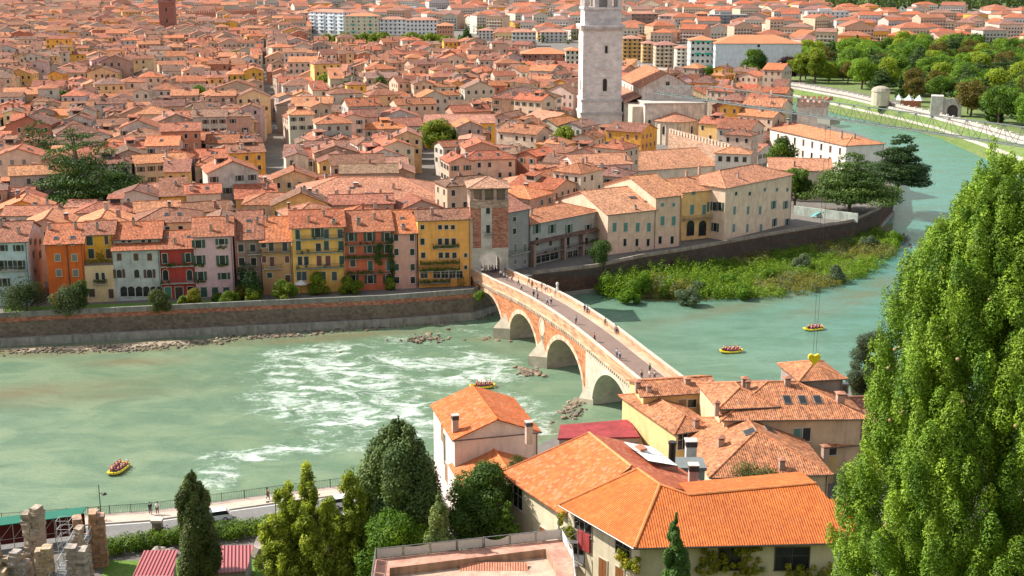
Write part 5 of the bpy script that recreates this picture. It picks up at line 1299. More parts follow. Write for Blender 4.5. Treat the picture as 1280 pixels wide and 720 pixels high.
h=bh('amber yellow house with dark shutters left of the salmon mansion',664,221,703,221,262,(0.74,.34,.04),206,(0.42,.18,.11)); h.grid((672,682,698),(226,),w=1.2,h=1.6,style='open',sc=(.06,.06,.05)); h.grid((698,680),(240,),w=1.2,h=2.0,style='plain')
h=bh('deeper amber narrow house against the salmon mansion',703,214,718,214,262,(0.58,.29,.02),201,(0.45,.2,.11)); h.grid((713,),(221,238),w=1.2,h=1.6,style='open',sc=(.05,.05,.05))
h=bh('wide low house with a huge plain tile roof left of the salmon mansion',628,241,679,241,266,(0.46,.32,.28),209,(0.50,.21,.115),kind='hip')
h=bh('cream house with a broad plain orange roof behind the arcaded palace wing',787,214,895,206,240,(0.64,.56,.44),188,(0.47,.21,.11),byr=232); 
# narrow tower-like terrace house right of centre
h=bh('small square loggia turret with pale pillars and a tile roof among the central roofs',572,180,604,180,215,(0.54,.44,.34),170,(0.45,.2,.13),kind='hip'); h.grid((578,587,597),(185,),w=1.8,h=2.4,style='plain arch',fc=(.6,.5,.4))
h=bh('long brick red roofed house with a row of square windows above the central roofs',470,185,520,185,205,(0.42,.2,.15),176,(0.40,.16,.11)); h.grid((477,493,512),(191,),w=1.3,h=1.5,style='plain')
h=bh('grey blue timber gabled house in the middle of the roofs',345,104+27,398,131,165,(0.34,.31,.3),118,(0.42,.2,.14),kind='gable',along='y',depth=22)
h=bh('pale grey pediment fronted palace among the upper roofs',382,77,433,77,95,(0.54,.5,.45),72,(0.42,.2,.15))
h=bh('deep red barn like house with a white chimney stack in the upper left',139,37,168,37,50,(0.42,.05,.04),31,(0.4,.18,.13))
h=bh('long terracotta roofed convent range in the upper middle',333,89,432,90,104,(0.52,.24,.14),80,(0.46,.19,.12)); h.grid((340,350,365,380,395,410),(95,),w=1.6,h=2.2,style='plain')
# ============================================================= the old town
STREETS=[(at(350,235,6),at(330,80,6),3.2),(at(533,262,6),at(541,180,6),3.5),(at(100,92,6),at(-60,190,6),6.0)]
def near_street(x,y,pad):
    for a,b,w_ in STREETS:
        dx,dy=b.x-a.x,b.y-a.y; L=math.hypot(dx,dy); u=((x-a.x)*dx+(y-a.y)*dy)/L; v=abs((x-a.x)*(-dy)+(y-a.y)*dx)/L
        if -5<u<L and v<w_/2+pad: return True
    return False
def inpoly(x,y,P):
    c=False; n=len(P); j=n-1
    for i in range(n):
        if (P[i][1]>y)!=(P[j][1]>y) and x<(P[j][0]-P[i][0])*(y-P[i][1])/(P[j][1]-P[i][1])+P[i][0]: c=not c
        j=i
    return c
GARDENS=[[xy(790,226,6),xy(975,232,6),xy(975,275,6),xy(790,290,6)],[xy(1000,215,6),xy(975,150,6),xy(1000,120,6),xy(1140,110,6),xy(1140,215,6)],[xy(640,110,6),xy(1000,122,6),xy(1000,96,6),xy(770,74,6),xy(640,88,6)],[xy(380,74,6),xy(570,78,6),xy(570,52,6),xy(380,42,6)],[xy(60,290,6),xy(175,286,6),xy(175,262,6),xy(60,262,6)],[xy(35,258,6),xy(75,258,6),xy(75,240,6),xy(35,240,6)],[xy(405,128,6),xy(455,128,6),xy(450,105,6),xy(410,105,6)],[xy(530,200,6),xy(572,200,6),xy(572,165,6),xy(530,165,6)],
 [xy(400,50,6),xy(560,62,6),xy(560,52,6),xy(400,40,6)],[xy(555,75,6),xy(640,65,6),xy(640,50,6),xy(555,50,6)],[xy(960,240,6),xy(1120,290,6),xy(1120,195,6),xy(1060,225,6)],[xy(955,300,6),xy(958,205,6),xy(1000,183,6),xy(1125,176,6),xy(1130,300,6)],[xy(700,195,6),xy(780,214,6),xy(895,216,6),xy(895,176,6),xy(700,165,6)],[xy(266,57,6),xy(308,57,6),xy(308,44,6),xy(266,44,6)]]
rc=random.Random(21)
WALLC=[(0.66,.50,.37),(0.58,.42,.30),(0.72,.44,.16),(0.55,.35,.25),(0.54,.49,.42),(0.50,.30,.22),(0.72,.50,.27),(0.46,.36,.29),(0.56,.40,.36),(0.56,.50,.42),(0.50,.20,.12),(0.76,.40,.07),(0.56,.53,.49)]
WNAME=['sand','peach','ochre','salmon','off white','dusty rose','straw','grey brown','pale pink','cream','brick red','amber','white']
CITYP=WALLW+WALLE+INNER+[xy(400,30),(-9000,9000),(-9000,215)]
cand=[]
for (ang,test) in ((math.atan2(105.7,535.0),lambda x,y: x< -9+ (y-290)*0.02),(-0.62,lambda x,y: x>= -9+(y-290)*0.02)):
    ca,sa=math.cos(ang),math.sin(ang)
    v=-700.0
    row=0
    while v<2700:
        depth=rc.uniform(9,13)*(1+max(0,v-700)/2500); row+=1
        u=-1500.0+rc.uniform(0,10)
        while u<1700:
            w_=rc.uniform(6.5,17)*(1+max(0,v-700)/2500)
            cx=(u+w_/2)*ca-(v+depth/2)*sa; cy=(u+w_/2)*sa+(v+depth/2)*ca+270
            u+=w_+ (rc.uniform(2,5) if rc.random()<.13 else 0)
            if cy<262 or not test(cx,cy): continue
            px,py,s_=pr(cx,cy,18)
            if px<-40 or px>1330 or py<-28 or py>420: continue
            cand.append((cx,cy,w_,depth+rc.uniform(-.8,.6),ang+rc.choice((0,0,0,.12,-.1,.2))+rc.uniform(-.05,.05),row))
        v+=depth+(3.2 if row%2==0 else 0)+0.3
print('cand',len(cand))
houses=[]; YARDS=[]
def inset_ok(cx,cy,w_,d,a):
    c,s=math.cos(a),math.sin(a)
    for du in (-.5,0,.5):
        for dv in (-.5,0,.5):
            if not inpoly(cx+du*w_*c-dv*d*s,cy+du*w_*s+dv*d*c,CITYP): return False
    return True
for cx,cy,w_,d,a,row in cand:
    if near_street(cx,cy,min(w_,d)/2+.5): continue
    if any(inpoly(cx,cy,g_) for g_ in GARDENS): continue
    if not inset_ok(cx,cy,w_+1,d+1,a): continue
    if taken(cx,cy,w_,d,a):
        # try a smaller house in the gap
        ok=False
        for f in (.75,.55):
            if not taken(cx,cy,w_*f,d*f,a): w_*=f; d*=f; ok=True; break
        if not ok or min(w_,d)<5: continue
    if rc.random()<.035: YARDS.append((cx,cy)); continue
    houses.append([cx,cy,w_,d,a,row])
# suburbs across the river bend and beyond the apartment rows
SUB=[xy(-300,7,6),xy(300,26,6),xy(400,34,6),xy(560,42,6),xy(640,58,6),xy(780,60,6),xy(890,58,6),xy(1000,60,6),xy(1015,72,8),xy(1060,72,8),xy(1140,66,8),xy(1200,64,8),xy(1290,72,8),xy(1400,60,8),xy(1400,26,8),xy(1060,22,8),xy(1000,2,8),xy(-300,-8,6)]
v=600.0
while v<4600:
    dep=rc.uniform(12,17)*(1+v/4000); u=-2300+rc.uniform(0,40)
    while u<2300:
        w_=rc.uniform(11,24)*(1+v/6000); cx=u+w_/2; cy=v+dep/2; u+=w_+rc.uniform(3,16)*(1+v/2500)
        px,py,s_=pr(cx,cy,10)
        if px<-30 or px>1310 or not inpoly(cx,cy,SUB) or taken(cx,cy,w_,dep,0.0): continue
        if inpoly(cx,cy,CITYP) and px<560 and py>34: continue
        houses.append([cx,cy,w_,dep,rc.uniform(-.5,.5),-1])
    v+=dep+rc.uniform(4,14)*(1+v/2500)
houses.sort(key=lambda q:q[1]+abs(q[0])*.15)
print('houses',len(houses))
NH=236
def hparams(q):
    cx,cy,w_,d,a,row=q; r=random.Random(int(cx*13+cy*7))
    h=r.choice((8.5,10,11,12,12.5,13,14,15.5,17)) 
    if cy<330: h=min(h,13.2)
    kind='hip' if r.random()<.27 else 'gable'; along='x'
    if kind=='gable' and (r.random()<.42 or d>w_*1.25): along='y'
    if kind=='gable' and min(w_,d)<7 and r.random()<.5: kind='shed'; along='x'
    pitch=math.radians(r.uniform(17,24)); wi=r.choice((0,1,2,3,4,5,6,7,8,9,12,0,1,3,9,4,7,0,10,11,1,9))
    warm=max(0,min(1,(cx+60)/160)) 
    base=r.choice(OLD); rcx=tuple(x*(1+.10*warm*(1 if k==0 else -.2)) for k,x in enumerate(base)); rcx=jit(rcx,.34,r); gy=r.random()*.12; mu=sum(rcx)/3; rcx=tuple(x*(1-gy)+mu*gy*.9 for x in rcx)
    if r.random()<.08: rcx=jit((0.50,.19,.08),.1,r)
    return r,h,kind,along,pitch,wi,rcx
def hwindows(r,w_,d,h,rot,cx,cy):
    """positions on the sides that look towards the hill"""
    out=[]
    for side,(L,ang) in (('f',(w_,0)),('r',(d,math.pi/2)),('l',(d,-math.pi/2))):
        n=Vector((math.sin(rot+ang),-math.cos(rot+ang))); tc=Vector((-cx,-cy)).normalized()
        if n.dot(tc)<.15: continue
        k=max(1,int(L/3.0))
        for fl in (1,2):
            z=h-1.9-(fl-1)*3.3
            for i in range(k):
                if r.random()<.18: continue
                x=-L/2+(i+.5)*L/k
                if side=='f': out.append(((x,-d/2-.01,z),0))
                elif side=='r': out.append(((w_/2+.01,x,z),math.pi/2))
                else: out.append(((-w_/2-.01,-x,z),-math.pi/2))
    return out
ORD='first second third fourth fifth sixth seventh eighth ninth tenth eleventh twelfth thirteenth fourteenth fifteenth sixteenth seventeenth eighteenth nineteenth twentieth'.split()
BINS=[(-60,30,'the pale blue grey house'),(30,58,'the alley beside the orange house'),(58,80,'the left half of the orange house'),(80,104,'the right half of the orange house'),(104,141,'the planted roof terrace'),(141,170,'the left half of the arched grey house'),(170,200,'the right half of the arched grey house'),(200,242,'the deep red house'),(242,291,'the pale pink house'),(291,327,'the narrow mauve house'),(327,364,'the ochre brown house'),
(364,397,'the left half of the yellow balcony house'),(397,430,'the right half of the yellow balcony house'),(430,460,'the left half of the vine covered house'),(460,491,'the right half of the vine covered house'),(491,522,'the narrow salmon house'),(522,555,'the left half of the orange ochre house'),(555,588,'the right half of the orange ochre house'),(588,627,'the gate tower'),
(627,662,'the plain grey house'),(662,705,'the left half of the glazed riverside house'),(705,748,'the right half of the glazed riverside house'),(748,790,'the left half of the broad peach roof'),(790,820,'the right half of the broad peach roof'),(820,852,'the taller peach house'),(852,907,'the arcaded palace wing'),(907,950,'the left half of the projecting palace wing'),(950,995,'the right half of the projecting palace wing'),(995,1050,'the crenellated tower'),(1050,1330,'the river bend house')]
cnt_bin={}
for q in houses[:NH]:
    cx,cy,w_,d,a,row=q; r,h,kind,along,pitch,wi,rcx=hparams(q)
    px,py,s_=pr(cx,cy,6+h)
    bn=[k for k,b in enumerate(BINS) if b[0]<=px<b[1]][0] if -60<=px<1330 else 0
    k=cnt_bin.get(bn,0); cnt_bin[bn]=k+1
    lab='%s %s house, %s back behind %s'%(WNAME[wi],{'hip':'hip roofed','gable':'gable roofed','shed':'slope roofed'}[kind],ORD[min(k,19)],BINS[bn][2])
    t=thing('house',lab,'house',(cx,cy,CITYZ),a,'tiled houses of the old town')
    m=MB(); wall_geo(m,w_,d,h,kind,pitch,jit(WALLC[wi],.12,r),along,z0=-.2); m.ob('wall','plaster_worn' if r.random()<.4 else 'plaster',t)
    m=MB(); top=roof_geo(m,w_,d,h,kind,pitch,.45,rcx,True,along=along); ro=m.ob('roof','roof_old',t)
    sc=r.choice([(.03,.08,.06),(.12,.05,.03),(.2,.2,.17),(.05,.1,.09)])
    sm=simple_win_mesh(1.0,1.5,r.choice(['plain','open','closed','plain']),sc)
    for l,rz in hwindows(r,w_,d,h,a,cx,cy): put('window',sm,t,l,rz)
    tp=math.tan(pitch)
    for _ in range(r.choice((0,1,1,2,2,3))):
        x=r.uniform(-.4,.4)*w_; y=r.uniform(-.38,.38)*d
        if kind=='gable': z=h+((d/2-abs(y)) if along=='x' else (w_/2-abs(x)))*tp
        elif kind=='hip': z=h+min(d/2-abs(y),w_/2-abs(x))*tp
        else: z=h+(y+d/2)*tp
        put('chimney',chimney_mesh(r.choice((.55,.7,.9)),r.choice((.8,1.1,1.5)),r.choice(((0.42,.30,.24),(.34,.16,.11),(.5,.45,.4))),r.choice((0,0,1,2))),ro,(x,y,z))
    if r.random()<.22 and kind!='shed' and min(w_,d)>8:
        x=r.uniform(-.2,.2)*w_; y=r.uniform(-.15,.15)*d; bw=r.uniform(1.3,2.2); bz=h+min(w_,d)*.5*tp*.55; dm=MB(); dm.box(x-bw,x+bw,y-1.5,y+1.5,h-.5,bz+1.7,jit((.58,.48,.38),.15,r)); dm.face([(x-bw*.7,y-1.51,bz+.4),(x+bw*.7,y-1.51,bz+.4),(x+bw*.7,y-1.51,bz+1.4),(x-bw*.7,y-1.51,bz+1.4)],(.05,.045,.04)); do=dm.ob('dormer','plaster',ro)
        dr=MB(); slope_poly(dr,[(x-bw-.3,y-1.9,bz+1.65),(x+bw+.3,y-1.9,bz+1.65),(x+bw+.3,y+1.8,bz+2.3),(x-bw-.3,y+1.8,bz+2.3)],rcx); dr.ob('dormer_roof','roof_old',ro)
    if r.random()<.3:
        x=r.uniform(-.3,.3)*w_; y=r.uniform(-.2,.2)*d; an=MB(); z0=h; z1=h+min(w_,d)*.5*tp+2.2; an.cyl((x,y,z0),(x,y,z1),.04,.03,(.25,.25,.25),4)
        for q_ in (.2,.6,1.0): an.cyl((x-.6,y,z1-q_),(x+.6,y,z1-q_),.02,.02,(.25,.25,.25),3)
        an.ob('aerial','metal',ro)
    if r.random()<.45 and kind!='shed':
        for _ in range(r.choice((1,2))):
            if kind=='gable' and along=='y':
                x=r.choice((-1,1))*w_*.25; y=r.uniform(-.35,.35)*d; z=h+(w_/2-abs(x))*tp; o=put('skylight',skylight_mesh(.9,1.2),ro,(x,y,z+.10)); o.rotation_euler=(0,math.copysign(pitch,x),0)
            else:
                x=r.uniform(-.25,.25)*w_; y=-d*.25; z=h+(d/2-abs(y))*tp; o=put('skylight',skylight_mesh(.9,1.2),ro,(x,y,z+.10)); o.rotation_euler=(pitch,0,0)
# everything further back, one sea of roofs
mr=MB(); mw=MB()
for q in houses[NH:]:
    cx,cy,w_,d,a,row=q; r,h,kind,along,pitch,wi,rcx=hparams(q)
    if q[5]==-1: h=r.choice((8,10,12,15,18,21)); kind='hip' if r.random()<.6 else kind; big=h>=15; wi=r.choice((0,1,3,4,9,12,12,4,11)) if big else wi;  rcx=jit(r.choice(((.44,.11,.04),(.36,.12,.06),(.40,.12,.055),(.27,.13,.10))),.15,r)
    elif rc.random()<.05: h*=1.25
    M=Matrix.Translation((cx,cy,CITYZ))@Matrix.Rotation(a,4,'Z')
    t1=MB(); roof_geo(t1,w_,d,h,kind,pitch,.45,rcx,False,along=along)
    for f,c,u in zip(t1.f,t1.c,t1.u):
        pts=[M@Vector(t1.v[i]) for i in f]
        mr.face(pts,c,u)
    t1=MB(); wall_geo(t1,w_,d,h,kind,pitch,jit(WALLC[wi],.12,r),along)
    if q[5]==-1 and cy<2400:
        for fl in range(max(1,int(h/3.1))):
            for k_ in range(int(w_/2.8)):
                x=-w_/2+(k_+.5)*w_/int(w_/2.8); z=1.8+fl*3.1; t1.face([(x-.7,-d/2-.03,z-.8),(x+.7,-d/2-.03,z-.8),(x+.7,-d/2-.03,z+.7),(x-.7,-d/2-.03,z+.7)],(.06,.065,.07))
            if h>=15 and fl>0: t1.box(-w_*.4,w_*.4,-d/2-1.0,-d/2,fl*3.1-.1,fl*3.1+.7,(.6,.56,.5),skip='k')
    elif cy<1500:
        for l,rz in hwindows(r,w_,d,h,a,cx,cy)[:10]:
            m4=Matrix.Translation(l)@Matrix.Rotation(rz,4,'Z'); t1.face([m4@Vector((x*.55,-.03,z*.8)) for x,z in ((-1,-1),(1,-1),(1,1),(-1,1))],r.choice(((.04,.045,.05),(.06,.1,.09),(.12,.07,.05))))
    if cy<1100:
        for _ in range(r.choice((0,1,2,2))):
            x=r.uniform(-.35,.35)*w_; y=r.uniform(-.3,.3)*d; z=h+tp*2; t1.box(x-.4,x+.4,y-.4,y+.4,h,h+min(w_,d)*.18+1.4,r.choice(((0.36,.22,.17),(.5,.42,.34),(.2,.15,.13))),skip='b')
    for f,c in zip(t1.f,t1.c): mw.face([M@Vector(t1.v[i]) for i in f],c)
o=bpy.data.objects.new('distant_houses',None)
t=mr.ob('distant_houses','roof_old'); tag(t,'sea of terracotta roofs of the distant town stretching to the hills','houses',None,'stuff')
mw.ob('walls','plaster',t)
# ============================================================= trees, park, island
DK0=(0.025,0.060,0.013); DK1=(0.081,0.155,0.027)
GN0=(0.069,0.150,0.018); GN1=(0.169,0.286,0.031)
YG0=(0.132,0.204,0.017); YG1=(0.288,0.338,0.030)
# far bank: grassy bank, strips, parapet
O1=[(p[0],p[1],-.3) for p in OUTER]; O2=[(p[0],p[1],7.91) for p in OUTER2]
fl=lambda A,B,t:tuple(a+(b-a)*t for a,b in zip(A,B))
def slopeband(name,t0,t1,mat,c=(1,1,1),kmin=0):
    m=MB()
    for i in range(kmin,len(O1)-1):
        n=2
        for k in range(n):
            a=t0+(t1-t0)*k/n; b=t0+(t1-t0)*(k+1)/n
            m.face([fl(O1[i],O2[i],a),fl(O1[i+1],O2[i+1],a),fl(O1[i+1],O2[i+1],b),fl(O1[i],O2[i],b)],c)
    o=m.ob(name,mat); tag(o,kind='structure')
slopeband('grass_bank',0,.40,'grassrough'); slopeband('path',.40,.52,'stained',(0.40,.37,.32)); slopeband('lawn',.52,.88,'lawnfar'); slopeband('stone_slope',.88,1.0,'stained',(0.40,.37,.33))
def strip(name,pa,pb,z,mat,c=(1,1,1)):
    m=MB(); n=min(len(pa),len(pb))
    for i in range(n-1):
        q=[xy(*pa[i],z),xy(*pa[i+1],z),xy(*pb[i+1],z),xy(*pb[i],z)]; m.face([(a,b,z) for a,b in q],c)
    o=m.ob(name,mat); return tag(o,kind='structure')
sh=lambda L,d:[(a,b+d) for a,b in L]
strip('riverside_road',sh(TOPL,-4.2),sh(TOPL,-.5),7.94,'concrete',(0.27,.24,.22))
t=thing('promenade_wall','long white parapet wall between the riverside promenade and its grass slope','wall',at(1060,120,8)); tl=-t.location
m=MB(); L=[xy(*p,8) for p in TOPL]; wallstrip(m,L,-.4,.4,7.9,9.2,(0.50,.45,.40)); m.ob('wall_face','plaster',t,tl)
m=MB(); 
for i in range(len(L)-1):
    a=Vector(L[i]);b=Vector(L[i+1]); n=int((b-a).length/6)
    for k in range(n): p=a+(b-a)*k/n; m.box(p.x-.45,p.x+.45,p.y-.45,p.y+.45,9.2,9.9,(0.7,.64,.6))
m.ob('pier','plaster',t,tl)
o=sheet('park_lawn',[xy(985,99,8),xy(1060,113,8),xy(1120,126,8),xy(1170,140,8),xy(1290,172,8),xy(1420,170,8),xy(1420,62,8),xy(1280,68,8),xy(1130,66,8),xy(1000,74,8)],7.93,(1,1,1),'lawnfar')
rt=random.Random(5)
PARKP=[xy(990,97,8),xy(1060,109,8),xy(1130,125,8),xy(1190,143,8),xy(1290,168,8),xy(1400,165,8),xy(1400,64,8),xy(1280,68,8),xy(1130,66,8),xy(1010,76,8)]
br=lambda c:tuple(x*1.3 for x in c)
kinds=[('broad',br(GN0),br(GN1),'pb1','round mid green'),('broad',br(YG0),br(YG1),'pb2','yellow green'),('broad',br(DK0),br(GN1),'pb3','deep green'),('broad',br(YG0),br(GN1),'pb5','light green'),('cedar',DK0,(0.09,0.15,0.04),'pc1','layered dark cedar'),('broad',(0.10,0.10,0.02),(0.19,0.14,0.03),'pb4','autumn tinted'),('conifer',DK0,DK1,'pf1','dark pointed')]
placed=[]
def park(n,poly,names):
    k=0; tries=0
    bx0=min(p[0] for p in poly);bx1=max(p[0] for p in poly);by0=min(p[1] for p in poly);by1=max(p[1] for p in poly)
    while k<n and tries<6000:
        tries+=1; x=rt.uniform(bx0,bx1); y=rt.uniform(by0,by1)
        if not inpoly(x,y,poly): continue
        px,py,s_=pr(x,y,15)
        if px>1320 or any((x-a)**2+(y-b)**2<7.5**2 for a,b in placed): continue
        placed.append((x,y)); kd,c0,c1,key,nm=rt.choice(kinds)
        h=rt.uniform(11,19)
        row='front' if pr(x,y,8)[1]>120 else ('middle' if pr(x,y,8)[1]>95 else 'back')
        t=tree('park_tree','%s tree in %s of the park near %s'%(nm,row,names(px,py)),'tree',(x,y,7.9),kd,17,8.8 if kd!='conifer' else 4.5,c0,c1,sum(map(ord,key)),per=150,size=.42,group='trees of the riverside park',key=key); t.scale=[v*h/17 for v in t.scale]; k+=1
def pnames(px,py):
    for a,b in ((1030,'the sheeted building'),(1075,'the white block with orange roof'),(1110,'the domed kiosk'),(1150,'the market stalls'),(1185,'the ruined gate'),(1225,'the stone lodge')): 
        if px<a: return b
    return 'the hedge of the far road'
park(240,PARKP,pnames)
# kiosks, gate ruin in the park
p=at(1186,146,8); t=thing('ruined_gate','small ruined white gatehouse with a dark arch on the far promenade','gatehouse',(p.x,p.y+5,7.9),-.3)
m=MB(); m.box(-7,-1.5,-4,4,0,9.5,(0.60,.54,.46)); m.ob('side_wall','plaster_worn',t); m=MB(); archwall(m,-1.5,7,-3,0,8.5,3,2.4,3.2,(0.55,.5,.44)); m.box(-1.5,7,-2.9,-2.2,7,8.5,(0.5,.46,.4)); m.box(6.3,7,-2.9,4,0,8,(0.5,.46,.4)); m.ob('arch_wall','plaster_worn',t)
m=MB(); m.box(.3,5.8,-1.5,-1.2,0,6.5,(0.08,.07,.06)); m.ob('gate','wood',t)
p=at(1102,132,8); t=thing('kiosk','round pale stone kiosk with a low dome in the park','kiosk',(p.x,p.y+3,7.9)); m=MB(); m.lathe([(4.6,0),(4.6,7),(4.9,7.1),(4.9,7.5)],(0.60,.52,.38),14); m.ob('wall','plaster',t); m=MB(); m.lathe([(4.9,7.5),(4,8.8),(2,9.6),(0,9.9)],(0.34,.31,.24),14); m.ob('roof','concrete',t)
p=at(1138,133,8); t=thing('market_stall','brown timber stall with white tent roofs beside the ruined gate','stall',(p.x,p.y,7.9),-.3); m=MB(); m.box(-5,5,-2,2,0,3,(0.32,.12,.05)); m.ob('counter','wood',t); m=MB()
for x in (-6,-1,4): m.lathe([(2.6,3.2),(1.2,4.4),(0,6)],(0.75,.77,.8),6,0,x,1)
m.ob('canopy','cloth',t)
# individual garden and riverside trees
def T(name,label,px,py,z,kind,topy,r,c0,c1,seed,per=110,size=.3,**k):
    p=at(px,py,z); h=hz_(p.x,p.y,topy)-z; return tree(name,label,'tree',p,kind,h,r,c0,c1,seed,per=per,size=size,**k)
T('cedar_tree','large dark cedar rising among the roofs behind the alley by the white house',104,283,6,'cedar',158,13,DK0,(0.09,0.18,0.03),3,per=330,size=.32)
T('cedar_tree','low wide branch of cedar spreading to the mauve house',158,276,6,'cedar',203,9,DK0,(0.06,0.12,0.022),4,per=260,size=.32)
T('umbrella_pine','broad flat topped pine behind the red house at the left edge',52,250,6,'cedar',150,12,(0.03,.06,.014),(0.08,.14,.03),6,per=280,size=.32)
T('tree','small round olive coloured tree between the cedar and the amber house',270,250,6,'broad',203,4.5,YG0,(0.12,.16,.03),8,per=160,size=.3)
T('cedar_tree','blue green layered cedar in the centre left of the roofs',439,142,6,'cedar',96,9,(0.04,.09,.03),(0.10,.17,.07),9,per=200,size=.4)
T('cedar_tree','small flat cedar between chimneys in the upper centre',515,125,6,'cedar',96,7,(0.04,.09,.03),(0.10,.17,.07),10,per=160,size=.4)
T('tree','bright green round tree in front of the large yellow pilastered building',547,200,6,'broad',149,7.5,GN0,YG1,12,per=230,size=.35)
T('tree','darker tree beside the bright round one before the yellow building',574,198,6,'broad',156,6,DK0,GN1,13,per=200,size=.35)
T('tree','roof garden greenery below the bell tower',712,200,6,'broad',158,6,YG0,YG1,14,per=160,size=.35)
T('tree','small dark round tree before the belvedere on the palace side',976,240,6,'broad',170,6,DK0,GN1,15,per=200,size=.32)
T('tree','tree hugging the right end of the projecting palace wing',993,262,6,'broad',208,5.5,DK0,GN1,16,per=200,size=.3)
T('cedar_tree','wide spreading cedar over the playground at the river bend',1062,268,6,'cedar',190,12,(0.04,.09,.018),(0.15,.23,.045),17,per=480,size=.3)
T('cedar_tree','tall dark cedar leaning over the water beyond the white house',1122,245,6,'cedar',165,9,DK0,(0.06,.11,.035),18,per=420,size=.3)
T('tree','small clipped tree between pink mansion roofs and amber house',685,222,6,'broad',188,3.2,GN0,GN1,19,per=110,size=.3)
T('tree','big round tree beside the sheeted building',942,103,8,'broad',62,9.5,(0.03,.07,.015),GN1,20,per=260,size=.5)
for i,(px,py,ty) in enumerate([(1000,103,64),(1018,104,60),(985,101,72)]): T('chestnut_tree',['broad yellow green chestnut between the sheeted building and park','tall chestnut at the park corner','purple brown small tree at the park corner'][i],px,py,8,'broad',ty,8,YG0 if i<2 else (.05,.02,.03),YG1 if i<2 else (.09,.04,.05),30+i,per=220,size=.45)
for i,px in enumerate(range(408,560,12)):
    T('street_tree','yellow green street tree in the row below the white apartment blocks',px,58+(px-400)*.03,6,'broad',43+rt.uniform(-2,2),7,YG0,YG1,41,per=90,size=.6,group='street trees below the apartment blocks',key='st')
for i,(px,py,ty) in enumerate([(575,66,42),(583,68,34),(592,70,48),(598,70,52),(606,70,50)]): T('cypress_tree','dark slim cypress in the clump beside the small orange block',px,py,6,'column',ty,4,DK0,DK1,50,per=90,size=.5,group='cypress clump',key='cy')
for i,(px,py,ty) in enumerate([(560,64,46),(570,72,52),(540,60,47),(625,62,50),(272,56,42),(288,57,45),(280,57,44),(300,57,47)]): T('tree','round green tree among upper roofs '+('by the cypress clump' if i<4 else 'near the castle bridge'),px,py,6,'broad',ty,9,GN0,YG1,41,per=90,size=.6,group='round trees among the upper roofs '+('by the cypresses' if i<4 else 'near the castle'),key='st2')
nb={}
for k,(x,y) in enumerate([q for q in sorted(YARDS,key=lambda q:q[1]) if q[1]<1000][:34]):
    px=pr(x,y,16)[0]; b_=[b for b in BINS if b[0]<=px<b[1]]; b_=b_[0][2] if b_ else 'the river bend house'; n_=nb.get(b_,0); nb[b_]=n_+1
    kd=k%3; c_=((GN0,GN1,'broad','cy1','leafy green'),(DK0,GN1,'broad','cy2','dark leafy'),(YG0,YG1,'broad','cy3','yellow green'))[kd]
    t=tree('courtyard_tree','%s courtyard tree, %s tree back behind %s'%(c_[4],ORD[n_],b_),'tree',(x,y,6),c_[2],16,5.5,c_[0],c_[1],300+kd,per=120,size=.38,group='courtyard trees among the roofs',key=c_[3]); t.scale=[v*rt.uniform(.85,1.1) for v in t.scale]
# distant tree masses
rg_=np.random.default_rng(4)
def mass(name,label,pts,r,h,c0,c1,n,size,seed):
    cl=[]
    for (x,y,z) in pts: cl.append((x,y,z+h*.5,r*rg_.uniform(.6,1.3),r*rg_.uniform(.6,1.3),h*rg_.uniform(.4,.8)))
    o=put(name,clumps_leaves(name,cl,n,size,c0,c1,'leaf',seed)); tag(o,label,'trees',None,'stuff')
pts=[]
for _ in range(3800):
    x=rt.uniform(-1500,2200); y=rt.uniform(900,3200); px,py,s_=pr(x,y,8)
    if not(-20<px<1300) or py<-5: continue
    if inpoly(x,y,CITYP) and px<560 and py>36: continue
    if taken(x,y,8,8,0) or not inpoly(x,y,SUB) : continue
    pts.append((x,y,6))
mass('distant_trees','scattered garden trees between the far suburban houses','' or pts,8,11,(0.03,.06,.015),(0.10,.13,.03),40,1.6,7)
pts=[]
for _ in range(1700):
    x=rt.uniform(300,2600); y=rt.uniform(1900,4300); px,py,s_=pr(x,y,farh(x,y))
    if px>1300 or px<840: continue
    if y<2500 and px<1000: continue
    pts.append((x,y,farh(x,y)))
mass('hill_woods','wooded green hillside in the upper right corner',pts,22,20,(0.025,.055,.015),(0.08,.115,.03),60,3.5,8)
# gravel island vegetation
IP=[xy(752,374),xy(790,382),xy(850,382),xy(900,378),xy(960,374),xy(1010,368),xy(1055,357),xy(1092,343),xy(1114,326),xy(1122,312),(112,390),(98,371),(71,352),(47,334),(34,326),(24,318)]
cl=[];cg=[];cs=[]
while len(cl)<2200:
    x=rt.uniform(18,115); y=rt.uniform(296,392)
    if not inpoly(x,y,IP): continue
    px,py,_=pr(x,y,0); r_=rt.uniform(.7,1.6)
    q=rt.random(); e=math.sin(x*.16+y*.07)+math.sin(y*.2-x*.05)
    left=max(0,min(1,(960-px)/160))
    h_=r_*rt.uniform(.7,1.4)*(1+1.1*left)
    (cl if e<.55+left else (cg if q<.8 else cs)).append((x,y,.4+h_*.5,r_,r_,h_))
    if len(cl)+len(cg)+len(cs)>2700: break
for nm,lab,L_,a,b in (('undergrowth','bright green undergrowth covering the gravel island',cl,(0.08,.18,.012),(0.24,.36,.028)),('dry_grass','yellowish and rust tinted scrub on the gravel island',cg,(0.15,.17,.03),(0.28,.26,.05)),('sage_scrub','silver sage coloured low willow scrub on the island',cs,(0.10,.14,.08),(0.20,.24,.15))):
    o=put(nm,clumps_leaves(nm,L_,55,.20,a,b,'leaf',9,up=.5)); tag(o,lab,'scrub',None,'stuff')
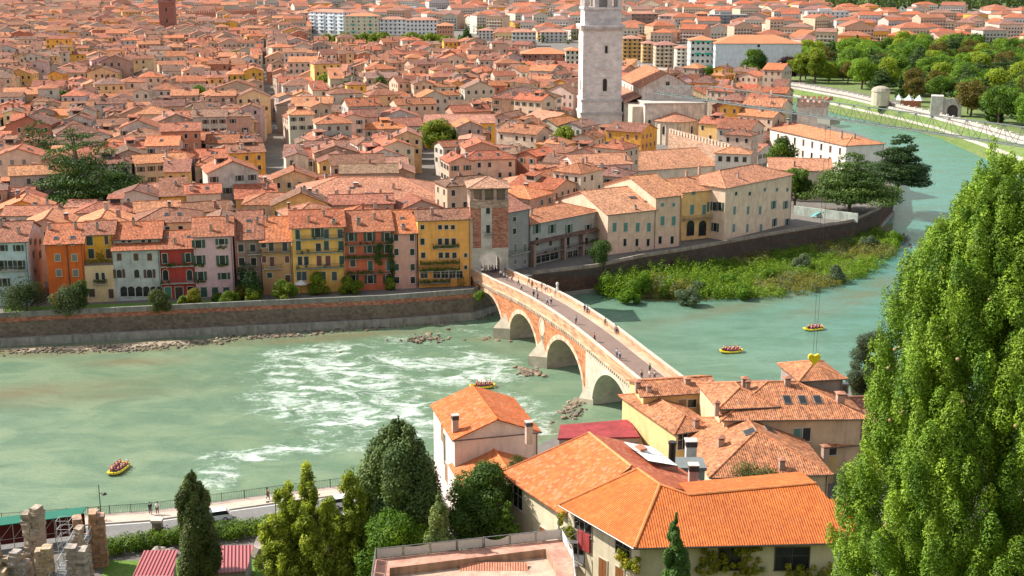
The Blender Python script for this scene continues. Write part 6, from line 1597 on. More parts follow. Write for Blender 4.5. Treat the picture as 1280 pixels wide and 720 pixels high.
for i,(px,py,r_,sg) in enumerate([(806,372,2.6,0),(786,378,2.2,0),(836,370,2.4,0),(870,368,2.2,1),(862,380,2.4,1),(915,362,2.4,0),(1005,338,2.6,1),(1088,312,2.3,1),(1045,352,2.4,1),(930,372,2.0,0),(760,368,2.6,0),(960,352,2.0,0),(1116,305,2.2,0)]):
    p=at(px,py,.3); names=['tall bright sapling on the river corner of the island','dense bright shrub at the island tip nearest the bridge','round green shrub right of the tall sapling','grey green willow shrub in the left half of the island','pale sage shrub at the water edge right of the sapling','bright shrub against the embankment in the island middle','round sage green shrub in the middle of the scrub','silver shrub near the far end of the island','wide silver green shrub beside the water at the bend','low bright shrub at the near water edge of the island','dark shaded shrub where island meets embankment wall','small green shrub halfway along the embankment wall','dark shrub on the gravel spit past the island']
    c0,c1=((0.07,.17,.012),(0.20,.34,.02)) if not sg else ((0.08,.13,.07),(0.17,.22,.13))
    tree('shrub',names[i],'shrub',p,'shrub',r_*(2.6 if i==0 else 1.7),r_*1.25,c0,c1,70+i,per=300,size=.2)
# waterfront garden
for i,(px,py,ty,r_,c0,c1,lab) in enumerate([(32,390,349,4.2,(0.03,.06,.02),(0.10,.13,.05),'large grey green shrub spilling over the embankment below the white house'),(86,392,361,3.3,(0.06,.09,.04),(0.13,.17,.08),'silvery olive shrub on the parapet below the orange house'),(96,388,345,2.3,DK0,DK1,'dark cypress like bush between the orange and cream houses'),
(196,388,362,2.0,(0.07,.10,.04),(0.16,.18,.05),'sage and yellow shrub hanging over the wall by the arcade'),(240,380,362,1.6,YG0,(0.25,.22,.02),'yellow flowering shrub below the red house'),(285,378,366,1.6,GN0,YG1,'low light green shrub under the pink house'),(312,372,328,3.4,DK0,(0.02,.06,.025),'dark bushy tree in front of the narrow mauve house'),
(318,376,358,1.6,GN0,YG1,'round clipped green bush near the flower bed'),(305,374,355,1.5,(0.14,.13,.01),(0.32,.25,.02),'yellow leaved bush beside the clipped round one'),(356,374,350,2.2,GN0,YG1,'light green bush left of the white parasols'),(396,368,342,2.0,GN0,YG1,'tall light green shrub between the two white parasols'),(438,366,346,2.1,GN0,YG1,'green bush under the vine covered house'),(487,362,347,1.1,GN0,YG1,'narrow hanging green shrub below the vine covered house'),(271,376,368,1.3,DK0,GN1,'small dark bush by the pink house door'),(228,381,371,1.0,GN0,YG1,'small bush by the red house steps'),
(756,330,302,2.8,DK0,DK1,'dark ivy mass hanging beside the grey riverside house'),(600,372,366,1.2,GN0,GN1,'tuft of weeds growing at the foot of the gate tower')]):
    p=at(px,py,6.3); h_=hz_(p.x,p.y,ty)-6.3; tree('garden_shrub',lab,'shrub',(p.x,p.y+.8,6.0),'shrub',max(h_,1.2)*1.15,r_*1.35,c0,c1,100+i,per=420,size=.16)
gl=[xy(5,384,6),xy(230,377,6),xy(330,371,6),xy(330,374,6),xy(230,382,6),xy(5,391,6)]; sheet('lawn',gl,6.012,(1,1,1),'grass')
fb=[]
for k in range(22): p=at(268+k*2.6,374.5-k*.13,6.2); fb.append((p.x,p.y+.5,6.4,.5,.5,.4))
o=put('flower_bed',clumps_leaves('flower_bed',fb,60,.12,(0.10,.05,.02),(0.45,.07,.03),'leaf',5)); tag(o,'red and orange flower bed along the embankment parapet','flower bed',None,'stuff')
for i,(px,py,s_) in enumerate([(373,361,2.3),(408,361,3.0),(376,368,1.6)]):
    p=at(px,py,6); t=thing('parasol',['white square parasol left of the tall green shrub','largest white parasol below the yellow balcony house','small low white parasol near the wall edge'][i],'parasol',(p.x,p.y+1,6)); m=MB(); m.cyl((0,0,0),(0,0,2.9),.05,.05,(.3,.3,.3),5); m.ob('pole','metal',t)
    m=MB()
    for a in range(8):
        q=lambda k:(s_*math.cos(k*math.pi/4),s_*math.sin(k*math.pi/4)*.8,2.3); m.face([q(a),q(a+1),(0,0,3.1)],(0.78,.76,.72)); m.face([q(a),q(a+1),tuple(np.array(q(a+1))-[0,0,.2]),tuple(np.array(q(a))-[0,0,.2])],(0.78,.76,.72))
    m.ob('canopy','cloth',t)
# playground at the bend
p=at(1035,272,6); t=thing('play_structure','colourful playground slide and frames behind the embankment wall at the bend','playground',(p.x,p.y,6)); m=MB()
m.cyl((-2,0,0),(-2,0,3),.1,.1,(.8,.3,.1),6); m.cyl((0,0,0),(0,0,3),.1,.1,(.8,.3,.1),6); m.box(-2,0,-1,1,1.7,1.9,(.1,.5,.5)); m.ob('tower','paint',t)
m=MB(); m.face([(0,-.5,1.9),(0,.5,1.9),(3.2,.5,.3),(3.2,-.5,.3)],(.75,.2,.06)); m.face([(-2,-.5,1.9),(-5,-.5,.3),(-5,.5,.3),(-2,.5,1.9)],(.05,.45,.5)); m.ob('slide','paint',t)
ln=blockline(992,1072,268,278); t=thing('garden_wall','pale mural painted wall behind the playground','wall',(ln[0][0],ln[0][1],6)); m=MB(); wallstrip(m,ln,-.2,.2,6,8.6,(0.50,.56,.50)); m.ob('wall_face','plaster_worn',t,-t.location)
# ============================================================= near bank: road, houses, ruins
def nxy(px,py): return xy(px,py,8)
# road and pavement (z 7.9 ground)
m=MB()
def quadstrip(name,A,B,z,mat,c=(1,1,1)):
    m=MB()
    for i in range(len(A)-1): m.face([(A[i][0],A[i][1],z),(A[i+1][0],A[i+1][1],z),(B[i+1][0],B[i+1][1],z),(B[i][0],B[i][1],z)],c)
    o=m.ob(name,mat); return tag(o,kind='structure')
EDGE=[(-160,138),(-66,153.3),(-47.5,156.6),(-30.5,162.8),(-17,167),(-10,170)]
oe=lambda d:offs(EDGE,d)
m=MB()
A,B=oe(.3),oe(3.0)
for i in range(len(A)-1):
    m.face([(A[i][0],A[i][1],8.06),(B[i][0],B[i][1],8.06),(B[i+1][0],B[i+1][1],8.06),(A[i+1][0],A[i+1][1],8.06)],(0.50,.40,.33)); m.face([(B[i][0],B[i][1],7.9),(B[i+1][0],B[i+1][1],7.9),(B[i+1][0],B[i+1][1],8.06),(B[i][0],B[i][1],8.06)],(0.6,.56,.5))
o=m.ob('pavement','concrete'); tag(o,kind='structure')
A,B=oe(3.0),oe(10.5); m=MB()
for i in range(len(A)-1): m.face([(B[i][0],B[i][1],7.91),(B[i+1][0],B[i+1][1],7.91),(A[i+1][0],A[i+1][1],7.91),(A[i][0],A[i][1],7.91)],(1,1,1))
o=m.ob('road','asphalt'); tag(o,kind='structure')
for d in (3.35,10.1):
    A,B=oe(d),oe(d+.14); m=MB()
    for i in range(len(A)-1): m.face([(B[i][0],B[i][1],7.915),(B[i+1][0],B[i+1][1],7.915),(A[i+1][0],A[i+1][1],7.915),(A[i][0],A[i][1],7.915)],(0.75,.75,.72))
    o=m.ob('road_marking','paint'); tag(o,kind='structure')
t=thing('railing','dark iron railing along the riverside pavement','railing',(EDGE[2][0],EDGE[2][1],8.05)); L=oe(.15)
m=MB()
for i in range(len(L)-1): rail_geo(m,(L[i][0],L[i][1],8.05),(L[i+1][0],L[i+1][1],8.05),1.15,(0.06,.065,.06),.22,.022)
m.ob('bars','metal',t,-t.location); m=MB()
for i in range(len(L)-1):
    a=Vector(L[i]);b=Vector(L[i+1]); n=int((b-a).length/2.6)
    for k in range(n): p=a+(b-a)*k/n; m.cyl((p.x,p.y,8.05),(p.x,p.y,9.3),.05,.05,(.06,.065,.06),6)
m.ob('post','metal',t,-t.location)
# lamp posts
for px,py,ty,lab in ((129,675,606,'tall dark street lamp at the near kerb beside the ruined theatre'),(347,684,622,'pole lamp with crossarm behind the hedge by the small kiosk')):
    p=at(px,py,8); h_=hz_(p.x,p.y,ty)-8; t=thing('street_lamp',lab,'lamp',p); m=MB(); m.cyl((0,0,0),(0,0,h_),.09,.05,(.10,.12,.09),7); m.ob('pole','metal',t)
    m=MB()
    if px<200: m.cyl((0,0,h_-1.2),(.5,0,h_-1.0),.04,.04,(.08,.08,.07),5); m.lathe([(0.05,h_-1.0),(.3,h_-1.15),(.34,h_-1.3),(.12,h_-1.35),(0,h_-1.36)],(.07,.07,.06),10,0,.6,0)
    else: m.cyl((-1,0,h_-.5),(1,0,h_-.5),.05,.05,(.2,.2,.18),5); m.box(-1.15,-.75,-.15,.15,h_-.62,h_-.5,(.2,.2,.18)); m.box(.75,1.15,-.15,.15,h_-.62,h_-.5,(.2,.2,.18))
    m.ob('lantern','metal',t)
# cars
def car(name,label,loc,rz,c,L=4.2,W=1.75,H=1.5):
    t=thing(name,label,'car',loc,rz); m=MB(); prof=[(-L/2,.35),(-L/2,.85),(-L/2+.15,.95),(-L*.30,1.0),(L*.22,1.0),(L/2-.1,.82),(L/2,.6),(L/2,.35)]
    for i in range(len(prof)):
        a=prof[i]; b=prof[(i+1)%len(prof)]
        m.face([(a[0],-W/2,a[1]),(b[0],-W/2,b[1]),(b[0],W/2,b[1]),(a[0],W/2,a[1])][::-1],c)
    m.face([(a,-W/2,b) for a,b in prof][::-1],c); m.face([(a,W/2,b) for a,b in prof],c)
    w2=W/2-.16; rf=[(-L*.44,.97),(-L*.36,H),(L*.06,H),(L*.24,.99)]
    m.face([(rf[1][0],-w2,H),(rf[2][0],-w2,H),(rf[2][0],w2,H),(rf[1][0],w2,H)],c)
    m.ob('body','paint_gloss',t); g=MB()
    for i in (0,2): a,b=rf[i],rf[i+1]; g.face([(a[0],-W/2+.05,a[1]),(a[0],W/2-.05,a[1]),(b[0],w2,b[1]),(b[0],-w2,b[1])][::(1 if i==0 else 1)],(1,1,1))
    for s in (-1,1): g.face([(rf[0][0],s*(W/2-.05),rf[0][1]),(rf[3][0],s*(W/2-.05),rf[3][1]),(rf[2][0],s*w2,H),(rf[1][0],s*w2,H)],(1,1,1))
    g.ob('window','glass',t)
    for x in (-L*.31,L*.31):
        for s in (-1,1):
            q=MB(); q.cyl((0,-.1,0),(0,.1,0),.33,.33,(.02,.02,.02),14); wh=q.ob('wheel','rubber',t,(x,s*(W/2-.08),.33)); q=MB(); q.cyl((0,s*.09,0),(0,s*.115,0),.2,.2,(.5,.5,.5),10); q.ob('rim','metal',wh)
    for s in (-1,1):
        q=MB(); q.box(L/2-.05,L/2+.02,-.18,.18,-.08,.08,(.8,.8,.75)); q.ob('headlight','paint',t,(0,s*.62,.72)); q=MB(); q.box(-L/2-.02,-L/2+.05,-.12,.12,-.12,.12,(.4,.02,.02)); q.ob('tail_light','paint',t,(0,s*.7,.82))
    return t
m_plain('paint_gloss',0.2,0.0,0.02,0.7)
dd=math.atan2(EDGE[3][1]-EDGE[2][1],EDGE[3][0]-EDGE[2][0])
p=at(268,650,8); car('parked_car','white small hatchback parked on the riverside road half behind the dark cypress',(p.x,p.y,7.92),dd+math.pi,(.72,.74,.76))
p=at(252,664,8); car('parked_car','pale silver car mostly hidden behind the dark cypress near the hedge',(p.x-1.2,p.y-1.2,7.92),dd+math.pi,(.55,.6,.62))
p=at(432,632,8); car('parked_car','white car glimpsed through the weeping tree on the riverside road',(p.x,p.y,7.92),dd,(.75,.75,.75))
p=at(445,655,8); car('parked_car','light grey car glimpsed below the white one through the weeping tree',(p.x,p.y,7.92),dd,(.6,.6,.62))
# hedge
hp=[at(a,b,8) for a,b in ((128,692),(190,680),(250,672),(300,668),(372,657))]; cl=[]
for a,b in zip(hp,hp[1:]):
    n=int((b-a).length/.8)
    for k in range(n):
        q=a+(b-a)*k/n
        for w_ in (-1.2,-.2,.8): cl.append((q.x+rt.uniform(-.3,.3),q.y+w_+rt.uniform(-.2,.2),8.9+rt.uniform(-.15,.15),.75,.75,.9))
o=put('hedge',clumps_leaves('hedge',cl,210,.13,(0.07,.15,.012),(0.17,.26,.02),'leaf',3,up=.6)); tag(o,'long clipped bright green hedge between the road and the red roofed sheds','hedge')
sheet('lawn',[xy(128,730,8),xy(128,700,8),xy(200,700,8),xy(390,690,8),xy(390,740,8),xy(200,760,8)],7.93,(1,1,1),'grass')
p=at(198,672,8); t=thing('stone_pillar','squat stone gate pillar with a pale cap at the road edge','pillar',p); m=MB(); m.box(-.55,.55,-.5,.5,0,2.2,(.22,.17,.15)); m.ob('shaft','rubble',t); m=MB(); m.box(-.7,.7,-.6,.6,2.2,2.55,(.5,.44,.4)); m.ob('cap','concrete',t)
for i,(px,py,r_) in enumerate(((198,690,1.3),(213,690,1.0),(331,690,2.2),(350,690,1.4))):
    o=put('boulder',rock_mesh('boulder',1,20+i,(0.30,.25,.22)),None,at(px,py,8.3),i,(r_*.8,r_*.8,r_*(1.0 if i<2 else 2.0))); tag(o,['weathered block left of the dark cypress behind red sheds','lower weathered block touching the dark cypress','tall ruined masonry stump above the striped kiosk','smaller ruined stump right of the tall one'][i],'ruin block')
# sheds with red corrugated roofs
def m_corr():
    m,nt,b=newmat('corrugated'); g=NT(nt); uv=g.n('UVMap').outputs[0]; sp=g.n('SeparateXYZ'); g.l(uv,sp.inputs[0])
    s_=g.math('SINE',g.math('MULTIPLY',sp.outputs[0],2*math.pi/.42)); c=g.mix(g.ramp(s_,-.2,.9),(0.20,.022,.028,1),(0.40,.10,.11,1)); c=g.mix(g.math('MULTIPLY',g.noise(wpos(g),1.2,3),.35),c,g.tint()); g.l(c,b.inputs['Base Color']); b.inputs['Roughness'].default_value=.5; g.bump(s_,.8,.08,b)
m_corr()
for i,(pts,lab) in enumerate(((((165,722),(180,688),(222,687),(216,722)),'red corrugated shed roof left of the dark cypress'),(((262,718),(270,682),(317,681),(308,714)),'red corrugated shed roof right of the dark cypress'))):
    z0=10.4; W_=[at(pts[0][0],pts[0][1],z0),at(pts[1][0],pts[1][1],z0+.7),at(pts[2][0],pts[2][1],z0+.7),at(pts[3][0],pts[3][1],z0)]
    c=sum(W_,Vector())/4; t=thing('shed',lab,'shed',(c.x,c.y,7.9)); tl=-t.location; m=MB(); slope_poly(m,W_,(.4,.08,.09),.08,eave=W_[3]-W_[0]); m.ob('roof','corrugated',t,tl)
    m=MB(); poly=[(c.x+(p.x-c.x)*.88,c.y+(p.y-c.y)*.88) for p in W_]; m.prism(poly,7.9,z0+.05,(.35,.3,.27)); m.ob('wall','plaster_worn',t,tl)
pts=((327,712),(331,686),(358,684),(355,710)); z0=10.6; W_=[at(a,b,z0+(.3 if i in(1,2) else 0)) for i,(a,b) in enumerate(pts)]; c=sum(W_,Vector())/4
t=thing('kiosk','small pale kiosk with a grey striped metal roof beside the weeping tree','kiosk',(c.x,c.y,7.9)); tl=-t.location; m=MB(); 
for k in range(9):
    a=W_[0]+(W_[3]-W_[0])*k/9; b=W_[0]+(W_[3]-W_[0])*(k+1)/9; d=W_[1]+(W_[2]-W_[1])*k/9; e=W_[1]+(W_[2]-W_[1])*(k+1)/9; cc=(.62,.6,.55) if k%2 else (.38,.36,.33); m.face([a,b,e,d],cc)
m.ob('roof','paint',t,tl); m=MB(); m.prism([(c.x+(p.x-c.x)*.9,c.y+(p.y-c.y)*.9) for p in W_],7.9,z0-.02,(.25,.33,.36)); m.ob('wall','plaster',t,tl)
# ruined roman theatre with its temporary stage
t=thing('stage_backdrop','dark red stage backdrop on a steel frame under a green edged roof strip','stage',at(50,690,8)); tl=-t.location
A=at(-30,690,8); B=at(107,672,8); zt_=hz_(B.x,B.y,640)
m=MB(); m.face([(A.x,A.y,8.5),(B.x,B.y,8.5),(B.x,B.y,zt_-.3),(A.x,A.y,zt_-.3)],(0.10,.012,.012)); m.face([(A.x,A.y+.3,8.5),(A.x,A.y+.3,zt_-.3),(B.x,B.y+.3,zt_-.3),(B.x,B.y+.3,8.5)],(0.10,.012,.012)); m.ob('panel','cloth',t,tl)
m=MB(); q=[A+Vector((0,-1.2,0)),B+Vector((0,-1.2,0)),B+Vector((0,1.4,0)),A+Vector((0,1.4,0))]; m.prism([(p.x,p.y) for p in q],zt_,zt_+.12,(.008,.13,.085)); m.ob('roof_strip','cloth',t,tl)
m=MB()
for k in range(9):
    p=A+(B-A)*k/8; m.cyl((p.x,p.y-.9,8),(p.x,p.y-.9,zt_),.05,.05,(.45,.46,.46),5)
    if k<8:
        p2=A+(B-A)*(k+1)/8; 
        for z in (9.5,11.5,13.2): 
            if z<zt_: m.cyl((p.x,p.y-.9,z),(p2.x,p2.y-.9,z),.035,.035,(.45,.46,.46),4)
        m.cyl((p.x,p.y-.9,zt_-2),(p2.x,p2.y-.9,zt_),.03,.03,(.45,.46,.46),4)
m.ob('steel_frame','metal',t,tl)
def masonry(name,label,px,py,w_,d,h_,seed,c=(0.42,.34,.25),z=8,cat='ruin'):
    """weathered masonry: uneven courses of worn blocks in one broken mass"""
    rr=random.Random(seed); p=at(px,py,z); t=thing(name,label,cat,(p.x,p.y,z-.3),rr.uniform(-.3,.3)); bm=bmesh.new(); zz=0; off=0
    n=max(2,int(w_/.75)); tops=[h_*rr.uniform(.55,1.0) for _ in range(n)]; tops[rr.randrange(n)]=h_
    while zz<h_:
        hh=rr.uniform(.30,.55); off+=rr.uniform(-.06,.06)
        for i in range(n):
            if zz>tops[i]: continue
            x0=-w_/2+w_*i/n+rr.uniform(-.08,.08); x1=-w_/2+w_*(i+1)/n+rr.uniform(-.04,.08)
            M=Matrix.Translation(((x0+x1)/2+off,rr.uniform(-.1,.1),zz+hh/2))@Matrix.Rotation(rr.uniform(-.1,.1),4,'Z')@Matrix.Diagonal(((x1-x0)*1.04,d*rr.uniform(.85,1.1),hh*1.06,1))
            bmesh.ops.create_cube(bm,size=1,matrix=M)
        zz+=hh
    bmesh.ops.subdivide_edges(bm,edges=bm.edges[:],cuts=2,use_grid_fill=True)
    from mathutils import noise as mn
    for v in bm.verts:
        q=v.co*1.6+Vector((seed*7,0,0)); k=mn.noise_vector(q)*.13+mn.noise_vector(q*3.1)*.05; v.co+=k
    me=bpy.data.meshes.new('masonry'); bm.to_mesh(me); bm.free(); ca=me.color_attributes.new('col','FLOAT_COLOR','CORNER'); ca.data.foreach_set('color',list((*c,1))*len(me.loops)); me.materials.append(MATS['ruin']); put('masonry',me,t); return t
m_brick('ruin',(.5,.3),.22,(.20,.18,.165),.75,.1)
masonry('ruined_pillar','tallest weathered stone pillar of the theatre ruin, dark capped block on top',47,716,2.2,1.4,8.5,1,(.40,.32,.25))
masonry('ruined_wall','reddish brick pier with a dark top at the right end of the theatre ruin',117,706,3.4,1.6,6.8,2,(.42,.24,.15))
masonry('ruined_wall','lower brown stone arch stump at the left edge of the ruin',10,735,3.6,1.6,5.2,3,(.42,.31,.20))
masonry('ruined_wall','pale grey jagged stone stump between the pillar and the left edge',28,738,2.0,1.5,5.0,4,(.34,.30,.27))
masonry('ruined_wall','grey squared blocks beside the metal stair',98,736,2.2,1.6,5.6,5,(.36,.31,.27))
masonry('ruined_wall','brown stone jamb leaning right of the tall pillar',58,735,1.8,1.5,5.4,6,(.44,.33,.22))
masonry('ruined_wall','rough brown stone mass in the very corner of the ruin',-8,742,4,2,4.6,7,(.42,.32,.2))
masonry('ruined_wall','narrow stone rib climbing beside the brick pier',107,722,1.4,1.4,6.6,8,(.42,.33,.25))
t=thing('metal_stair','galvanised metal stair with lattice railings between the ruin walls','stair',at(78,735,8)); m=MB(); tl=Vector()
for s_ in (-.9,.9):
    m.cyl((s_-.5,-3,0),(s_+1.2,5,4.2),.06,.06,(.55,.6,.62),5); m.cyl((s_-.5,-3,1.1),(s_+1.2,5,5.3),.05,.05,(.6,.65,.66),5)
    for k in range(9):
        a=Vector((s_-.5,-3,0)).lerp(Vector((s_+1.2,5,4.2)),k/8); m.cyl(a,a+Vector((0,0,1.1)),.035,.035,(.6,.65,.66),4)
        if k<8: b=Vector((s_-.5,-3,1.1)).lerp(Vector((s_+1.2,5,5.3)),(k+1)/8); m.cyl(a,b,.025,.025,(.6,.65,.66),4)
m.ob('railing','metal',t); m=MB()
for k in range(22):
    a=Vector((-.5,-3,0)).lerp(Vector((1.2,5,4.2)),k/21); m.box(a.x-.9,a.x+.9,a.y-.16,a.y+.16,a.z,a.z+.05,(.45,.52,.55))
m.ob('tread','metal',t)
t=thing('scaffold_tower','pale aluminium scaffold tower standing in front of the red backdrop','scaffold',at(84,690,8)); m=MB()
for x in (-.8,.8):
    for y in (-.7,.7): m.cyl((x,y,0),(x,y,4.4),.04,.04,(.6,.62,.62),5)
for z in (1,2.2,3.3,4.4):
    for y in (-.7,.7): m.cyl((-.8,y,z),(.8,y,z),.03,.03,(.6,.62,.62),4)
    for x in (-.8,.8): m.cyl((x,-.7,z),(x,.7,z),.03,.03,(.6,.62,.62),4)
for z0 in (0,1,2.2,3.3): m.cyl((-.8,-.7,z0),(.8,-.7,z0+1.1),.025,.025,(.6,.62,.62),4)
m.ob('frame','metal',t)
# ============================================================= near houses built from surveyed roof planes
NEW=(0.54,0.125,0.018)
def plane2(a,b,pitch,towards):
    """plane through the level edge ab rising by pitch towards the given plan direction"""
    ab=(b-a).normalized(); n=Vector((0,0,1)).cross(ab); 
    if n.dot(towards)<0: n=-n
    up=n+Vector((0,0,math.tan(math.radians(pitch)))); nn=ab.cross(up).normalized(); return a,nn
def proj(px,py,pl): return onp(px,py,pl[0],pl[1])
FN='near_house'
K=at(793,685,22.0); J=at(699,631,22.0); Mx=at(1070,678,22.0)
plA=plane2(J,K,20,Vector((1,.3,0))); plB=plane2(K,Mx,20,Vector((0,1,0)))
H1=proj(825,606,plB); P1=proj(797,586,plA)
B1=proj(862,619,plB); B2=proj(1020,604,plB); B3=proj(1036,624,plB); B4=proj(1068,620,plB)
t=thing('house','nearest cream house with a large L shaped bright orange tile roof','house',(K.x,K.y,8.0)); tl=-t.location
m=MB(); slope_poly(m,[J,K,H1,P1],NEW,eave=(K-J)); slope_poly(m,[K,Mx,B4,B3,B2,B1,H1],NEW,eave=(Mx-K))
# far slopes of the ridge
def mirror_drop(a,b,run,pitch,side):
    ab=(b-a).normalized(); n=Vector((0,0,1)).cross(ab); 
    if n.dot(side)<0: n=-n
    n=Vector((n.x,n.y,0)).normalized(); d=n*run+Vector((0,0,-run*math.tan(math.radians(pitch)))); return b+d,a+d
q1,q2=mirror_drop(B1,B2,4.2,5,Vector((0,1,0))); slope_poly(m,[B1,B2,q1,q2],NEW)
q1,q2=mirror_drop(P1,H1,5,20,Vector((1,1,0))); slope_poly(m,[P1,H1,q1,q2],(0.45,.11,.04))
for a,b in ((K,H1),(J,P1),(P1,H1),(B1,B2),(H1,B1)): ridge_cap(m,a,b,(0.62,.22,.07),.17)
m.ob('roof','roof_new',t,tl); roofo=[o for o in bpy.data.objects if o.parent==t][0] if False else t.children[0]
dA=(K-J).normalized(); nA=Vector((-dA.y,dA.x,0)); nA=nA if nA.x>0 else -nA; dB=(Mx-K).normalized(); nB=Vector((-dB.y,dB.x,0)); nB=nB if nB.y>0 else -nB
Ki=K+nA*.9+nB*.9; Ji=J+nA*.9+dA*.4; Mi_=Mx+nB*.9-dB*.6; 
m=MB(); m.prism([(Ji.x,Ji.y),(Ki.x,Ki.y),(Mi_.x,Mi_.y),(Mi_.x+nB.x*9,Mi_.y+nB.y*9),(Ki.x+nB.x*11+2,Ki.y+nB.y*11),(Ji.x+nA.x*5,Ji.y+nA.y*5)],7.5,22.05,(0.66,.58,.42)); m.ob('wall','plaster',t,tl)
m=MB(); a,b=J,K; m.cyl(a-nA*.08-Vector((0,0,.1)),b-nA*.08-Vector((0,0,.1)),.09,.09,(.12,.1,.09),6); m.cyl(K-Vector((0,0,.1)),Mx-Vector((0,0,.1)),.09,.09,(.12,.1,.09),6); m.ob('gutter','metal',t,tl)
def onwall(px,py,a,b): return onv(px,py,((a.x,a.y),(b.x,b.y)))
rzA=math.atan2((Ki-Ji).y,(Ki-Ji).x); rzB=math.atan2((Mi_-Ki).y,(Mi_-Ki).x)
for px,py,w_,h_,st in ((725,653,1.6,1.9,'plain'),(736,660,1.0,1.9,'plain'),(779,687,2.2,1.5,'plain'),(724,689,1.7,2.6,'plain'),(754,711,1.3,2.2,'closed'),(775,722,1.3,2.2,'closed')):
    q=onwall(px,py,Ji,Ki); window(t,q+tl-nA*.02,rzA,w_,h_,st,(.3,.27,.22) if st=='plain' else WH,(.24,.10,.03))
m=MB(); q=onwall(731,676,Ji,Ki)+tl; M4=Matrix.Translation(q)@Matrix.Rotation(rzA,4,'Z'); m.box(-1.0,1.0,-.25,-.02,-1.0,1.0,(0.36,.05,.05),M=M4); m.ob('red_panel','paint',t)
def leafpatch(px,py,w_,h_,a,b,n,par,c0=YG0,c1=(0.48,.42,.03),nm='vine',off=.35,nv=None):
    q=onwall(px,py,a,b)+tl; d=(b-a).normalized(); cl=[]
    for _ in range(n): u=rt.uniform(-w_/2,w_/2); v=rt.uniform(-h_/2,h_/2); cl.append((q.x+d.x*u-nv.x*off,q.y+d.y*u-nv.y*off,q.z+v,.35,.35,.35))
    put(nm,clumps_leaves(nm,cl,80,.10,c0,c1,'leaf',n),par)
leafpatch(711,665,2.2,1.8,Ji,Ki,14,t,nv=nA); leafpatch(787,700,3.4,1.8,Ji,Ki,22,t,nv=nA); leafpatch(704,655,.8,3,Ji,Ki,10,t,nv=nA)
for px,w_ in ((912,2.2),(990,3.4)):
    q=onwall(px,698,Ki,Mi_); window(t,q+tl-nB*.02,rzB,w_,2.4,'plain',(.1,.07,.06))
leafpatch(890,700,3.0,3,Ki,Mi_,26,t,nv=nB); leafpatch(934,700,3.2,3,Ki,Mi_,26,t,nv=nB); leafpatch(1010,712,4.5,2,Ki,Mi_,24,t,nv=nB,off=.7)
for px,py in ((942,626),(1016,660),(960,664),(1062,664)):
    q=proj(px,py,plB); m=MB(); m.cyl(q+tl-Vector((0,0,.3)),q+tl+Vector((0,0,.45)),.14,.14,(.6,.5,.42),8); m.box(q.x+tl.x-.22,q.x+tl.x+.22,q.y+tl.y-.2,q.y+tl.y+.2,q.z+tl.z+.45,q.z+tl.z+.6,(.65,.58,.5)); m.ob('vent_pipe','plaster',t.children[0])
q=proj(856,664,plB); put('chimney',chimney_mesh(.85,2.7,(.55,.42,.36),2),t.children[0],q+tl,.1)
# second house behind left
t2=thing('house','cream house with a pale patched orange roof sloping towards the tall trees','house',(at(690,610,20)).to_tuple()[:2]+(8.0,)); tl=-t2.location
E1=at(624,591,20.6); E2=at(703,644,20.6); plL=plane2(E1,E2,20,Vector((1,0.5,0))); R1=proj(736,541,plL); R2=proj(789,590,plL)
R2.z=R1.z if abs(R2.z-R1.z)<1.5 else R2.z
m=MB(); slope_poly(m,[E1,E2,R2,R1],(0.53,.13,.025),eave=E2-E1)
dR=(R2-R1).normalized(); nR=Vector((0,0,1)).cross(dR); nR=nR if nR.x>0 else -nR
plR=(R1,(dR.cross(nR-Vector((0,0,math.tan(math.radians(20)))))).normalized())
pr_=[proj(a,b,plR) for a,b in ((805,557),(850,585),(885,606),(862,619))]
slope_poly(m,[R1,R2,proj(797,595,plR),pr_[3],pr_[2],pr_[1],pr_[0]],(0.40,.085,.035),eave=dR); ridge_cap(m,R1,R2,(0.62,.25,.09),.17); ridge_cap(m,E1,R1,(.5,.16,.06),.12); m.ob('roof','roof_new2',t2,tl)
dE=(E2-E1).normalized(); nE=Vector((-dE.y,dE.x,0)); nE=nE if nE.x>0 else -nE
a=E1+nE*.8+dE*.5; b=E2+nE*.8; m=MB(); c_=R1+nR*6-dR*(-.6); 
m.prism([(a.x,a.y),(b.x,b.y),(b.x+nE.x*14,b.y+nE.y*14),(a.x+nE.x*17,a.y+nE.y*17)],7.5,20.5,(0.68,.60,.43)); 
R1i=R1+dR*.5-Vector((0,0,.25)); m.face([(a.x,a.y,20.5),(R1i.x,R1i.y,R1i.z),(a.x+nE.x*17,a.y+nE.y*17,20.5)],(0.6,.5,.38)); m.ob('wall','plaster',t2,tl)
rz2=math.atan2(dE.y,dE.x)
for px,py,w_,h_,st in ((679,668,1.1,1.6,'closed'),(648,622,2.0,2.6,'plain')):
    q=onwall(px,py,a,b); window(t2,q+tl-nE*.02,rz2,w_,h_,st,WH,(.25,.08,.02))
mm=MATS['roof_new2']; 
# solar water panel and box on the dark slope
q=proj(813,574,plR); so_=thing('roof_light','large white rooftop window box with a small brown hatch on the dark red slope','roof window',q); so_.rotation_euler=(0,0,math.atan2(dR.y,dR.x)); m=MB()
ru=math.tan(math.radians(20)); 
for x0,x1 in ((-3.2,-.1),(0.1,3.1)): m.face([(x0,-1.9,.9+.35),(x1,-1.9,.9+.35),(x1,1.9,-.35+.45),(x0,1.9,-.35+.45)],(.80,.80,.78)); 
m.box(-3.2,3.1,-1.9,1.9,-.9,.08,(.35,.2,.15)); m.ob('panel','paint',so_)
m=MB(); m.box(-1.6,-.2,-1.2,-.3,1.05,1.3,(.4,.15,.08)); m.ob('hatch','paint',so_)
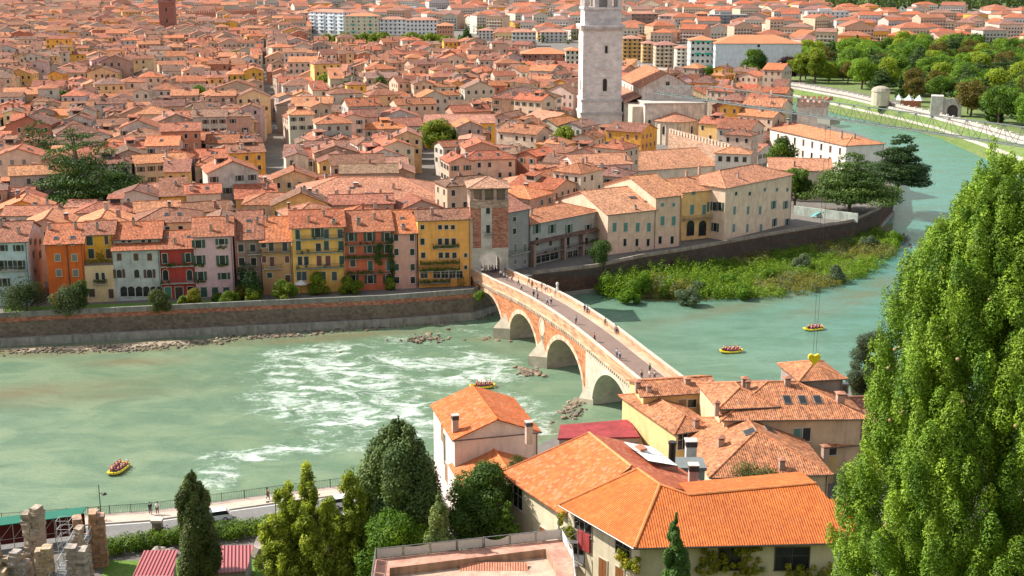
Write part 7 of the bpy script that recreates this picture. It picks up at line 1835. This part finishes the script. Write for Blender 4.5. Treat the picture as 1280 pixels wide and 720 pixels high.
# chimneys and flues on their own between the roofs
for px,py,zb,w_,h_,c,kd,lab in ((839,600,18,.9,4.6,(.05,.05,.05),9,'tall black steel flue beside the white roof window'),(863,575,18,1.3,2.6,(.6,.56,.54),2,'stout white chimney with dark slots behind the black flue'),(866,608,21.5,1.0,2.6,(.56,.36,.32),2,'pink brick chimney standing on the dark red slope')):
    p=at(px,py,zb); t=thing('flue' if kd==9 else 'chimney_stack',lab,'chimney',p); 
    if kd==9: m=MB(); m.cyl((0,0,-6),(0,0,h_),.42,.42,c,14); m.cyl((0,0,h_),(0,0,h_+.3),.5,.5,c,14); m.ob('pipe','metal',t)
    else: put('stack',chimney_mesh(w_,h_,c,kd),t); m=MB(); m.box(-w_/2+.02,w_/2-.02,-w_/2+.02,w_/2-.02,-9,-.8,c); m.ob('base','plaster',t)
p=at(908,600,19); t=thing('flat_roof_block','grey green flat roofed box between the orange and brown roofs','building',(at(862,590,19).x,at(862,590,19).y+2,8)); m=MB(); m.box(-1.5,1.9,-1.5,1.6,0,11.0,(.30,.33,.30)); m.ob('wall','plaster',t); m=MB(); m.box(-1.7,2.1,-1.7,1.8,11.0,11.4,(.16,.18,.18)); m.ob('roof','concrete',t)
# small house at the water's edge
def lz(a,b,z): p=at(*a,z); q=at(*b,z); return ((p.x,p.y),(q.x,q.y))
h=House('house','white house at the water edge with an orange gabled roof in two tones','house',568,548,673,538,lz((568,548),(673,538),19),(0.62,.50,.46),kind='gable',along='y',pitch=21,depth=13.5,ov=.4,gz=8,roof=(0.54,.12,.018),rmat='roof_new2')
h.chimney(569,539,2,.8,2.2,'left',(.5,.36,.3)); h.chimney(661,546,2,.8,2.0,'right',(.5,.36,.3)); h.win(556,562,1.0,4.5,'plain',side='l',fc=WH)
for px,py in ((553,540),(558,590)): h.win(px,py,1.2,2.6,'closed',(.30,.12,.03),side='l')
ae=MB(); ae.cyl((0,0,0),(0,0,4.2),.04,.03,(.5,.5,.5),4)
for z in (2.8,3.4,3.9): ae.cyl((-.7,0,z),(.7,0,z),.02,.02,(.5,.5,.5),4)
ae.ob('aerial','metal',h.root,(1.6,-2,h.h+1.2))
h=House('house','lower orange roofed wing in front of the water edge house','house',586,614,688,603,lz((586,614),(688,603),15.0),(0.60,.5,.44),kind='gable',along='y',pitch=20,depth=9,gz=8,roof=(0.55,.15,.04),rmat='roof_new2')
h.skylight(670,590,.9,1.1,'right')
# red flat roof shed by the water
z0=12; W_=[at(697,548,z0),at(700,531,z0),at(787,524,z0),at(800,546,z0)]; c=sum(W_,Vector())/4; t=thing('annex','low riverside annex with a flat red metal roof','building',(c.x,c.y,8)); tl=-t.location
m=MB(); slope_poly(m,W_,(.30,.035,.04),.25); m.ob('roof','stained',t,tl); m=MB(); m.prism([(c.x+(p.x-c.x)*.96,c.y+(p.y-c.y)*.96) for p in W_],7,z0-.2,(.4,.3,.27)); m.ob('wall','plaster',t,tl)
z0=11; W_=[at(706,566,z0),at(702,548,z0),at(800,546,z0),at(812,575,z0)]; c=sum(W_,Vector())/4; t=thing('terrace','brown gravel terrace below the flat red roof','terrace',(c.x,c.y,8)); tl=-t.location; m=MB(); m.prism([(p.x,p.y) for p in W_],7,z0,(.30,.22,.17)); m.ob('slab','concrete',t,tl)
# cluster at the near bridge end
CLU=(0.44,.165,.07)
def nh(label,l,r,z,ridge=None,kind='gable',c=(.62,.42,.20),roof=CLU,pitch=18,depth=None,**k): return House('house',label,'house',l[0],l[1],r[0],r[1],lz(l,r,z),c,kind=kind,ridge=ridge,roof=roof,gz=8,pitch=pitch,depth=depth,mat='plaster',**k)
h=nh('yellow ochre house with a long tile roof closing the near end of the bridge',(804,494),(896,488),17,ridge=474,chim=((811,489,0,.7,.6),(797,484,0,.7,.6),(859,479,0,.8,.5),(890,483,0,.7,.5)),pitch=15)
for px,py in ((824,509),): h.win(px,py,1.3,1.9,'plain')
h.win(865,504,1.3,1.2,'plain'); h.win(853,504,1.2,1.2,'closed',(.25,.17,.1)); h.win(821,538,1.3,2.4,'open',(.3,.25,.2)); h.win(830,536,1.2,2.6,'plain')
h=nh('large tile roofed house with three roof windows in the bridge end cluster',(905,523),(1080,521),17.6,ridge=478,kind='hip',c=(.56,.40,.27),pitch=19,chim=((984,481,0,.8,.8),(1050,502,0,1.0,1.0),(931,479,0,.8,.5),(935,482,0,.6,.4)))
for px in (984,1003,1022): h.skylight(px,500,.95,1.7)
h.win(1007,543,1.3,1.9,'plain'); h.win(997,545,1.2,2.2,'closed',TEAL)
h=nh('raised pavilion with its own hipped roof in front of the long tile roof',(900,509),(970,506),18.6,ridge=482,kind='hip',c=(.58,.42,.26),chim=((892+4,512,0,.6,.8),)); 
h=nh('small tile roofed wing stepping down from the yellow ochre house',(845,540),(893,533),15.3,ridge=505,kind='hip',c=(.62,.44,.2),chim=((870,533,0,.7,.8),)); h.win(853,552,1.5,2.2,'plain'); h.win(875,552,1.2,1.2,'plain')
h=nh('broad brown tiled hip roof house in the middle of the bridge end cluster',(890,594),(1036,590),14.6,kind='hip',c=(.55,.42,.27),depth=21,pitch=21,chim=((977,585,0,.7,.9),(901,557,0,.8,.9,'left')))
h.skylight(937,540,1.4,1.6,'left'); h.skylight(962,537,1.2,1.6,'right')
h=nh('small square ochre house with a pyramid tile roof at the right of the cluster',(1033,557),(1086,552),13.6,kind='hip',c=(.58,.40,.19),depth=6.5,pitch=20,chim=((1027+4,570,0,.8,1.2),)); h.win(1041,563,1.1,1.3,'plain'); h.win(1051,598,1.1,1.5,'plain'); h.win(1044,598,.9,1.5,'closed',(.3,.26,.12))
h=nh('square lantern like upper storey with a pyramid roof above the cluster',(1001,474),(1054,471),20.5,kind='hip',c=(.26,.23,.21),depth=7.5,pitch=21)
h=nh('dark roofed red walled house half hidden by the huge cypress',(1066,545),(1135,543),14.5,ridge=497,c=(.42,.10,.05),roof=(.34,.13,.08)); 
p=at(1044,492,17.5); t=thing('air_conditioner','pair of grey air conditioning units on the cluster roof by the lantern storey','air conditioner',(p.x,p.y,17.6)); 
for x in (-.8,1.0): m=MB(); m.box(x-.8,x+.8,-.4,.4,0,1.5,(.5,.5,.48) if x<0 else (.3,.3,.3)); m.box(x-.6,x+.6,-.43,-.4,.2,1.3,(.12,.12,.12)); m.ob('unit','metal',t)
p=at(833,520,16); t=thing('street_lamp','thin bent lamp in front of the ochre house at the bridge end','lamp',(p.x,p.y,8)); m=MB(); m.cyl((0,0,0),(0,0,7),.06,.05,(.6,.6,.6),6); m.cyl((0,0,7),(-1.1,0,7.8),.05,.04,(.6,.6,.6),5); m.box(-1.4,-1.0,-.1,.1,7.75,7.85,(.7,.7,.7)); m.ob('pole','metal',t)
# terrace building at the bottom edge
Z=20.0; pts=[(462,720+30),(470,699),(702,674),(716,700),(722,760)]; W_=[at(a,b,Z) for a,b in pts]; c=sum(W_,Vector())/len(W_)
t=thing('terrace_building','salmon terrace building with a glass panelled railing at the bottom edge','building',(c.x,c.y,8)); tl=-t.location
m=MB(); m.prism([(p.x,p.y) for p in W_],6,Z-.9,(.50,.36,.27)); m.ob('wall','plaster_worn',t,tl)
m=MB(); n=len(W_); cc=(.52,.27,.20)
inn=[at(a,b,Z) for a,b in ((486,760),(487,708+2),(682,686),(694,706),(700,760))]
for i in range(n-1): m.face([W_[i],inn[i],inn[i+1],W_[i+1]][::-1],cc)
for i in range(n-1): m.face([inn[i],inn[i]-Vector((0,0,1.2)),inn[i+1]-Vector((0,0,1.2)),inn[i+1]],(.42,.26,.18)); m.face([W_[i],W_[i+1],W_[i+1]-Vector((0,0,.95)),W_[i]-Vector((0,0,.95))],cc)
m.ob('coping','stained',t,tl)
m=MB(); m.prism([(p.x,p.y) for p in inn],Z-1.4,Z-1.2,(.38,.25,.18)); m.ob('terrace_floor','stained',t,tl)
m=MB(); g=MB()
for i in range(n-1):
    a=W_[i]; b=W_[i+1]; k=max(2,int((b-a).length/2.6)); 
    m.cyl(a+Vector((0,0,1.15)),b+Vector((0,0,1.15)),.035,.035,(.45,.45,.45),5)
    for j_ in range(k+1):
        p=a+(b-a)*j_/k; m.cyl(p,p+Vector((0,0,1.2)),.045,.045,(.45,.45,.45),5)
        if j_<k:
            q=a+(b-a)*(j_+1)/k; q0=p+(q-p)*.04; q1_=p+(q-p)*.96; sag=rt.uniform(0,.5)
            for s_ in range(6):
                f0,f1=s_/6,(s_+1)/6; z0=1.08-sag*math.sin(math.pi*f0)*(j_%3==1); z1=1.08-sag*math.sin(math.pi*f1)*(j_%3==1)
                u=q0+(q1_-q0)*f0; v=q0+(q1_-q0)*f1; g.face([u+Vector((0,0,.08)),v+Vector((0,0,.08)),v+Vector((0,0,z1)),u+Vector((0,0,z0))],(.55,.56,.55))
m.ob('railing','metal',t,tl); g.ob('windbreak','cloth',t,tl)
p=at(617,722,18.4); m=MB(); slope_poly(m,[(-3.4,-2,0),(3.4,-2,0),(3.4,1.2,1.1),(-3.4,1.2,1.1)],(.5,.2,.12)); m.ob('tiled_canopy','roof_new',t,p+tl)
sp=at(703,690,17); t=thing('spiral_stair','grey lattice fire stair tower between the terrace and the cream house','stair',(sp.x+.6,sp.y,8)); m=MB()
for x in (-1,1):
    for y in (-1,1): m.cyl((x,y,0),(x,y,12.5),.05,.05,(.35,.35,.36),5)
for k in range(9):
    z=1+k*1.35; m.cyl((-1,-1,z),(1,-1,z),.03,.03,(.35,.35,.36),4); m.cyl((-1,-1,z),(1,-1,z+1.3),.025,.025,(.35,.35,.36),4); m.box(-1,1,-1,1,z,z+.04,(.3,.3,.31)) if k%2 else None
m.ob('frame','metal',t)
# crane jib and hook
JZ=60.0; a=at(820,116,JZ); b=at(1290,184,JZ); d=(b-a).normalized(); L=(b-a).length
t=thing('crane','grey lattice jib of a tower crane with a yellow hook block hanging on long cables','crane',(a.x,a.y,0)); tl=-t.location
m=MB(); mc=(.25,.28,.27); nn_=Vector((-d.y,d.x,0)); L2=L+25; W1=.65; Ht=1.9; nseg=int(L2/2.4)
P=lambda s,w,z:(a+d*s+nn_*w+Vector((0,0,z)))
for w_ in (-W1,W1): m.cyl(P(0,w_,0),P(L2,w_,0),.07,.08,mc,5)
m.cyl(P(1.5,0,Ht*.55),P(12,0,Ht),.06,.07,mc,5); m.cyl(P(12,0,Ht),P(L2,0,Ht),.07,.08,mc,5)
for k in range(nseg):
    s0=k*2.4; s1=s0+1.2; s2=s0+2.4; h_=Ht*min(1,.45+.55*s1/12)
    for w_ in (-W1,W1): m.cyl(P(s0,w_,0),P(s1,0,h_),.03,.03,mc,4,0,False); m.cyl(P(s1,0,h_),P(s2,w_,0),.03,.03,mc,4,0,False)
    m.cyl(P(s0,-W1,0),P(s0,W1,0),.04,.04,mc,4,0,False); m.cyl(P(s0,-W1,0),P(s2,W1,0),.03,.03,mc,4,0,False)
m.ob('jib','metal',t,tl)
m=MB(); ms=L+16; M0=P(ms,0,0)
for x in (-1,1):
    for y in (-1,1): m.cyl((M0.x+x,M0.y+y,0),(M0.x+x,M0.y+y,JZ+7),.12,.12,mc,5)
for k in range(28):
    z=k*2.3
    for x0,y0,x1,y1 in ((-1,-1,1,-1),(1,-1,1,1),(1,1,-1,1),(-1,1,-1,-1)): m.cyl((M0.x+x0,M0.y+y0,z),(M0.x+x1,M0.y+y1,z+2.3),.05,.05,mc,4,0,False)
m.ob('mast','metal',t,tl)
hk=onv(1035,164,((a.x,a.y),(b.x,b.y))); tr=Vector((hk.x,hk.y,JZ)); m=MB(); m.box(-1.1,1.1,-.8,.8,-.7,-.1,(.35,.35,.3)); m.ob('trolley','metal',t,tr+tl,math.atan2(d.y,d.x))
hz0=hz_(tr.x,tr.y,452); m=MB(); 
for s_ in (-.42,.42): m.cyl(tr+d*s_-Vector((0,0,.7)),Vector((tr.x,tr.y,hz0+1.2))+d*s_*.6,.022,.022,(.08,.08,.08),4)
m.ob('cable','metal',t,tl)
m=MB(); hp_=[(0,-1.1),(.55,-.5),(.95,.05),(.95,.5),(.55,.78),(0,.5),(-.55,.78),(-.95,.5),(-.95,.05),(-.55,-.5)]
m.face([(x,-.25,z) for x,z in hp_],(.80,.62,.01)); m.face([(x,.25,z) for x,z in hp_][::-1],(.80,.62,.01))
for i in range(len(hp_)):
    j_=(i+1)%len(hp_); m.face([(hp_[i][0],-.25,hp_[i][1]),(hp_[i][0],.25,hp_[i][1]),(hp_[j_][0],.25,hp_[j_][1]),(hp_[j_][0],-.25,hp_[j_][1])],(.8,.62,.01))
hb=m.ob('hook_block','paint',t,Vector((tr.x,tr.y,hz0+.4))+tl); hb.scale=(.8,.8,.8); 
# ============================================================= near trees
def T2(name,label,px,z,depth_py,kind,topy,r,c0,c1,seed,per,size,**k):
    p=at(px,depth_py,z); h_=hz_(p.x,p.y,topy)-z; return tree(name,label,'tree',p,kind,h_,r,c0,c1,seed,per=per,size=size,**k)
T2('cypress_tree','dark narrow cypress standing before the white parked car',250,8,745,'column',578,2.7,(0.05,.08,.02),(0.14,.175,.05),201,1500,.13)
T2('cypress_tree','biggest dark cypress of the near trees, standing by the water edge house',503,8,735,'column',508,5.6,(0.045,.09,.022),(0.15,.21,.06),202,2400,.16)
T2('tree','round dark green tree half covering the lower orange wing',600,8,728,'broad',578,5.0,(0.045,.10,.02),(0.13,.22,.04),203,1000,.15)
T2('tree','bright conifer at the right of the round tree beside the cream wall',633,8,745,'conifer',622,3.0,(0.08,.16,.018),(0.18,.29,.035),204,500,.15)
T2('tree','low bright leafy tree between the weeping cypress and the terrace railing',492,8,765,'broad',640,4.8,(0.07,.16,.015),(0.20,.32,.025),205,800,.15)
p=at(553,740,10); T2('cypress_tree','thin pale green cypress rising in front of the terrace railing',551,10,790,'column',604,1.9,(0.10,.15,.04),(0.24,.30,.09),206,900,.12)
T2('cypress_tree','very slim dark green cypress against the bright orange roof',838,9,860,'column',629,1.7,(0.05,.12,.025),(0.12,.22,.04),207,2600,.10)
T2('blue_spruce','pale blue spruce tips beside the nearest house and the huge cypress',1042,10,880,'conifer',682,2.6,(0.17,.24,.22),(0.30,.38,.35),208,260,.13)
T2('olive_tree','grey green olive tree above the river beyond the cluster roofs',1088,8,535,'broad',410,4.6,(0.06,.085,.045),(0.12,.15,.085),209,900,.13)
T2('shrub_tree','scruffy olive coloured shrub growing over the middle roof of the cluster',940,12,625,'shrub',572,3.4,(0.08,.10,.03),(0.17,.18,.07),210,400,.12)
T2('shrub_tree','small scruffy shrub on the lower orange wing',640,14,610,'shrub',566,2.2,(0.07,.10,.03),(0.16,.18,.06),211,300,.12)
# weeping cypress: drooping curtains of foliage on several leaders
p=at(405,745,8); t=thing('weeping_cypress','light green weeping cypress with several drooping leaders over the road','tree',(p.x,p.y,8)); rr=random.Random(31); cl=[]
for lx,ly,lh,lr in ((-4.0,0,14.0,1.7),(-1.6,1,15.8,1.5),(3.4,.5,15.3,1.9),(1.0,-1,12.8,2.0),(-5.6,-1.5,10,2.2),(5.4,-1,9.5,2.4),(-.5,-3,9.5,3.4),(0,2,10,3.0),(-2.6,0,12,1.8),(6.2,0,11.5,1.5),(-3.5,-3,7.5,2.8),(3.5,-3,7.8,2.8),(-1.8,-1.5,12.6,3.0),(2.2,-1.5,11.8,3.2),(-4.4,-2,11,2.6),(4.6,0,12.4,2.4)):
    n=int(lh*3.2)
    for i in range(n):
        z=lh*(.10+.90*(i+.5)/n); rad=lr*(1.15-z/lh)**.6+.1; a_=rr.uniform(0,6.28); q=rad*rr.uniform(.2,1.1)
        L_=rr.uniform(.5,1.1); cl.append((lx+math.cos(a_)*q,ly+math.sin(a_)*q,z-.3*q-.4*L_,.50+.08*rad,.50+.08*rad,L_*1.2))
put('crown',clumps_leaves('crown',cl,230,.11,(0.14,.21,.025),(0.46,.52,.08),'leaf',31,up=.1,shell=1.0,jitn=.8,asp=2.2,vary=.5),t); put('trunk',trunk_mesh('trunk',11,.3,[((0,0,3),(3.4,.5,11),.2),((0,0,4),(-4,0,10),.2),((0,0,5),(-1.3,1,13),.2),((0,0,2),(0,-3,7),.15)],(.13,.09,.06),3),t)
# the huge near cypress
rr=random.Random(77); cx,cy=18.6,46.0
prof=[(48,5.4),(54,5.4),(57,5.25),(59,5.05),(61,4.85),(63,4.65),(65.3,4.2),(67.5,3.4),(69.2,2.3),(70.4,1.3),(71.3,.5)]
def prad(z): return interp(prof,z)
cl=[]
N=2300
for i in range(N):
    z=rr.uniform(49,71.2); a_=rr.uniform(0,6.283)
    if math.sin(a_)>.4: continue
    lob=.93+.16*abs(math.sin(a_*4.5+.6*math.sin(z*.8)))+.05*math.sin(a_*13-z*1.1)
    q=prad(z)*lob*rr.uniform(.84,1.03); cr=rr.uniform(.28,.54)*min(1,prad(z)/2.5+.35)
    cl.append((q*math.cos(a_),q*math.sin(a_),z-48,cr,cr,cr*rr.uniform(1.15,2.0)))
for i in range(900):   # inner mass so that gaps read as depth, not sky
    z=rr.uniform(49,69.5); a_=rr.uniform(0,6.283); q=prad(z)*rr.uniform(.45,.84); cl.append((q*math.cos(a_),q*math.sin(a_),z-48,.62,.62,1.1))
for lx,lz_,lr in ((-1.6,71.8,.9),(1.9,70.9,1.2),(.2,70.4,1.2),(-2.5,70.0,.7),(3.4,69.9,1.2),(-5.4,60.6,.5)):
    for k in range(14):
        z=lz_-k*.32; cl.append((lx+rr.uniform(-.5,.5)*lr*min(1,.15+k*.12),-1.0+rr.uniform(-.6,.6),z-48,.20+lr*.05*min(k,6)*.5,.20+lr*.05*min(k,6)*.5,.42))
t=thing('cypress_tree','huge bright green cypress dotted with cones filling the right side','tree',(cx,cy,48))
put('crown',clumps_leaves('crown',cl,560,.037,(0.050,.135,.010),(0.30,.44,.035),'needle',77,up=.5,jitn=.5,shell=.25,vary=.35,asp=1.5,taper=.45,lean=.25),t)
put('trunk',trunk_mesh('trunk',21,.7,[],BARK,5),t)
bm=bmesh.new(); bmesh.ops.create_icosphere(bm,subdivisions=2,radius=.05)
me=bpy.data.meshes.new('cone'); bm.to_mesh(me); bm.free(); ca=me.color_attributes.new('col','FLOAT_COLOR','CORNER'); ca.data.foreach_set('color',[.34,.23,.12,1]*len(me.loops)); me.materials.append(MATS['wood'])
for i in range(60):
    z=rr.uniform(56,70.5); a_=rr.uniform(math.pi*1.02,math.pi*1.98); q=prad(z)*1.0+.1; put('cone',me,t,(q*math.cos(a_),q*math.sin(a_),z-48),0,rr.uniform(.8,1.5))
# ============================================================= people and rafts
def skinmesh(name,joints,edges,mat,col,sub=1,root=0):
    me=bpy.data.meshes.new('tmp'); me.from_pydata([j[:3] for j in joints],edges,[]); o=bpy.data.objects.new('tmp',me); COL.objects.link(o)
    md=o.modifiers.new('s','SKIN'); md.use_smooth_shade=True; md.use_x_symmetry=False
    for i,j in enumerate(joints): sv=me.skin_vertices[0].data[i]; sv.radius=(j[3],j[3]*(j[4] if len(j)>4 else 1)); sv.use_root=(i==root)
    if sub: o.modifiers.new('u','SUBSURF').levels=sub
    dg=bpy.context.evaluated_depsgraph_get(); me2=bpy.data.meshes.new_from_object(o.evaluated_get(dg)); me2.name=name
    bpy.data.objects.remove(o); bpy.data.meshes.remove(me)
    for a in list(me2.color_attributes): me2.color_attributes.remove(a)
    ca=me2.color_attributes.new('col','FLOAT_COLOR','CORNER'); ca.data.foreach_set('color',list((*col,1))*len(me2.loops)); me2.materials.clear(); me2.materials.append(MATS[mat]); return me2
def pose(kind):
    H={}
    if kind in('stand','walk','lean'):
        st=.0 if kind=='stand' else .22
        if kind=='lean': st=.05
        H=dict(pel=(0,0,.95),ch=(0,-.02 if kind!='lean' else -.12,1.30),nk=(0,-.02 if kind!='lean' else -.16,1.48),hd=(0,-.03 if kind!='lean' else -.2,1.62),tp=(0,-.02 if kind!='lean' else -.2,1.72),
          hl=(-.10,0,.90),kl=(-.11,-st*.9-.02,.50),al=(-.12,-st*1.0,.08),fl=(-.13,-st-.16,.03),hr=(.10,0,.90),kr=(.11,st*.3,.50),ar=(.12,st*1.3,.10 if st<.1 else .14),fr=(.13,st*1.3-.15,.03),
          sl=(-.19,0,1.40),el=(-.25,.10 if kind!='lean' else -.2,1.12),wl=(-.22,-.08 if kind!='lean' else -.45,.93 if kind!='lean' else 1.12),sr=(.19,0,1.40),er=(.25,-.02 if kind!='lean' else -.2,1.12),wr=(.22,-.20 if kind=='walk' else -.06,.92))
        if kind=='lean':
            H['wr']=(.22,-.45,1.12); 
            for k in('sl','sr'): H[k]=(H[k][0],-.12,1.38)
    else: # seated, paddling
        H=dict(pel=(0,0,.12),ch=(0,-.08,.46),nk=(0,-.13,.62),hd=(0,-.15,.76),tp=(0,-.15,.86),hl=(-.10,0,.10),kl=(-.16,-.38,.22),al=(-.14,-.50,-.12),fl=(-.14,-.62,-.16),hr=(.10,0,.10),kr=(.16,-.38,.22),ar=(.14,-.50,-.12),fr=(.14,-.62,-.16),
          sl=(-.20,-.10,.56),el=(-.34,-.30,.44),wl=(-.22,-.50,.52),sr=(.20,-.10,.56),er=(.36,-.28,.36),wr=(.34,-.50,.20))
    return H
PM={}
def pmesh(kind):
    if kind in PM: return PM[kind]
    P=pose(kind); nm=['pel','ch','nk','hd','tp','hl','kl','al','fl','hr','kr','ar','fr','sl','el','wl','sr','er','wr']; rad=dict(pel=.14,ch=.15,nk=.06,hd=.095,tp=.07,hl=.09,kl=.06,al=.04,fl=.035,hr=.09,kr=.06,ar=.04,fr=.035,sl=.065,el=.042,wl=.03,sr=.065,er=.042,wr=.03)
    ix={n:i for i,n in enumerate(nm)}; E_=[('pel','ch'),('ch','nk'),('nk','hd'),('hd','tp'),('pel','hl'),('hl','kl'),('kl','al'),('al','fl'),('pel','hr'),('hr','kr'),('kr','ar'),('ar','fr'),('ch','sl'),('sl','el'),('el','wl'),('ch','sr'),('sr','er'),('er','wr')]
    J=[(*P[n],rad[n],.8) for n in nm]; ed=[(ix[a],ix[b]) for a,b in E_]
    hands=[]
    for s,w,e in (('l','wl','el'),('r','wr','er')):
        d=(Vector(P[w])-Vector(P[e])).normalized(); side=Vector((1,0,0)); base=ix[w]
        for k,(o,l) in enumerate(((-.03,.09),(-.01,.105),(.01,.10),(.03,.08),(.045,.05))):
            J.append((*(Vector(P[w])+d*(.05+l)+side*o),.010,1)); ed.append((base,len(J)-1))
    body=skinmesh('body',J,ed,'skin',(.55,.34,.25))
    def sub(names,edges,k,off=0): 
        i2={n:i for i,n in enumerate(names)}; return [(*P[n],rad[n]*k+off,.82) for n in names],[(i2[a],i2[b]) for a,b in edges]
    j,e=sub(['ch','pel','nk','sl','el','sr','er'],[('ch','pel'),('ch','nk'),('ch','sl'),('sl','el'),('ch','sr'),('sr','er')],1.12,.01); j[2]=(P['nk'][0],P['nk'][1],P['nk'][2]-.07,.07,.8); shirt=skinmesh('shirt',j,e,'cloth',(1,1,1))
    j,e=sub(['pel','hl','kl','al','hr','kr','ar'],[('pel','hl'),('hl','kl'),('kl','al'),('pel','hr'),('hr','kr'),('kr','ar')],1.12,.012); tr=skinmesh('trousers',j,e,'cloth',(1,1,1))
    hp=Vector(P['tp']); bm=bmesh.new(); bmesh.ops.create_icosphere(bm,subdivisions=2,radius=.115,matrix=Matrix.Translation(hp+Vector((0,.02,-.04)))@Matrix.Diagonal((.95,1.1,.95,1)))
    for v in list(bm.verts):
        if v.co.y<hp.y-.03 and v.co.z<hp.z-.01: v.co.y=hp.y-.03
    me=bpy.data.meshes.new('hair'); bm.to_mesh(me); bm.free(); ca=me.color_attributes.new('col','FLOAT_COLOR','CORNER'); ca.data.foreach_set('color',[1,1,1,1]*len(me.loops)); me.materials.append(MATS['cloth'])
    PM[kind]=(body,shirt,tr,me); return PM[kind]
SHC=[('white',(.72,.72,.70)),('dark blue',(.03,.05,.12)),('black',(.025,.025,.03)),('red',(.45,.03,.03)),('grey',(.25,.26,.28)),('pale blue',(.3,.42,.55)),('green',(.08,.2,.1)),('beige',(.5,.4,.28))]
TRC=[('black',(.02,.02,.025)),('blue jeans',(.06,.10,.2)),('beige',(.4,.32,.22)),('dark grey',(.07,.07,.08))]
def person(label,loc,rz,kind,sh,trc,hair=(.05,.03,.02),scale=1,group=None,prop=None):
    b,s,tq,h=pmesh(kind); t=put('person',b,None,loc,rz,scale); tag(t,label,'person',group); put('shirt',s,t,color=sh); put('trousers',tq,t,color=trc); put('hair',h,t,color=hair); return t
def deckpt(px,py):
    z=10.0
    for _ in range(8):
        p=at(px,py,z); s=(p-BO).dot(BD); z=deck(s)+.01
    tt=(Vector((p.x,p.y,0))-BO).dot(BN); tt=max(.75,min(BW-.75,tt)); s=max(s,1.0)
    zz=deck(s)+(.125 if tt>BW-1.75 else .005); return bp(s,tt,zz),s
PP=[(598,336),(602,337),(606,335),(610,337),(614,334),(618,337),(623,336),(630,339),(634,338),(600,333),(608,333),(604,340),(616,341),(637,341),(630,350),(634,352),(640,353),(626,347),(661,357),(665,360),(671,365),(677,363),(683,366),(652,364),(667,373),(672,375),(689,381),(684,382),(732,391),(735,393),(770,417),(773,418),(720,405),(743,427),(771,447),(775,450),(802,474),(812,474),(818,475),(694,372),(648,357),(812,466),(757,408)]
rp=random.Random(12); seen={}
for i,(px,py) in enumerate(PP):
    (x,y,z),s=deckpt(px,py); sn,sh=rp.choice(SHC); tn,tc=rp.choice(TRC); k=rp.choice(('stand','walk','walk','stand'))
    where='in the gate arch crowd' if s<13 else ('near the tower end' if s<30 else ('on the crown of the bridge' if s<58 else ('on the near bridge slope' if s<80 else 'at the near bridge end')))
    person('person in %s top and %s trousers %s %s'%(sn,tn,'walking' if k=='walk' else 'standing',where) if tn!='blue jeans' else 'person in %s top and blue jeans %s %s'%(sn,'walking' if k=='walk' else 'standing',where),(x,y,z),rp.uniform(0,6.28),k,sh,tc,rp.choice(((.05,.03,.02),(.15,.09,.04),(.02,.02,.02),(.3,.22,.12))),rp.uniform(.94,1.04),'people crossing the bridge')
for px,py,lab,sh,tc,k,rz in ((188,643,'person in black clothes standing at the river railing beside one in white',(.03,.03,.03),(.03,.03,.04),'stand',3.1),(197,643,'person in white top and dark shorts at the river railing beside one in black',(.75,.70,.68),(.12,.05,.05),'lean',3.2),(335,625,'person in red top and dark trousers walking along the pavement by the weeping cypress',(.35,.10,.09),(.03,.04,.06),'walk',1.5),(124,650,'person in beige leaning at the railing behind the dark street lamp',(.40,.33,.25),(.2,.15,.12),'lean',3.1)):
    p=at(px,py,8.06); d_=min(1,1); person(lab,(p.x,p.y,8.065),rz,k,sh,tc)
def raft(label,px,py,rz,n,who,sc=.8):
    p=at(px,py,.05); t=thing('raft',label,'raft',(p.x,p.y,.12),rz,'yellow rafts on the river'); t.scale=(sc,)*3
    L,W=2.9,1.15; pts=[]; N=20
    for i in range(N):
        a=2*math.pi*i/N; x=math.copysign(abs(math.cos(a))**.6,math.cos(a))*W; y=math.copysign(abs(math.sin(a))**.75,math.sin(a))*L; pts.append(Vector((x,y,.18+.32*(abs(y)/L)**4)))
    m=MB()
    for i in range(N): m.cyl(pts[i],pts[(i+1)%N],.27,.27,(.80,.60,.02),8,0,False)
    m.ob('tube','paint_gloss',t,smooth=True); m=MB()
    for y in (-1.5,-.4,.7): m.cyl((-W,y,.25),(W,y,.25),.2,.2,(.10,.10,.11),8)
    m.ob('thwart','rubber',t); m=MB(); m.face([(q.x*.9,q.y*.9,.0) for q in pts],(.08,.08,.09)); m.ob('floor','rubber',t)
    M=Matrix.Translation((p.x,p.y,.12))@Matrix.Rotation(rz,4,'Z')@Matrix.Scale(sc,4)
    for k in range(n):
        row=k//2; sd=-1 if k%2==0 else 1
        l=Vector((sd*.75,-1.9+row*1.05,.38)) if k<n-1 or n%2==0 else Vector((0,2.3,.62))
        q=M@l; o=person('paddler in red life jacket and helmet %s'%who,q,rz+sd*.12,'sit',(.50,.03,.03),(.04,.05,.10),(.45,.04,.03) if k%4 else (.75,.75,.75),1.0,'paddlers '+who)
        m_=PADL; pd=put('paddle',PADL,None,M@(l+Vector((sd*.42,-.45,.15))),rz); pd.rotation_euler=(0.2,sd*-.45,rz); tag(pd,'yellow bladed paddle held by a paddler '+who,'paddle','paddles '+who)
m=MB(); m.cyl((0,0,-.7),(0,0,.75),.018,.018,(.1,.1,.1),5); m.box(-.09,.09,-.015,.015,-1.1,-.65,(.8,.6,.03)); PADL=m.mesh('paddle','paint')
raft('yellow raft full of paddlers alone on the calm lower left water',148,588,2.9,9,'in the lower left raft')
raft('yellow raft in the rapids just beyond the white water edge house',603,484,1.75,8,'in the raft beyond the white house')
raft('yellow raft on the green water between the bridge and the island',914,440,1.75,9,'in the raft beside the bridge')
raft('yellow raft below the hanging crane cables',1017,412,1.9,8,'in the raft by the crane cables')
# (the air is clear in the photograph: no haze)
